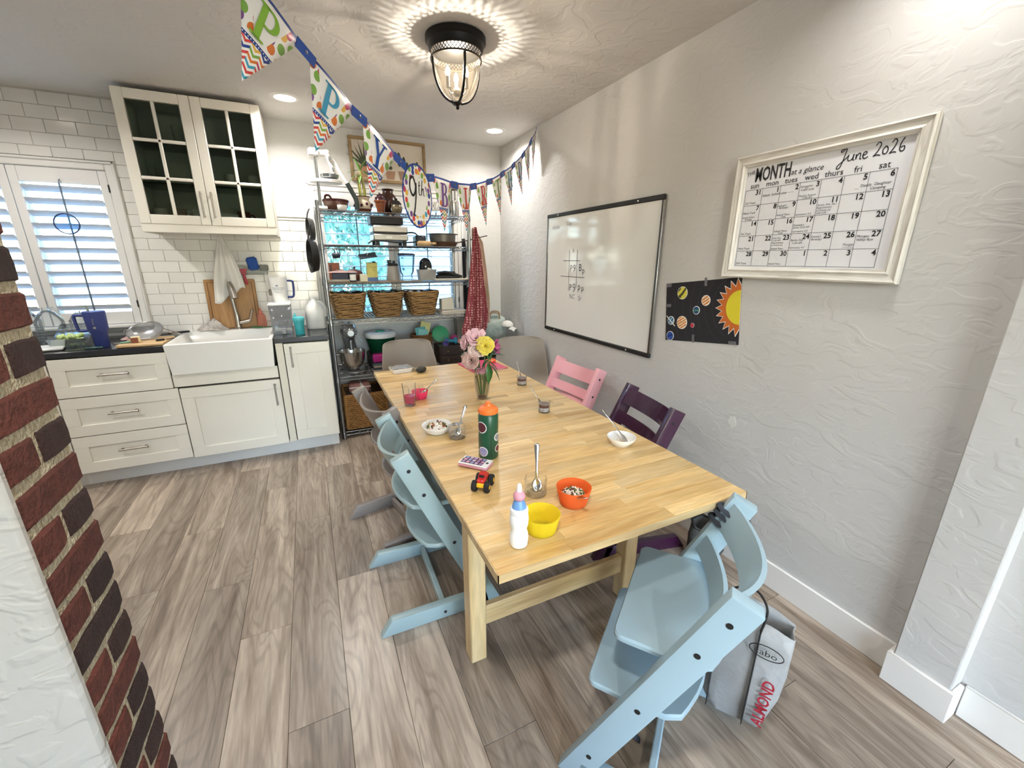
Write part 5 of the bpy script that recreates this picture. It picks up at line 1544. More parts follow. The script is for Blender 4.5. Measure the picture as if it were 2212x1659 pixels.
flower('leafy_sprig', 'dark green leafy sprig drooping over the vase rim', rgt * 0.03 + Vector((0, -0.02, 0.225)), 0.012, M_leafg, 4, 1, 7, tw, (0.004, -0.004, 0.02), [(0.8, rgt * .05 + Vector((0, -.2, -1)), 0.11, 0.045), (0.85, rgt * .7 + Vector((0, 0, -.5)), 0.075, 0.03), (1.0, rgt * .9 + Vector((0, 0, .2)), 0.08, 0.034), (0.9, rgt * -.4 + Vector((0, -.2, -.3)), 0.06, 0.03), (0.97, rgt * 1.0 + Vector((0, 0, .9)), 0.085, 0.022)])
flower('lilac_sprig', 'dusty purple drooping flower spike at the vase rim', rgt * -0.008 + Vector((0, -0.02, 0.165)), 0.026, M_mg, 7, 4, 8, tw + Vector((0, 0, -1)), (0.002, -0.003, 0.10))
# sports bottle
bt = thing('sports_bottle', 'dark green sports bottle with orange push-pull lid and round stickers', 'bottle', (0.530, 1.306, TZ))
MB().solid([(0.034, 0), (0.0365, 0.004), (0.0365, 0.085), (0.0352, 0.10), (0.0365, 0.115), (0.0365, 0.163), (0.033, 0.171), (0.031, 0.174)], 32).build('body', mat('bottle_green', '#1d4f37', 0.32, var=0.05), bt)
cap = MB().solid([(0.0345, 0.172), (0.0355, 0.174), (0.035, 0.188), (0.028, 0.196), (0.014, 0.199), (0.0125, 0.207), (0.009, 0.2085), (0.0085, 0.2145), (0.006, 0.2155)], 28)
for i in range(18):
    a = 2 * PI * i / 18
    cap.box((0.0355 * math.cos(a), 0.0355 * math.sin(a), 0.181), (0.002, 0.004, 0.012), rot=(0, 0, a))
cap.build('lid', mat('orange_plastic', '#ee7a34', 0.4, var=0.03), bt)
def sticker(parent, a, z, r, R0, cols, name='sticker'):
    for k, (f, m_) in enumerate(cols):
        mb = MB()
        vs_ = [Vector(((R0 + 0.0004 * (k + 1)) * math.cos(a), (R0 + 0.0004 * (k + 1)) * math.sin(a), z))]
        for i in range(20):
            q = 2 * PI * i / 20
            aa = a + r * f * math.cos(q) / R0
            vs_.append(Vector(((R0 + 0.0004 * (k + 1)) * math.cos(aa), (R0 + 0.0004 * (k + 1)) * math.sin(aa), z + r * f * math.sin(q))))
        mb.add(vs_, [(0, 1 + i, 1 + (i + 1) % 20) for i in range(20)])
        mb.build(name, m_, parent)
M_stw = mat('sticker_white', '#efece8', 0.4)
sticker(bt, R_(205), 0.125, 0.022, 0.0368, [(1, M_stw), (0.86, mat('sticker_maroon', '#5a2430', 0.4))])
sticker(bt, R_(215), 0.032, 0.019, 0.0368, [(1, M_stw), (0.84, mat('sticker_pinkblue', '#c9a8c0', 0.4, col2='#4a7aa8', scale=90))])
sticker(bt, R_(305), 0.085, 0.015, 0.0368, [(1, M_stw), (0.8, mat('sticker_grey', '#8a8a90', 0.4))])
sticker(bt, R_(310), 0.04, 0.015, 0.0368, [(1, M_stw), (0.8, mat('sticker_maroon', '#5a2430', 0.4))])
mb = MB().box((0, 0, 0), (0.0018, 0.0012, 0.085)); o = mb.build('grip_seam', M_black, bt, (0.0368 * math.cos(R_(262)), 0.0368 * math.sin(R_(262)), 0.055))
# toy phone
ph = thing('toy_phone', 'pink-edged white toy phone with a dark icon screen lying on the table', 'toy phone', (0.4575, 1.2515, TZ), R_(-48))
MB().box((0, 0, 0.009), (0.112, 0.06, 0.012), bev=0.004).build('back_shell', mat('pink_toy_plastic', '#e7a3b8', 0.35), ph)
MB().box((0, 0, 0.0165), (0.112, 0.06, 0.006), bev=0.003).build('face', M_white, ph)
MB().box((-0.006, 0, 0.0197), (0.082, 0.048, 0.0008)).build('screen', mat('plum_screen', '#4a2440', 0.2), ph)
ic = ['#b08ab8', '#d9a0b8', '#8a9ac8', '#c8b0d0']
for i in range(5):
    for j in range(3):
        MB().box((-0.038 + 0.0165 * i, -0.0155 + 0.0155 * j, 0.0203), (0.011, 0.011, 0.0006)).build('icon', mat('icon_%d' % ((i + j) % 4), ic[(i + j) % 4], 0.3), ph)
MB().solid([(0.005, 0), (0.005, 0.0008)], 16, (0.046, 0, 0.0195)).build('home_button', M_black, ph)
MB().box((-0.049, 0, 0.0197), (0.002, 0.012, 0.0006)).build('speaker_slot', M_black, ph)
# toy truck
tk = thing('toy_monster_truck', 'small red and yellow toy monster truck with big black wheels', 'toy truck', (0.428, 1.105, TZ), R_(52))
M_tire = mat('black_rubber', '#191a1c', 0.75, bump=0.4, bscale=200)
for sx in (-1, 1):
    for sy in (-1, 1):
        w_ = MB().solid([(0.009, -0.0075), (0.0165, -0.0075), (0.018, -0.005), (0.018, 0.005), (0.0165, 0.0075), (0.009, 0.0075)], 18, (sx * 0.024, sy * 0.0205, 0.018), Matrix.Rotation(PI / 2, 3, 'X')).build('wheel', M_tire, tk)
        MB().solid([(0.0075, 0.0), (0.006, 0.001)], 12, (sx * 0.024, sy * 0.0285, 0.018), Matrix.Rotation(-sy * PI / 2, 3, 'X')).build('hub', mat('yellow_toy', '#eebf2c', 0.35), w_)
MB().box((0, 0, 0.022), (0.052, 0.02, 0.01), bev=0.002).box((-0.03, 0, 0.024), (0.008, 0.026, 0.014), bev=0.002).box((0.03, 0, 0.024), (0.008, 0.026, 0.01), bev=0.002).build('chassis', mat('yellow_toy', '#eebf2c', 0.35), tk)
bd = MB().box((0, 0, 0.035), (0.058, 0.026, 0.012), bev=0.003)
bd.add([(-0.016, -0.012, 0.041), (0.016, -0.012, 0.041), (0.016, 0.012, 0.041), (-0.016, 0.012, 0.041), (-0.011, -0.0095, 0.054), (0.008, -0.0095, 0.054), (0.008, 0.0095, 0.054), (-0.011, 0.0095, 0.054)], [(0, 1, 5, 4), (1, 2, 6, 5), (2, 3, 7, 6), (3, 0, 4, 7), (4, 5, 6, 7)])
bd.build('body', mat('red_toy', '#cf2f2a', 0.3), tk)
MB().box((-0.0145, 0, 0.0475), (0.0012, 0.017, 0.008), rot=(0, R_(20), 0)).box((0.0132, 0, 0.0475), (0.0012, 0.017, 0.008), rot=(0, R_(-31), 0)).build('windscreen', M_black, tk)
# squeeze bottle with a plain pink topper
sq = thing('squeeze_bottle', 'white squeezy bottle with blue collar and pink rounded topper at the near corner', 'bottle', (0.408, 0.808, TZ))
MB().solid([(0.018, 0), (0.0225, 0.003), (0.0245, 0.018), (0.0235, 0.036), (0.0195, 0.048), (0.0235, 0.062), (0.0245, 0.076), (0.0235, 0.088), (0.0195, 0.095)], 28).build('body', mat('milky_plastic', '#f2f1ec', 0.3, var=0.02, sss=0.15), sq)
cp = MB().solid([(0.0215, 0.094), (0.0225, 0.096), (0.0225, 0.107), (0.020, 0.110)], 28)
for i in range(26):
    a = 2 * PI * i / 26
    cp.box((0.0225 * math.cos(a), 0.0225 * math.sin(a), 0.1015), (0.001, 0.0025, 0.009), rot=(0, 0, a))
cp.build('screw_collar', M_white, sq)
MB().solid([(0.0185, 0.109), (0.0155, 0.122), (0.0115, 0.131)], 22).build('blue_cone', mat('soft_blue_plastic', '#6f9bd0', 0.4), sq)
MB().ell((0, 0, 0.141), (0.0155, 0.0155, 0.0145), 20, 12).build('pink_topper', mat('soft_pink_plastic', '#dd9aa8', 0.4), sq)
MB().solid([(0.007, 0.152), (0.0065, 0.165), (0.005, 0.172), (0.002, 0.175)], 14).build('spout', M_white, sq)
# bowls
M_ybowl = thin_glass('yellow_plastic', '#fff8a0', 0.04, 0.55, '#fff04c', 0.2)
yb = MB().lathe(straight_bowl(0.0515, 0.052, 0.041), 40).build('plastic_bowl', M_ybowl, None, (0.489, 0.836, TZ))
tag(yb, 'empty translucent yellow plastic bowl at the near end of the table', 'bowl')
ob = MB().lathe(straight_bowl(0.0525, 0.056, 0.040), 40).build('plastic_bowl', thin_glass('orange_plastic_bowl', '#ffc8a0', 0.04, 0.72, '#ff8c4c', 0.2), None, (0.640, 0.908, TZ))
tag(ob, 'orange plastic bowl holding rice and ground meat', 'bowl')
def chunks(name, label, cat, c, r, h, n, mats_, seed, s0=0.004, s1=0.010, base=None, flat=0.6):
    """heap of food: a mound with bits on it"""
    rr = random.Random(seed)
    t_ = thing(name, label, cat, c)
    MB().ell((0, 0, 0), (r, r, h), 20, 8, z0=0.0).build('mound', base or mats_[0], t_)
    groups = {}
    for i in range(n):
        a, q = rr.uniform(0, 2 * PI), math.sqrt(rr.random()) * 0.95
        p = Vector((r * q * math.cos(a), r * q * math.sin(a), h * math.sqrt(max(0, 1 - q * q)) + 0.001))
        e = Euler((rr.uniform(0, 6), rr.uniform(0, 6), rr.uniform(0, 6))).to_matrix()
        k = rr.randrange(len(mats_))
        sz = rr.uniform(s0, s1)
        groups.setdefault(k, MB()).box(p, (sz, sz * flat, sz * 0.5), rot=e, bev=sz * 0.1)
    for k, g_ in groups.items():
        o = g_.build('bits', mats_[k], t_); o['kind'] = 'stuff'
    return t_
M_rice = mat('white_rice', '#efe6d8', 0.6, var=0.05)
M_meat = mat('browned_meat', '#6b3f26', 0.6, var=0.25, scale=60)
M_herb = mat('green_herb', '#5f7a34', 0.6, var=0.2)
M_sauce = mat('red_brown_sauce', '#93502c', 0.45, var=0.2)
chunks('rice_and_meat', 'rice with ground meat and herbs inside the orange bowl', 'food', (0.640, 0.910, TZ + 0.010), 0.039, 0.034, 190, [M_rice, M_rice, M_meat, M_meat, M_herb], 1)
spoon('spoon handle hooked over the near rim of the orange bowl', (0.634, 0.890, TZ + 0.035), (0.628, 0.836, TZ + 0.060), 0.075)
wbR = MB().lathe(bowl_mesh(0.056, 0.036, 0.028), 40).build('ceramic_bowl', M_ceramic, None, (1.043, 1.176, TZ))
tag(wbR, 'white ceramic bowl with a fork-like spoon and scraps, near the plum chair', 'bowl')
chunks('rice_scraps', 'few rice scraps left in the white bowl by the plum chair', 'food', (1.040, 1.180, TZ + 0.0045), 0.034, 0.005, 46, [M_rice, M_rice, mat('tan_scrap', '#c79a5c', 0.6)], 2, 0.003, 0.008)
spoon('steel spoon standing in the white bowl by the plum chair', (1.062, 1.158, TZ + 0.011), (0.995, 1.235, TZ + 0.125), 0.165)
wbL = MB().lathe(bowl_mesh(0.062, 0.036, 0.032), 40).build('ceramic_bowl', M_ceramic, None, (0.417, 1.602, TZ))
tag(wbL, 'white ceramic bowl of rice and meat on the left edge of the table', 'bowl')
chunks('rice_bowl_food', 'rice, meat chunks and herbs piled in the left white bowl', 'food', (0.417, 1.602, TZ + 0.008), 0.045, 0.034, 120, [M_rice, M_rice, M_sauce, M_meat, M_herb, mat('pale_chicken', '#d9a878', 0.6)], 3, 0.006, 0.015)
spoon('spoon resting on the right rim of the left white bowl', (0.465, 1.572, TZ + 0.037), (0.520, 1.53, TZ + 0.05), 0.06)
# jars
def jar(label, loc, r=0.0285, h=0.058, content=None, thread=True):
    t_ = thing('glass_jar', label, 'jar', loc)
    MB().lathe([(0.0001, 0), (r * .92, 0), (r, 0.004), (r, h * .78), (r * 1.02, h * .8), (r * 1.02, h * .86), (r * .97, h * .88), (r * .97, h), (r * .91, h), (r * .93, h * .8), (r * .93, 0.006), (0.0001, 0.005)], 28).build('jar_wall', M_clear, t_)
    if content == 'pudding':
        MB().solid([(r * .9, 0.0055), (r * .915, h * .42)], 24).build('chia_layer', mat('grey_white_pudding', '#b9b0ac', 0.6, var=0.2, scale=80), t_)
        MB().solid([(r * .915, h * .43), (r * .915, h * .66)], 24).build('jam_layer', mat('brown_red_jam', '#6d3a30', 0.4, var=0.25, scale=50), t_)
        MB().solid([(r * .915, h * .665), (r * .9, h * .74), (r * .5, h * .77)], 24).build('top_layer', mat('taupe_pudding', '#8f7c74', 0.6, var=0.2, scale=80), t_)
    else:
        o = MB().lathe([(r * .925, 0.007), (r * .925, h * .35)], 24).build('residue', thin_glass('smeared_residue', '#f6f2ee', 0.03, 0.14, '#b8a89c'), t_)
    return t_
jar('jar of layered brown pudding with an upright spoon, nearest the pink chair', (1.060, 2.082, TZ), content='pudding')
spoon('spoon standing in the pudding jar nearest the pink chair', (1.058, 2.080, TZ + 0.03), (1.030, 2.10, TZ + 0.15), 0.115)
jar('jar of layered brown pudding with a thin handle, between the pink and plum chairs', (0.952, 1.630, TZ), content='pudding')
spoon('thin spoon handle rising from the pudding jar mid-right', (0.945, 1.632, TZ + 0.03), (0.895, 1.665, TZ + 0.12), 0.115, w=0.006)
jar('emptied jar smeared inside, between the squeezy bottle and orange bowl', (0.563, 1.002, TZ), r=0.034, h=0.058)
spoon('ornate spoon standing in the emptied front jar', (0.566, 1.000, TZ + 0.008), (0.590, 1.050, TZ + 0.16), 0.150)
jar('emptied jar with spoon beside the left white bowl', (0.477, 1.516, TZ), r=0.034, h=0.055)
spoon('spoon leaning out of the emptied jar on the left', (0.470, 1.510, TZ + 0.008), (0.540, 1.56, TZ + 0.13), 0.135)
jar('pudding jar half hidden behind the vase, on the pink folder edge', (0.930, 2.49, TZ), content='pudding')
jar('emptied jar behind the glass of pink drink', (0.430, 2.075, TZ), r=0.031, h=0.06)
# glass with pink drink
gd = thing('drinking_glass', 'tall clear glass half full of pink drink', 'glass', (0.388, 1.992, TZ))
MB().lathe([(0.0001, 0), (0.026, 0), (0.027, 0.004), (0.034, 0.115), (0.0325, 0.115), (0.0265, 0.014), (0.0001, 0.012)], 28).build('glass_wall', M_clear, gd)
MB().solid([(0.0255, 0.0145), (0.0285, 0.052)], 26).build('pink_drink', thin_glass('pink_liquid', '#e88a9c', 0.1, 0.45, '#e0708a'), gd)
pbw = MB().lathe(straight_bowl(0.043, 0.042, 0.033), 32).build('plastic_bowl', thin_glass('pink_plastic_bowl', '#ffb0c8', 0.04, 0.72, '#ff6492', 0.2), None, (0.460, 2.100 - 0.02, TZ))
tag(pbw, 'hot pink plastic bowl behind the glass of pink drink', 'bowl')
spoon('spoon leaning out of the hot pink bowl', (0.462, 2.075, TZ + 0.02), (0.545, 2.095, TZ + 0.075), 0.12)
# wrapped tray, avocado, folder, orange toy ring
wt_ = thing('wrapped_tray', 'small white food tray covered in crumpled cling film', 'tray', (0.475, 2.665, TZ), R_(8))
MB().add([(-0.055, -0.035, 0), (0.055, -0.035, 0), (0.055, 0.035, 0), (-0.055, 0.035, 0), (-0.066, -0.046, 0.03), (0.066, -0.046, 0.03), (0.066, 0.046, 0.03), (-0.066, 0.046, 0.03)], [(3, 2, 1, 0), (0, 1, 5, 4), (1, 2, 6, 5), (2, 3, 7, 6), (3, 0, 4, 7)]).build('tray', M_white, wt_)
rr = random.Random(5)
wr = MB().grid(lambda u, v: (-0.068 + 0.18 * u, -0.048 + 0.096 * v, max(0.003, (0.033 if u < .72 else 0.033 - (u - .72) * .11) + rr.uniform(-.004, .004))), 14, 8).build('cling_film', thin_glass('cling_film', '#ffffff', 0.35, 0.30, '#e8e8e4', 0.1), wt_, angle=15)
tag(MB().ell((0, 0, 0), (0.036, 0.023, 0.021), 20, 12).build('avocado', mat('dark_avocado_skin', '#3c3a30', 0.6, var=0.25, scale=30, bump=0.6, bscale=90), None, (0.592, 2.595, TZ + 0.0205), (0, 0, R_(15))), 'dark ripe avocado on the far end of the table', 'avocado')
fo = thing('pink_folder', 'glossy pink paper folder on the far right end of the table', 'folder', (1.01, 2.585, TZ), R_(4))
MB().box((0, 0, 0.003), (0.24, 0.27, 0.005)).build('papers', M_paper, fo)
MB().box((0, 0, 0.0065), (0.25, 0.28, 0.0016)).box((0, 0, 0.0006), (0.25, 0.28, 0.001)).build('cover', mat('hot_pink_card', '#d84a72', 0.3, var=0.05), fo)
tr = MB().tube([(0.028 * math.cos(2 * PI * i / 20), 0.028 * math.sin(2 * PI * i / 20), 0.009 + 0.0) for i in range(20)], 0.009, 8, closed=True).build('toy_ring', mat('orange_toy', '#ec6a3a', 0.35), None, (1.105, 2.655, TZ + 0.0075))
tag(tr, 'orange ring-shaped toy on the pink folder behind the flowers', 'toy')

# ------------------------------------------------------------------ worktop and sink clutter
tu = thing('handled_tumbler', 'large navy blue insulated tumbler with side handle and straw', 'tumbler', (-1.222, 3.455, CT))
MB().solid([(0.034, 0), (0.0365, 0.004), (0.039, 0.088), (0.044, 0.098), (0.0495, 0.115), (0.0535, 0.212), (0.0535, 0.222), (0.05, 0.226)], 32).build('body', mat('navy_powder_coat', '#33407e', 0.5, var=0.04), tu)
MB().tube(smooth_path([(-0.05, 0, 0.200), (-0.088, 0, 0.202), (-0.098, 0, 0.19), (-0.094, 0, 0.12), (-0.082, 0, 0.106), (-0.047, 0, 0.108)], 5), 0.0085, 10).build('handle', mat('navy_powder_coat', '#33407e', 0.5), tu)
MB().cyl((-0.02, 0, 0.2), (-0.028, 0.0, 0.262), 0.0065, 10, 0.005).build('straw', mat('frosted_straw', '#8a9484', 0.4), tu)
mlogo = MB().cyl((0.003, -0.0505, 0.128), (0.003, -0.0525, 0.128), 0.0075, 16)
mlogo.build('round_emblem', M_nickel, tu)
tmb = MB().text('SIMPLE', 0.0135, frame_m((0.0065, -0.0545, 0.145), (0.05, 0, 1), (-1, 0, 0.05)))
tmb.build('lettering', M_nickel, tu)
M_pet = thin_glass('clear_pet', '#f8fcfd', 0.12, 0.06, '#eef4f8', 0.05)
def waterjug(label, loc, r=0.07, h=0.24):
    t_ = thing('plastic_water_jug', label, 'jug', loc)
    pr = [(0.0001, 0), (r * .9, 0), (r, 0.01)]
    for k in range(6): pr += [(r, 0.02 + k * 0.018), (r * .955, 0.029 + k * 0.018)]
    pr += [(r, 0.135), (r * .97, h * .66), (r * .55, h * .86), (r * .25, h * .92), (r * .22, h)]
    MB().lathe(pr, 26).build('bottle_wall', M_pet, t_)
    MB().tube(smooth_path([(r * .2, 0, h * .93), (r * .55, 0, h * .97), (r * .85, 0, h * .80), (r * .92, 0, h * .66)], 4), 0.008, 8).build('handle', M_pet, t_)
waterjug('clear ribbed plastic water jug at the far left of the worktop', (-1.66, 3.74, CT))
waterjug('clear ribbed plastic water jug, right one of the pair by the window', (-1.52, 3.66, CT))
waterjug('smaller clear bottle behind the grape box by the window', (-1.44, 3.84, CT), 0.055, 0.20)
gb = thing('clamshell_box', 'clear plastic clamshell box with its lid propped open', 'box', (-1.395, 3.535, CT), R_(4))
cs = MB().add([(-0.075, -0.055, 0), (0.075, -0.055, 0), (0.075, 0.055, 0), (-0.075, 0.055, 0), (-0.09, -0.068, 0.06), (0.09, -0.068, 0.06), (0.09, 0.068, 0.06), (-0.09, 0.068, 0.06)], [(3, 2, 1, 0), (0, 1, 5, 4), (1, 2, 6, 5), (2, 3, 7, 6), (3, 0, 4, 7)])
mod_solid(cs.build('tray', M_pet, gb), 0.0012)
mod_solid(MB().add([(-0.09, 0.068, 0.062), (0.09, 0.068, 0.062), (0.09, 0.18, 0.115), (-0.09, 0.18, 0.115), (-0.08, 0.085, 0.09), (0.08, 0.085, 0.09), (0.08, 0.165, 0.128), (-0.08, 0.165, 0.128)], [(4, 5, 6, 7), (0, 1, 5, 4), (1, 2, 6, 5), (2, 3, 7, 6), (3, 0, 4, 7)]).build('lid', M_pet, gb), 0.0012)
gr = thing('grape_bunch', 'bunch of pale green grapes in the clear box', 'grapes', (-1.395, 3.535, CT + 0.003), R_(4))
grape_me = MB().ell((0, 0, 0), (0.0115, 0.0115, 0.0135), 12, 8).mesh('grape', mat('green_grape', '#c3d68c', 0.25, var=0.1, rand=0.15, sss=0.2))
rg = random.Random(9)
for i in range(72):
    lay_ = i // 24
    inst(grape_me, 'grape', gr, (rg.uniform(-0.068, 0.068) * (1 - .12 * lay_), rg.uniform(-0.048, 0.048), 0.016 + 0.023 * lay_ + rg.uniform(0, .008)), (rg.uniform(0, 3), rg.uniform(0, 3), 0))
MB().tube(smooth_path([(-0.06, 0, 0.05), (0, 0.01, 0.055), (0.05, -0.01, 0.045)], 4), 0.002, 5).build('stalk', M_stem, gr)
kn = thing('paring_knife', 'small paring knife with a dark green handle lying left of the tumbler', 'knife', (-1.27, 3.392, CT), R_(4))
MB().box((0.025, 0, 0.007), (0.085, 0.017, 0.012), bev=0.004).build('handle', mat('dark_green_handle', '#2f4f4a', 0.4), kn)
MB().prism([(-0.018, -0.008), (-0.018, 0.007), (-0.095, 0.0), (-0.10, -0.006)], 0.0012, Matrix.Translation((0, 0, 0.006))).build('blade', M_spoon, kn)
tag(MB().box((0, 0, 0), (0.19, 0.14, 0.016), bev=0.005).build('chopping_mat', mat('white_board_black_edge', '#dcdcd8', 0.4), None, (-1.50, 3.46, CT + 0.012), (R_(2), 0, R_(12))), 'white plastic board with rounded edge at the left end of the worktop', 'board')
cb = thing('cutting_board', 'wooden cutting board lying on the worktop left of the sink', 'cutting board', (-1.012, 3.50, CT), 0)
M_bamboo = wood('bamboo_board', '#d9b98c', '#b8935f', '#cba777', 'X', 1.0, 0.5, 0.02, 0.5)
MB().box((0, 0, 0.010), (0.235, 0.30, 0.018), bev=0.004).build('board', M_bamboo, cb)
CBZ = CT + 0.0195
def cloth(name, label, loc, sx, sy, m, seed, h=0.03, cat='cloth', rz=0.0):
    rr = random.Random(seed)
    ph_ = [rr.uniform(0, 6) for _ in range(6)]
    def fn(u, v):
        x, y = (u - .5) * sx, (v - .5) * sy
        e = math.sin(PI * u) * math.sin(PI * v)
        z = h * (0.25 + 0.75 * e) * (0.55 + 0.45 * math.sin(9 * u + ph_[0] + 3 * math.sin(5 * v + ph_[1])) * math.cos(8 * v + ph_[2])) * (0.25 + .75 * e ** .4 if e > 0 else .25)
        z += h * 0.16 * e * (math.sin(23 * u + 4 * math.sin(11 * v + ph_[5])) + math.sin(19 * v + ph_[1] + 5 * u))
        return (x + 0.012 * math.sin(7 * v + ph_[3]), y + 0.012 * math.sin(8 * u + ph_[4]), max(0.0015, z))
    o = MB().grid(fn, 26, 20).build(name, m, None, loc, (0, 0, rz), angle=80)
    mod_solid(o, 0.0022)
    return tag(o, label, cat)
cloth('crumpled_cloth', 'crumpled pink cloth behind the cutting board', (-1.10, 3.70, CT + 0.001), 0.20, 0.10, mat('pink_cotton', '#d9b3ae', 0.9, bump=0.2, bscale=200), 4, 0.05)
sv = thing('mesh_strainer', 'round steel mesh strainer tilted on the cutting board', 'strainer', (-1.03, 3.575, CBZ + 0.055), R_(-8))
sm = Matrix.Rotation(R_(28), 3, 'X')
rim = [sm @ Vector((0.098 * math.cos(2 * PI * i / 36), 0.098 * math.sin(2 * PI * i / 36), 0)) for i in range(36)]
MB().tube(rim, 0.0042, 7, closed=True).build('rim', M_steel, sv)
MB().lathe([(0.096, 0), (0.088, -0.024), (0.066, -0.043), (0.035, -0.053), (0.0001, -0.056)], 32, M=sm).build('mesh_bowl', thin_glass('wire_mesh', '#d8dadb', 0.2, 0.42, '#b4b6b8', 0.3), sv)
hd_ = MB()
for s_ in (-0.012, 0.012):
    hd_.tube([sm @ Vector((0.095, s_ * 1.5, 0)), Vector((0.215, -0.03 + s_ * .3, -0.03))], 0.0028, 6)
hd_.tube([sm @ Vector((-0.098, 0.02, 0)), sm @ Vector((-0.115, 0.012, 0)), sm @ Vector((-0.115, -0.012, 0)), sm @ Vector((-0.098, -0.02, 0))], 0.0028, 6)
hd_.build('handle', M_steel, sv)
pc = thing('cheese_wedge', 'brown-rinded cream block of cheese on the cutting board', 'cheese', (-1.045, 3.425, CBZ), R_(15))
MB().box((0, 0, 0.020), (0.046, 0.036, 0.036), bev=0.002).build('cream_block', mat('cream_cheese', '#ead9a8', 0.5), pc)
MB().box((-0.006, -0.0185, 0.018), (0.036, 0.002, 0.032), bev=0.0008).box((0, 0, 0.0012), (0.045, 0.035, 0.0022)).build('rind', mat('brown_rind', '#8a4a2a', 0.45, var=0.2), pc)
tg = thing('green_peeler', 'small green-handled peeler on the cutting board', 'peeler', (-1.095, 3.418, CBZ), R_(12))
MB().box((0, 0, 0.006), (0.06, 0.016, 0.011), bev=0.005).build('handle', mat('sage_handle', '#6a9a84', 0.4), tg)
MB().box((-0.042, 0, 0.005), (0.03, 0.012, 0.002)).build('blade', M_spoon, tg)
br_ = thing('black_spatula', 'black slotted kitchen tool lying at the back left of the sink', 'spatula', (-0.945, 3.79, CT), R_(20))
MB().box((0.045, 0, 0.018), (0.13, 0.018, 0.014), bev=0.005).build('handle', M_black, br_)
MB().prism([(-0.115, -0.034), (-0.02, -0.03), (0.0, -0.006), (0.0, 0.006), (-0.02, 0.03), (-0.115, 0.034)], 0.005, Matrix.Translation((0, 0, 0.01))).build('blade', M_black, br_)
tag(MB().box((0, 0, 0.006), (0.05, 0.02, 0.012), bev=0.006).tube([(0.03, 0, 0.006), (0.06, 0.0, 0.006), (0.075, 0.01, 0.006)], 0.003, 6).build('jar_opener', M_blackmetal, None, (-0.925, 3.44, CBZ), (0, 0, R_(25))), 'small black metal gadget on the right edge of the cutting board', 'gadget')
cloth('dish_rag', 'crumpled white and brown dish rag on the back edge of the sink', (-0.70, 3.872, 0.913), 0.19, 0.10, mat('striped_rag', '#e4dfd8', 0.9, col2='#8d7f78', scale=26, bump=0.2, bscale=200), 12, 0.09, 'rag')
# leaning board behind the faucet
lb = thing('leaning_cutting_board', 'large wooden cutting board with groove leaning on the tiles behind the faucet', 'cutting board', (-0.55, 3.916, 0.9135))
M_acacia = wood('acacia_board', '#b98e5c', '#8f6638', '#a97c4a', 'Z', 0.9, 0.5, 0.02, 0.7)
MB().box((0, 0.004, 0.188), (0.335, 0.018, 0.375), bev=0.007, rot=(R_(-3.5), 0, 0)).build('board', M_acacia, lb)
gv = MB().tube([(-0.145, -0.0175 + 0.0, 0.02), (-0.145, 0.0055, 0.352), (0.145, 0.0055, 0.352), (0.145, -0.0175, 0.02)], 0.003, 5)
gv.build('juice_groove', mat('dark_groove', '#6a4424', 0.7), lb)
# hanging towel
tw_ = thing('hanging_dish_towel', 'white dish towel hanging from a hook under the wall cabinet', 'towel', (-0.545, 3.87, 1.625))
def towel(x0, x1, L, ph0, seed, y0=0.0, spread=1.0):
    def fn(u, v):
        w = (0.004 + 0.055 * min(1, v * 1.6) ** 0.8) * spread
        x = x0 + (x1 - x0) * v + (u - .5) * 2 * w
        zz = -L * v * (1 + 0.10 * math.sin(3 * u + seed)) 
        return (x, y0 + 0.014 * math.sin(9 * u + ph0) * min(1, v * 3) * (1 - .3 * v), zz)
    return fn
mt = mat('white_linen', '#e9e4dc', 0.9, var=0.04, bump=0.25, bscale=260, stretch=(1, 1, 0.2))
o = MB().grid(towel(0, -0.055, 0.47, 0.3, 1.0), 16, 22).build('left_fall', mt, tw_, angle=80); mod_solid(o, 0.003)
o = MB().grid(towel(0, 0.056, 0.44, 1.7, 2.2, -0.012, 0.8), 16, 22).build('right_fall', mt, tw_, angle=80); mod_solid(o, 0.003)
MB().cyl((0, 0, -0.004), (0, 0, 0.024), 0.003, 8).ell((0, 0, -0.006), (0.006, 0.006, 0.005), 10, 6).build('hook', M_nickel, tw_)
# clear caddy on the tiles with its tools
cad = thing('clear_tile_caddy', 'clear plastic caddy stuck on the tiles above the faucet', 'caddy', (-0.38, YB - 0.011, 1.36))
cdm = MB().box((0, -0.04, -0.035), (0.20, 0.075, 0.002)).box((0, -0.077, -0.015), (0.20, 0.002, 0.04)).box((-0.1, -0.04, -0.01), (0.002, 0.075, 0.05)).box((0.1, -0.04, -0.01), (0.002, 0.075, 0.05)).box((0, -0.001, 0.0), (0.20, 0.002, 0.075))
cdm.build('caddy_body', M_clear, cad)
tag(MB().box((0, 0, 0), (0.075, 0.03, 0.10), bev=0.014).build('blue_sponge', mat('blue_scrubber', '#24509c', 0.8, bump=0.6, bscale=120), None, (-0.372, 3.895, 1.405), (0, R_(-9), 0)), 'royal blue scrubber standing in the clear tile caddy', 'sponge')
rb_ = thing('red_scraper', 'red dish scraper hanging from the left of the tile caddy', 'scraper', (-0.448, 3.905, 1.32))
MB().prism([(-0.026, 0.045), (0.03, 0.05), (0.018, 0.0), (-0.006, 0.0)], 0.006, Matrix(((1, 0, 0, 0), (0, 0, 1, -.003), (0, 1, 0, 0), (0, 0, 0, 1)))).build('blade', mat('red_plastic', '#b8253c', 0.4), rb_)
MB().box((0.010, 0, -0.035), (0.02, 0.01, 0.075), rot=(0, R_(-9), 0), bev=0.004).build('handle', mat('red_plastic', '#b8253c', 0.4), rb_)
wbh = thing('white_dish_brush', 'white bottle brush hanging from the right of the tile caddy', 'brush', (-0.295, 3.905, 1.31))
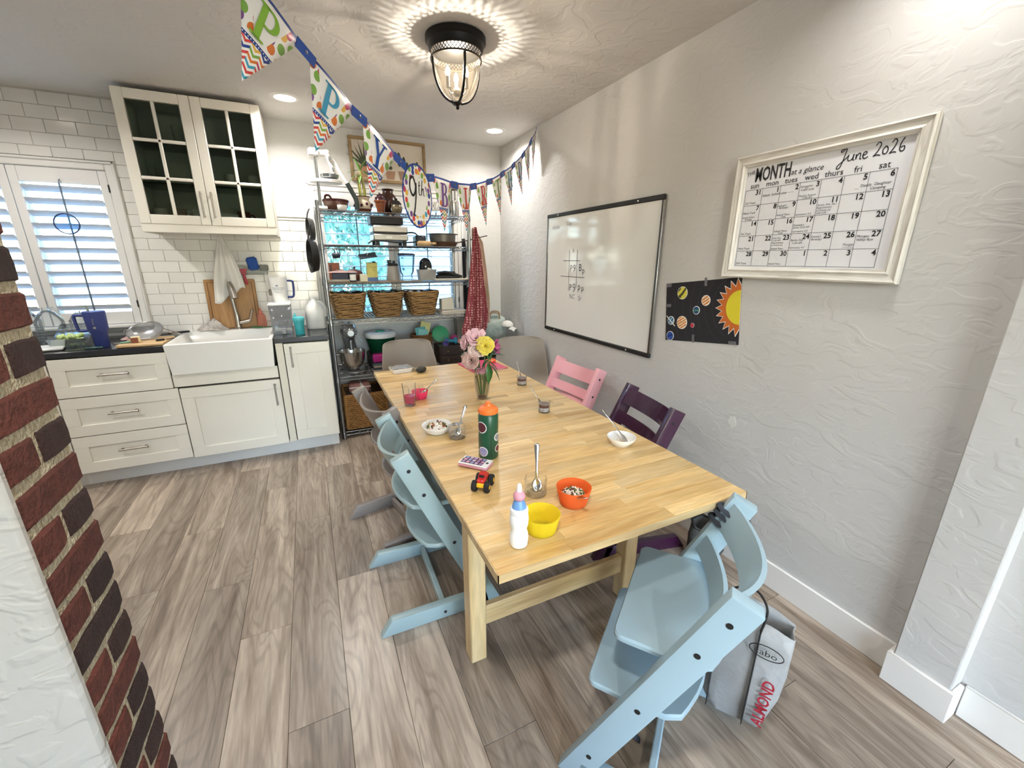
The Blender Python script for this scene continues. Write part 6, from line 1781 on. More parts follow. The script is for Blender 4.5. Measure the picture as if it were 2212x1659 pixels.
MB().tube([(0, 0, 0.03), (0.006, 0, -0.06), (0.014, 0, -0.10)], 0.006, 8).build('handle', M_white, wbh)
MB().solid([(0.012, 0), (0.016, 0.03), (0.010, 0.05)], 12, (0.014, 0, -0.15)).build('bristles', mat('grey_bristle', '#a8a49c', 0.8, bump=0.8, bscale=200), wbh)
tag(MB().box((0, 0, 0), (0.06, 0.02, 0.045), bev=0.006).build('steel_scourer', mat('grey_scourer', '#8f8f86', 0.5, 0.4, bump=1.0, bscale=150), None, (-0.300, 3.90, 1.375)), 'grey steel scourer in the right of the tile caddy', 'scourer')
so = thing('soap_bottle', 'coral dish soap bottle with clear pump behind the sink', 'bottle', (-0.372, 3.885, 0.9135))
MB().solid([(0.030, 0), (0.032, 0.005), (0.030, 0.085), (0.022, 0.105), (0.013, 0.112)], 22, sy=0.75).build('body', thin_glass('coral_soap', '#fff0ea', 0.05, 0.45, '#ffb49c'), so)
MB().solid([(0.014, 0.112), (0.014, 0.128), (0.005, 0.130), (0.005, 0.150)], 14).tube([(0, 0, 0.15), (0, -0.03, 0.152)], 0.005, 6).build('pump', mat('coral_cap', '#e07a68', 0.4), so)
gf = thing('green_fork', 'green plastic serving fork lying behind the sink', 'fork', (-0.335, 3.845, 0.9135), R_(2))
mf = MB().tube([(-0.03, 0, 0.006), (0.10, 0, 0.010)], 0.006, 8, flat=0.6)
mf.ell((-0.055, 0, 0.007), (0.032, 0.024, 0.006), 16, 6)
for k in range(4): mf.tube([(-0.075, -0.016 + 0.0107 * k, 0.007), (-0.108, -0.018 + 0.012 * k, 0.012)], 0.0035, 6)
mf.build('fork_body', mat('green_plastic', '#2f7a44', 0.4), gf)
# filter pitcher with jug on top
fp = thing('water_filter_dispenser', 'clear water filter dispenser with pale lid on the right worktop', 'water filter', (-0.212, 3.60, CT))
M_frost = thin_glass('frosted_plastic', '#eef0f2', 0.15, 0.25, '#dcdde0', 0.1)
mod_solid(MB().add([(-0.062, -0.11, 0.0), (0.062, -0.11, 0.0), (0.062, 0.11, 0.0), (-0.062, 0.11, 0.0), (-0.07, -0.12, 0.215), (0.07, -0.12, 0.215), (0.07, 0.12, 0.215), (-0.07, 0.12, 0.215)], [(3, 2, 1, 0), (0, 1, 5, 4), (1, 2, 6, 5), (2, 3, 7, 6), (3, 0, 4, 7)]).build('tank', M_frost, fp), 0.002)
MB().box((0, 0, 0.222), (0.148, 0.248, 0.018), bev=0.006).build('lid', M_white, fp)
MB().box((0, 0.0, 0.165), (0.125, 0.226, 0.085), bev=0.006).build('reservoir', thin_glass('grey_reservoir', '#d6cfcd', 0.1, 0.5, '#c9c2c0'), fp)
MB().solid([(0.03, 0.06), (0.032, 0.118)], 18, (0.01, 0, 0)).build('filter', mat('grey_filter', '#b6b5b6', 0.5), fp)
MB().box((0, 0, 0.028), (0.118, 0.212, 0.045)).build('water', thin_glass('filter_water', '#c9d2d8', 0.2, 0.12, '#b8c2ca'), fp)
MB().box((0.01, -0.125, 0.03), (0.03, 0.022, 0.045), bev=0.004).build('tap', mat('grey_tap', '#8d9094', 0.4), fp)
wp = thing('white_pitcher', 'white plastic hospital pitcher with navy handle standing on the water filter', 'pitcher', (-0.200, 3.60, CT + 0.2315))
MB().lathe([(0.0001, 0), (0.045, 0), (0.047, 0.004), (0.060, 0.178), (0.057, 0.178), (0.044, 0.008), (0.0001, 0.006)], 28).build('body', M_white, wp)
MB().tube(smooth_path([(0.056, 0, 0.155), (0.09, 0, 0.150), (0.096, 0, 0.13), (0.092, 0, 0.055), (0.08, 0, 0.035), (0.048, 0, 0.035)], 5), 0.008, 10).build('handle', mat('navy_plastic', '#20306e', 0.4), wp)
def curved_text(parent, txt, size, z, a0, R0, m, slope=0.0, shear=0.0):
    mb = MB().text(txt, size, Matrix.Identity(4), align='CENTER', shear=shear)
    mb.v = [((R0 + slope * (y + z) + 0.0006) * math.cos(a0 + x / R0), (R0 + slope * (y + z) + 0.0006) * math.sin(a0 + x / R0), z + y) for x, y, _ in mb.v]
    return mb.build('lettering', m, parent)
M_navyink = mat('navy_ink', '#2c3c78', 0.5)
curved_text(wp, 'INTERMOUNTAIN', 0.0098, 0.100, R_(-98), 0.0465, M_navyink, 0.0747)
curved_text(wp, 'HEALTHCARE', 0.0098, 0.088, R_(-98), 0.0465, M_navyink, 0.0747)
curved_text(wp, 'baby & you', 0.010, 0.072, R_(-98), 0.0465, M_navyink, 0.0747, 0.3)
lg = MB(); 
for k in (-1, 0, 1): lg.prism([(-0.006 + k * 0.007, 0), (k * 0.007, -0.004), (0.006 + k * 0.007, 0), (k * 0.007, 0.005 if k == 0 else 0.003)], 0.0006, frame_m((-0.0075, -0.0555, 0.12), (1, 0.14, 0), (0, 0, 1)))
lg.build('emblem', M_navyink, wp)
sc_ = thing('sippy_cup', 'teal toddler sippy cup on the right worktop', 'cup', (-0.098, 3.475, CT))
M_teal = mat('teal_plastic', '#3aa5ac', 0.35, var=0.04)
MB().solid([(0.030, 0), (0.032, 0.004), (0.031, 0.05), (0.038, 0.098), (0.038, 0.106)], 24).build('cup_body', M_teal, sc_)
MB().solid([(0.041, 0.104), (0.042, 0.112), (0.039, 0.124), (0.026, 0.132), (0.0001, 0.134)], 24).solid([(0.010, 0.130), (0.007, 0.152), (0.004, 0.158)], 12, (-0.02, -0.008, 0)).build('lid', mat('teal_lid', '#4fb6bb', 0.35), sc_)
jg = thing('milk_jug', 'translucent white plastic gallon jug at the right end of the worktop', 'jug', (0.022, 3.74, CT))
M_milk = mat('milky_hdpe', '#eceae6', 0.35, var=0.02, trans=0.0, sss=0.3)
mb = MB()
def sqr(w, z, k=0.3, n=24):
    out = []
    for i in range(n):
        a = 2 * PI * i / n; c_, s_ = math.cos(a), math.sin(a)
        e = 0.55
        out.append((w * math.copysign(abs(c_) ** e, c_), w * math.copysign(abs(s_) ** e, s_), z))
    return out
ringz = [(0.066, 0), (0.074, 0.008), (0.075, 0.13), (0.073, 0.15), (0.058, 0.185), (0.033, 0.213), (0.019, 0.225), (0.019, 0.240)]
vv = [p for w, z in ringz for p in sqr(w, z)]
ff = [(j * 24 + i, j * 24 + (i + 1) % 24, (j + 1) * 24 + (i + 1) % 24, (j + 1) * 24 + i) for j in range(len(ringz) - 1) for i in range(24)] + [tuple(range(24))[::-1], tuple(7 * 24 + i for i in range(24))]
mb.add(vv, ff).build('jug_body', M_milk, jg, angle=60)
MB().tube(smooth_path([(0.02, -0.02, 0.218), (0.055, -0.05, 0.205), (0.078, -0.07, 0.16), (0.072, -0.066, 0.10)], 5), 0.012, 8).build('handle', M_milk, jg)

# ------------------------------------------------------------------ on the floor
bg_ = thing('shopping_bag', 'woven silver reusable shopping bag with dark red lettering hung behind the front chair', 'bag', (1.068, 0.580, 0.085), R_(-62))
M_bag = mat('silver_woven_poly', '#a4a5a4', 0.5, var=0.16, scale=12, bump=0.5, bscale=26)
def bagring(w, d, z, bulge, ph_, n=32):
    out = []
    for i in range(n):
        a = 2 * PI * i / n; c_, s_ = math.cos(a), math.sin(a); e = 0.45
        x = w * math.copysign(abs(c_) ** e, c_); y = d * math.copysign(abs(s_) ** e, s_)
        out.append((x + 0.006 * math.sin(5 * a + ph_), y + 0.006 * math.sin(4 * a + ph_ * 1.7), z + bulge * math.sin(2 * a + ph_)))
    return out
rz_ = [(0.07, 0.05, 0.003, 0), (0.085, 0.06, 0.03, .003), (0.10, 0.065, 0.12, .004), (0.105, 0.06, 0.22, .006), (0.107, 0.055, 0.30, .01), (0.11, 0.042, 0.36, .012)]
vv = [p for k, (w, d, z, b) in enumerate(rz_) for p in bagring(w, d, z, b, k * 0.9)]
ff = [(j * 32 + i, j * 32 + (i + 1) % 32, (j + 1) * 32 + (i + 1) % 32, (j + 1) * 32 + i) for j in range(5) for i in range(32)] + [tuple(range(32))[::-1]]
o = MB().add(vv, ff).build('bag_body', M_bag, bg_, angle=70); mod_solid(o, 0.003)
M_redink = mat('dark_red_print', '#a32334', 0.5)
MB().text('ALMOND', 0.041, frame_m((0.078, -0.074, 0.045), (0.06, 0.0, 1), (-1.0, 0.0, 0.06)) @ Matrix.Translation((0.0, 0.0, 0.0)), bold=0.001).build('lettering', M_redink, bg_)
MB().text('cabo', 0.030, frame_m((0.022, -0.069, 0.295), (1, 0, 0.0), (0, -0.12, 1))).build('lettering', M_ink, bg_)
MB().tube([(0.052 + 0.042, -0.068, 0.305)] + [(0.052 + 0.042 * math.cos(q), -0.068, 0.305 + 0.022 * math.sin(q)) for q in [2 * PI * i / 20 for i in range(20)]][1:], 0.0014, 5, closed=True).build('logo_oval', M_ink, bg_)
for s_ in (-1, 1):
    MB().tube([(s_ * 0.05 - .02, -0.055, 0.008), (s_ * 0.05 - .02, -0.070, 0.10), (s_ * 0.05 - .02, -0.068, 0.22), (s_ * 0.05 - .02, -0.050, 0.35)], 0.011, 8, flat=0.2).build('strap', M_black, bg_)
MB().tube(smooth_path([(-0.07, -0.048, 0.35), (-0.075, -0.03, 0.41), (-0.04, -0.01, 0.44), (-0.02, 0.0, 0.445)], 5), 0.009, 8, flat=0.35).build('handle', M_black, bg_)
MB().tube(smooth_path([(0.03, -0.048, 0.35), (0.035, -0.03, 0.41), (0.01, -0.01, 0.44), (-0.02, 0.0, 0.445)], 5), 0.009, 8, flat=0.35).build('handle', M_black, bg_)
fb = thing('fabric_tote', 'dark grey soft tote bag on the floor under the plum chair', 'bag', (1.640, 1.175, 0), R_(20))
rz2 = [(0.07, 0.06, 0.003, 0), (0.08, 0.07, 0.05, .004), (0.08, 0.07, 0.14, .01), (0.075, 0.06, 0.20, .014)]
vv = [p for k, (w, d, z, b) in enumerate(rz2) for p in bagring(w, d, z, b, k * 1.3)]
ff = [(j * 32 + i, j * 32 + (i + 1) % 32, (j + 1) * 32 + (i + 1) % 32, (j + 1) * 32 + i) for j in range(3) for i in range(32)] + [tuple(range(32))[::-1]]
o = MB().add(vv, ff).build('bag_body', mat('charcoal_canvas', '#4b4a46', 0.9, bump=0.4, bscale=90), fb, angle=70); mod_solid(o, 0.004)
MB().tube([(p[0] * 1.02, p[1] * 1.02, p[2] + 0.002) for p in bagring(0.075, 0.06, 0.20, .014, 3.9)], 0.006, 6, closed=True).build('rim', M_black, fb)

# ------------------------------------------------------------------ chrome wire shelving
SX0, SX1, SY0, SY1 = 0.122, 1.262, 3.486, 3.928
SH = [1.785, 1.545, 1.265, 0.985, 0.532, 0.060]
rk = thing('wire_shelving', 'tall chrome wire shelving unit with six shelves in front of the right window', 'shelving', (0, 0, 0))
post_me = MB().cyl((0, 0, 0), (0, 0, 1.835), 0.0127, 14).solid([(0.0127, 1.835), (0.0115, 1.842), (0.004, 1.845)], 14).solid([(0.009, 0), (0.016, 0.002), (0.016, 0.012), (0.009, 0.02)], 12).mesh('post', mat('grey_chrome_post', '#9a9c9c', 0.3, 1.0, var=0.05))
for xx in (SX0, SX1):
    for yy in (SY0, SY1):
        inst(post_me, 'post', rk, (xx, yy, 0))
def wire_shelf():
    mb = MB()
    a, b, c, d = SX0 + 0.006, SX1 - 0.006, SY0 + 0.004, SY1 - 0.004
    for dz in (-0.003, -0.030):
        mb.tube([(a, c, dz), (b, c, dz), (b, d, dz), (a, d, dz)], 0.0032, 6, closed=True)
    def zig(p, q, n):
        p, q = Vector(p), Vector(q); pts = []
        for i in range(2 * n + 1):
            t_ = i / (2 * n); pts.append(p.lerp(q, t_) + Vector((0, 0, -0.004 if i % 2 == 0 else -0.029)))
        mb.tube(pts, 0.0022, 5)
    zig((a, c, 0), (b, c, 0), 17); zig((a, d, 0), (b, d, 0), 17); zig((a, c, 0), (a, d, 0), 7); zig((b, c, 0), (b, d, 0), 7)
    n = 46
    for i in range(1, n):
        x_ = a + (b - a) * i / n
        mb.tube([(x_, c, 0.0), (x_, d, 0.0)], 0.0018, 4)
    for k in range(1, 4):
        y_ = c + (d - c) * k / 4
        mb.tube([(a, y_, -0.004), (b, y_, -0.004)], 0.0028, 4)
    for xx in (SX0, SX1):
        for yy in (SY0, SY1):
            mb.solid([(0.0165, -0.038), (0.018, -0.036), (0.016, 0.004)], 12, (xx, yy, 0))
    return mb.mesh('wire_shelf', M_chrome)
wsm = wire_shelf()
for z in SH: inst(wsm, 'wire_shelf', rk, (0, 0, z))
Z1, Z2, Z3, Z4, Z5, Z6 = [z + 0.0025 for z in SH]

# --- top shelf
cpz = thing('fruit_press', 'white and chrome lever press with black grip at the left end of the top shelf', 'press', (0.150, 3.605, Z1))
for s_ in (-1, 1):
    MB().cyl((0, s_ * 0.05, 0), (0, s_ * 0.05, 0.36), 0.009, 12).build('column', M_chrome, cpz)
M_wcast = mat('white_cast_metal', '#eeede8', 0.3, var=0.02)
MB().box((0, 0, 0.012), (0.09, 0.16, 0.022), bev=0.006).build('base', M_wcast, cpz)
MB().solid([(0.105, 0.185), (0.112, 0.188), (0.112, 0.205), (0.105, 0.208)], 30, (0.055, 0, 0), sy=0.7).build('tray', M_wcast, cpz)
MB().solid([(0.035, 0.208), (0.06, 0.225), (0.064, 0.245), (0.03, 0.25)], 24, (0.085, 0, 0)).build('cup', M_chrome, cpz)
MB().box((-0.005, 0, 0.375), (0.075, 0.14, 0.055), bev=0.012).box((0.06, 0, 0.385), (0.08, 0.04, 0.04), rot=(0, R_(-10), 0), bev=0.01).build('head', M_wcast, cpz)
MB().tube(smooth_path([(0.085, -0.03, 0.37), (0.10, -0.03, 0.31), (0.115, -0.03, 0.25)], 4), 0.016, 10).build('plunger_link', M_wcast, cpz)
MB().tube(smooth_path([(0.09, -0.05, 0.345), (0.13, -0.052, 0.31), (0.16, -0.054, 0.25), (0.20, -0.056, 0.18)], 5), 0.013, 10).build('lever', M_wcast, cpz)
MB().tube(smooth_path([(0.196, -0.056, 0.188), (0.225, -0.058, 0.13), (0.248, -0.06, 0.075), (0.25, -0.06, 0.012)], 5), 0.017, 10).build('grip', mat('dark_green_grip', '#26302c', 0.5), cpz)
for z_ in (0.345, 0.275):
    MB().cyl((0.095 if z_ > .3 else 0.11, -0.075, z_), (0.095 if z_ > .3 else 0.11, -0.03, z_), 0.011, 12).build('pivot_bolt', M_chrome, cpz)
bb = thing('painted_bowl', 'dark brown painted clay bowl with a loop handle on the top shelf', 'bowl', (0.262, 3.66, Z1))
M_clay = mat('dark_brown_glaze', '#4a2a22', 0.3, var=0.25, scale=22, col2='#7d5c48')
MB().lathe([(0.0001, 0), (0.06, 0), (0.082, 0.03), (0.095, 0.08), (0.091, 0.08), (0.078, 0.03), (0.0001, 0.006)], 32).build('body', M_clay, bb)
MB().lathe([(0.093, 0.066), (0.0965, 0.078), (0.092, 0.084)], 32).build('rim_band', mat('maroon_glaze', '#4c1f1c', 0.25), bb)
MB().tube(smooth_path([(-0.075, -0.03, 0.08), (-0.07, -0.03, 0.106), (-0.045, -0.035, 0.108), (-0.03, -0.05, 0.08)], 5), 0.0075, 8).build('loop_handle', mat('maroon_glaze', '#4c1f1c', 0.25), bb)
tag(MB().lathe([(0.0001, 0), (0.03, 0), (0.033, 0.004), (0.034, 0.036), (0.031, 0.036), (0.029, 0.006), (0.0001, 0.005)], 26).build('ramekin', M_ceramic, None, (0.293, 3.535, Z1)), 'small white ramekin in front of the brown clay bowl', 'ramekin')
pt = thing('painted_pot', 'round painted pottery pot with dark berries holding lucky bamboo', 'pot', (0.455, 3.62, Z1))
MB().lathe([(0.0001, 0), (0.042, 0), (0.06, 0.025), (0.064, 0.05), (0.052, 0.078), (0.044, 0.088), (0.05, 0.108), (0.056, 0.114), (0.05, 0.112), (0.04, 0.09), (0.058, 0.05), (0.0001, 0.02)], 30).build('body', mat('cream_pottery', '#dccfb8', 0.3, var=0.06), pt)
MB().lathe([(0.0445, 0.001), (0.0555, 0.016), (0.0605, 0.024)], 30).lathe([(0.051, 0.1085), (0.0572, 0.1145)], 30).build('brown_bands', mat('rust_glaze', '#6e3a2c', 0.3), pt)
for k in range(10):
    a = 2 * PI * k / 10
    MB().ell((0.0625 * math.cos(a), 0.0625 * math.sin(a), 0.052 + 0.006 * (-1) ** k), (0.011, 0.011, 0.012), 10, 6).build('painted_berry', mat('berry_glaze', '#4a1428', 0.2), pt)
MB().solid([(0.041, 0.088), (0.040, 0.094)], 20).build('soil', mat('dark_soil', '#3a2c22', 0.9), pt)
bam = thing('lucky_bamboo', 'lucky bamboo stalks with green leaves growing in the painted pot', 'plant', (0.455, 3.62, Z1 + 0.093))
M_bst = mat('yellow_green_cane', '#b9a45c', 0.45, var=0.2, scale=14, col2='#7d9a4c')
rb = random.Random(21)
for k in range(6):
    a = 2 * PI * k / 6
    x_, y_ = 0.018 * math.cos(a), 0.018 * math.sin(a)
    H_ = rb.uniform(0.13, 0.22)
    MB().tube(smooth_path([(x_, y_, 0), (x_ * 1.3, y_ * 1.3, H_ * .5), (x_ * 0.8 - .01, y_, H_)], 4), 0.0055, 8).build('cane', M_bst, bam)
for k, (d, L) in enumerate((((-1, -.2, -.75), 0.13), ((-.8, -.3, -.1), 0.10), ((.8, -.2, -.8), 0.11), ((-.3, -.3, 1), 0.10), ((.3, -.2, .8), 0.09), ((-.6, .1, .9), 0.10), ((-.5, -.5, -.9), 0.10), ((.5, .3, -.2), 0.09))):
    o = leaf(MB(), (-0.012 + .004 * k, 0, 0.19 + 0.014 * (k % 3)), d, L, 0.026).build('leaf', mat('bamboo_leaf', '#6f9c4a', 0.4, var=0.15), bam, angle=80); mod_solid(o, 0.0008)
ice = thing('cone_cookie_jar', 'ceramic jar shaped as a chocolate-swirl ice cream cone on the top shelf', 'jar', (0.580, 3.60, Z1))
MB().solid([(0.022, 0), (0.028, 0.004), (0.040, 0.075), (0.046, 0.08), (0.046, 0.092)], 26).build('cone', mat('caramel_glaze', '#8a4a26', 0.3, var=0.12, bump=0.5, bscale=70), ice)
spz = []
for i in range(60):
    t_ = i / 59; r_ = 0.034 * (1 - t_) + 0.002; a = 2 * PI * 2.6 * t_
    spz.append((r_ * math.cos(a), r_ * math.sin(a), 0.096 + 0.052 * t_))
MB().tube(spz, 0.012, 8, radii=[0.0125 * (1 - 0.7 * i / 59) for i in range(60)]).solid([(0.04, 0.09), (0.03, 0.115), (0.01, 0.135)], 18).build('swirl', mat('plum_brown_glaze', '#4a3038', 0.25, var=0.1), ice)
bv = MB().lathe([(0.0001, 0), (0.045, 0), (0.07, 0.05), (0.076, 0.10), (0.06, 0.145), (0.042, 0.165), (0.04, 0.18), (0.05, 0.196), (0.045, 0.194), (0.034, 0.18), (0.0001, 0.17)], 28).build('brown_urn', mat('dark_chestnut_glaze', '#3d2018', 0.25, var=0.15), None, (0.668, 3.745, Z1))
tag(bv, 'tall dark chestnut pottery urn behind the ice cream cone jar', 'urn')
bj = thing('lidded_black_jar', 'small black lidded jar with pale lettering beside the round banner card', 'jar', (0.700, 3.585, Z1))
MB().solid([(0.032, 0), (0.043, 0.02), (0.045, 0.045), (0.036, 0.064), (0.034, 0.068)], 24).build('body', mat('black_tan_glaze', '#2c2621', 0.3, var=0.3, scale=30, col2='#8a7a58'), bj)
MB().solid([(0.039, 0.067), (0.04, 0.072), (0.025, 0.092), (0.008, 0.1), (0.011, 0.108), (0.004, 0.113)], 22).build('lid', mat('black_glaze', '#1c1a18', 0.25), bj)
curved_text(bj, 'Amore', 0.016, 0.034, R_(-98), 0.0455, mat('pale_glaze_text', '#d8cca8', 0.4))
sg = thing('dried_white_sprig', 'bunch of tiny dried white flowers on the top shelf behind the banner', 'dried flowers', (1.035, 3.66, Z1))
for k in range(10):
    a = 2 * PI * k / 10; tip = Vector((0.035 * math.cos(a) * rb.uniform(.5, 1.3), 0.03 * math.sin(a), rb.uniform(0.06, 0.12)))
    st_ = MB().tube(smooth_path([(0, 0, 0), tip * .5 + Vector((0, 0, .01)), tip], 3), 0.0012, 4).build('twig', mat('dry_twig', '#6a6048', 0.8), sg)
    for j in range(3):
        MB().ell(tip + Vector((rb.uniform(-.012, .012), rb.uniform(-.012, .012), rb.uniform(-.03, .008))), (0.006, 0.006, 0.006), 7, 5).build('floret', mat('dry_white_floret', '#ded8cc', 0.8), st_)
mp_ = thing('steel_canister', 'tall stainless steel canister on the right of the top shelf behind the banner', 'canister', (1.205, 3.70, Z1))
MB().solid([(0.046, 0), (0.048, 0.003), (0.048, 0.12), (0.05, 0.122), (0.05, 0.128), (0.044, 0.132), (0.040, 0.21), (0.044, 0.214)], 28).build('body', M_steel, mp_)
MB().tube([(0.044 * math.cos(2 * PI * i / 20), 0.044 * math.sin(2 * PI * i / 20), 0.216) for i in range(20)], 0.003, 6, closed=True).build('rim', M_steel, mp_)
st2 = thing('steel_strainer_pan', 'shallow steel pan with two wire handles stacked on the steel canister', 'pan', (1.205, 3.70, Z1 + 0.2195))
MB().lathe([(0.0001, 0), (0.07, 0), (0.085, 0.035), (0.083, 0.035), (0.068, 0.003), (0.0001, 0.003)], 28).build('pan', M_steel, st2)
for s_ in (-1, 1):
    MB().tube(smooth_path([(s_ * 0.083, -0.025, 0.032), (s_ * 0.115, -0.018, 0.042), (s_ * 0.115, 0.018, 0.042), (s_ * 0.083, 0.025, 0.032)], 4), 0.003, 6).build('wire_handle', M_steel, st2)

# --- second shelf
pn = thing('sandwich_press', 'grey electric sandwich press with black foot and cord on the second shelf', 'sandwich press', (0.635, 3.66, Z2))
M_appl = mat('brushed_grey_appliance', '#a5a29c', 0.35, 0.7, var=0.06, stretch=(0.2, 4, 4))
MB().box((0, 0, 0.062), (0.268, 0.23, 0.052), bev=0.008).build('lower_plate', M_appl, pn)
MB().box((0, 0, 0.122), (0.268, 0.23, 0.056), bev=0.01).build('upper_plate', mat('pale_grey_appliance', '#bdb9b2', 0.35, 0.6, var=0.05), pn)
MB().box((0, 0, 0.091), (0.262, 0.222, 0.006)).build('gap', M_black, pn)
for s_ in (-1, 1):
    for t_ in (-1, 1):
        MB().box((s_ * 0.105, t_ * 0.09, 0.018), (0.03, 0.03, 0.036), bev=0.003).build('foot', M_black, pn)
MB().tube(smooth_path([(0.13, -0.06, 0.10), (0.19, -0.09, 0.10), (0.22, -0.11, 0.06), (0.18, -0.13, 0.03), (0.05, -0.135, 0.022), (-0.06, -0.14, 0.03), (-0.14, -0.13, 0.032), (-0.18, -0.12, 0.012)], 6), 0.006, 8).build('cord', M_black, pn)
MB().box((-0.02, -0.117, 0.062), (0.05, 0.002, 0.02)).build('maker_plate', M_white, pn)
gx = thing('black_griddle_box', 'black griddle lying on top of the sandwich press', 'griddle', (0.615, 3.66, Z2 + 0.1515))
MB().box((0, 0, 0.035), (0.25, 0.2, 0.06), bev=0.006).build('body', M_black, gx)
for x_ in (0.03, 0.09): MB().cyl((x_, -0.085, 0.066), (x_, -0.085, 0.078), 0.014, 14).build('knob', M_nickel, gx)
fpn = thing('copper_frying_pan', 'copper-bottomed frying pan with a long handle sticking out of the second shelf', 'frying pan', (1.085, 3.645, Z2))
MB().lathe([(0.0001, 0), (0.105, 0), (0.128, 0.035), (0.132, 0.038), (0.126, 0.038), (0.104, 0.004), (0.0001, 0.004)], 36).build('pan_body', mat('aged_copper', '#9c7c66', 0.3, 0.9, var=0.2, scale=20), fpn)
MB().tube(smooth_path([(0.118, -0.05, 0.034), (0.20, -0.09, 0.055), (0.29, -0.13, 0.078), (0.345, -0.155, 0.092)], 5), 0.008, 8, flat=0.55).build('handle', mat('dark_steel_handle', '#5a4a44', 0.35, 0.8), fpn)
sf = thing('grey_cake_pan', 'round grey metal cake pan resting in the copper frying pan', 'cake pan', (1.085, 3.66, Z2 + 0.005))
MB().lathe([(0.0001, 0), (0.1, 0), (0.104, 0.004), (0.112, 0.092), (0.133, 0.094), (0.133, 0.099), (0.110, 0.099), (0.102, 0.006), (0.0001, 0.004)], 36).build('pan', mat('dull_grey_tin', '#77746e', 0.45, 0.6, var=0.08, bump=0.2, bscale=80), sf)
bk2 = tag(MB().box((0, 0, 0.045), (0.09, 0.12, 0.09), bev=0.012).build('black_canister', mat('navy_black_plastic', '#1c2230', 0.4), None, (0.905, 3.74, Z2)), 'dark navy canister behind the rolling pin on the second shelf', 'canister')
rp = thing('rolling_pin', 'short wooden rolling pin on the second shelf', 'rolling pin', (0.900, 3.555, Z2 + 0.0205), R_(-14))
MB().cyl((-0.06, 0, 0), (0.05, 0, 0), 0.0205, 16).build('barrel', M_bamboo, rp)
MB().tube([(0.05, 0, 0), (0.058, 0, 0), (0.075, 0, 0), (0.095, 0, 0)], 0.01, 10, radii=[0.012, 0.007, 0.011, 0.008]).build('handle', M_bamboo, rp)
# hanging from the second shelf
mc = thing('measuring_cups', 'set of dark measuring cups hanging from the left end of the second shelf', 'measuring cups', (0.215, 3.50, SH[1] - 0.032))
for k in range(3):
    cu = MB().lathe([(0.0001, -0.02), (0.018, -0.02), (0.022, 0.0), (0.020, 0.0), (0.017, -0.018)], 16, (0.018 * k - 0.01, 0, -0.045), Matrix.Rotation(R_(80 + 12 * k), 3, 'Y'))
    cu.tube([(0.018 * k - 0.01, 0, -0.03), (0.018 * k - 0.012, 0, 0.0)], 0.003, 6)
    cu.build('cup', mat('dark_blue_plastic', '#1d2438', 0.4), mc)
MB().tube(smooth_path([(-0.02, 0, -0.001), (0.0, 0, 0.008), (0.02, 0, 0.004), (0.034, 0, -0.004)], 3), 0.002, 5).build('ring', M_steel, mc)
for k, (hx, lb_) in enumerate(((0.30, 'first small wire hook left under the second shelf'), (0.36, 'second small wire hook under the second shelf'), (0.93, 'small wire hook under the right half of the second shelf'))):
    tag(MB().tube(smooth_path([(0, 0, 0.004), (0.006, 0, -0.012), (0, 0, -0.03), (-0.010, 0, -0.045), (0, 0, -0.055), (0.010, 0, -0.045)], 3), 0.0018, 5).build('wire_hook', M_steel, None, (hx, 3.492, SH[1] - 0.030)), lb_, 'hook')
dp = thing('bench_scraper', 'grey metal scraper tray hanging under the second shelf', 'scraper', (0.452, 3.60, 1.462), R_(5))
MB().box((0, 0, 0), (0.135, 0.06, 0.008), rot=(R_(20), R_(-9), 0), bev=0.003).box((0, 0.025, 0.012), (0.135, 0.006, 0.03), rot=(R_(20), R_(-9), 0)).build('tray', mat('dark_grey_steel', '#5c6468', 0.35, 0.7), dp)
MB().tube([(0, 0.02, 0.01), (0.0, 0.02, 0.056)], 0.0022, 5).build('hanger', M_steel, dp)

# --- third shelf
tag(MB().box((0, 0, 0.003), (0.72, 0.30, 0.006)).build('shelf_liner', mat('tan_liner', '#a98e72', 0.7), None, (0.50, 3.68, Z3)), 'thin tan board lining the third shelf', 'board')
ZL = Z3 + 0.0065
ob_ = thing('spice_packet_box', 'orange and brown cardboard packet at the back left of the third shelf', 'packet', (0.203, 3.77, ZL))
MB().box((0, 0, 0.07), (0.082, 0.05, 0.14)).build('carton', mat('rust_orange_card', '#b0562e', 0.5, var=0.25, scale=14), ob_)
MB().box((-0.026, -0.0262, 0.10), (0.018, 0.0012, 0.05)).build('dark_label', mat('dark_label', '#4a2418', 0.5), ob_)
pk = thing('small_pumpkin', 'small brown decorative pumpkin on the third shelf', 'pumpkin', (0.352, 3.73, ZL))
vv = []; ff = []
n_, m_ = 40, 10
for j in range(m_ + 1):
    b = -PI / 2 + PI * j / m_
    for i in range(n_):
        a = 2 * PI * i / n_
        r_ = 0.064 * (1 + 0.07 * abs(math.sin(4 * a))) * max(math.cos(b), 0.02) ** 0.8
        vv.append((r_ * math.cos(a), r_ * math.sin(a), 0.046 + 0.046 * math.sin(b) - 0.01 * math.cos(b) ** 8 * 0))
for j in range(m_):
    for i in range(n_): ff.append((j * n_ + i, j * n_ + (i + 1) % n_, (j + 1) * n_ + (i + 1) % n_, (j + 1) * n_ + i))
MB().add(vv, ff).build('flesh', mat('rust_brown_glaze', '#7d4a38', 0.35, var=0.15), pk, angle=80)
MB().tube(smooth_path([(0, 0, 0.088), (0.002, 0, 0.10), (0.008, 0, 0.108)], 3), 0.007, 8).build('stem', mat('dark_stem', '#3a2c24', 0.6), pk)
tag(MB().box((0, 0, 0.032), (0.12, 0.09, 0.064), bev=0.004).build('navy_box', mat('navy_card', '#1f2444', 0.5), None, (0.235, 3.64, ZL)), 'navy blue box under a pink cloth on the third shelf', 'box')
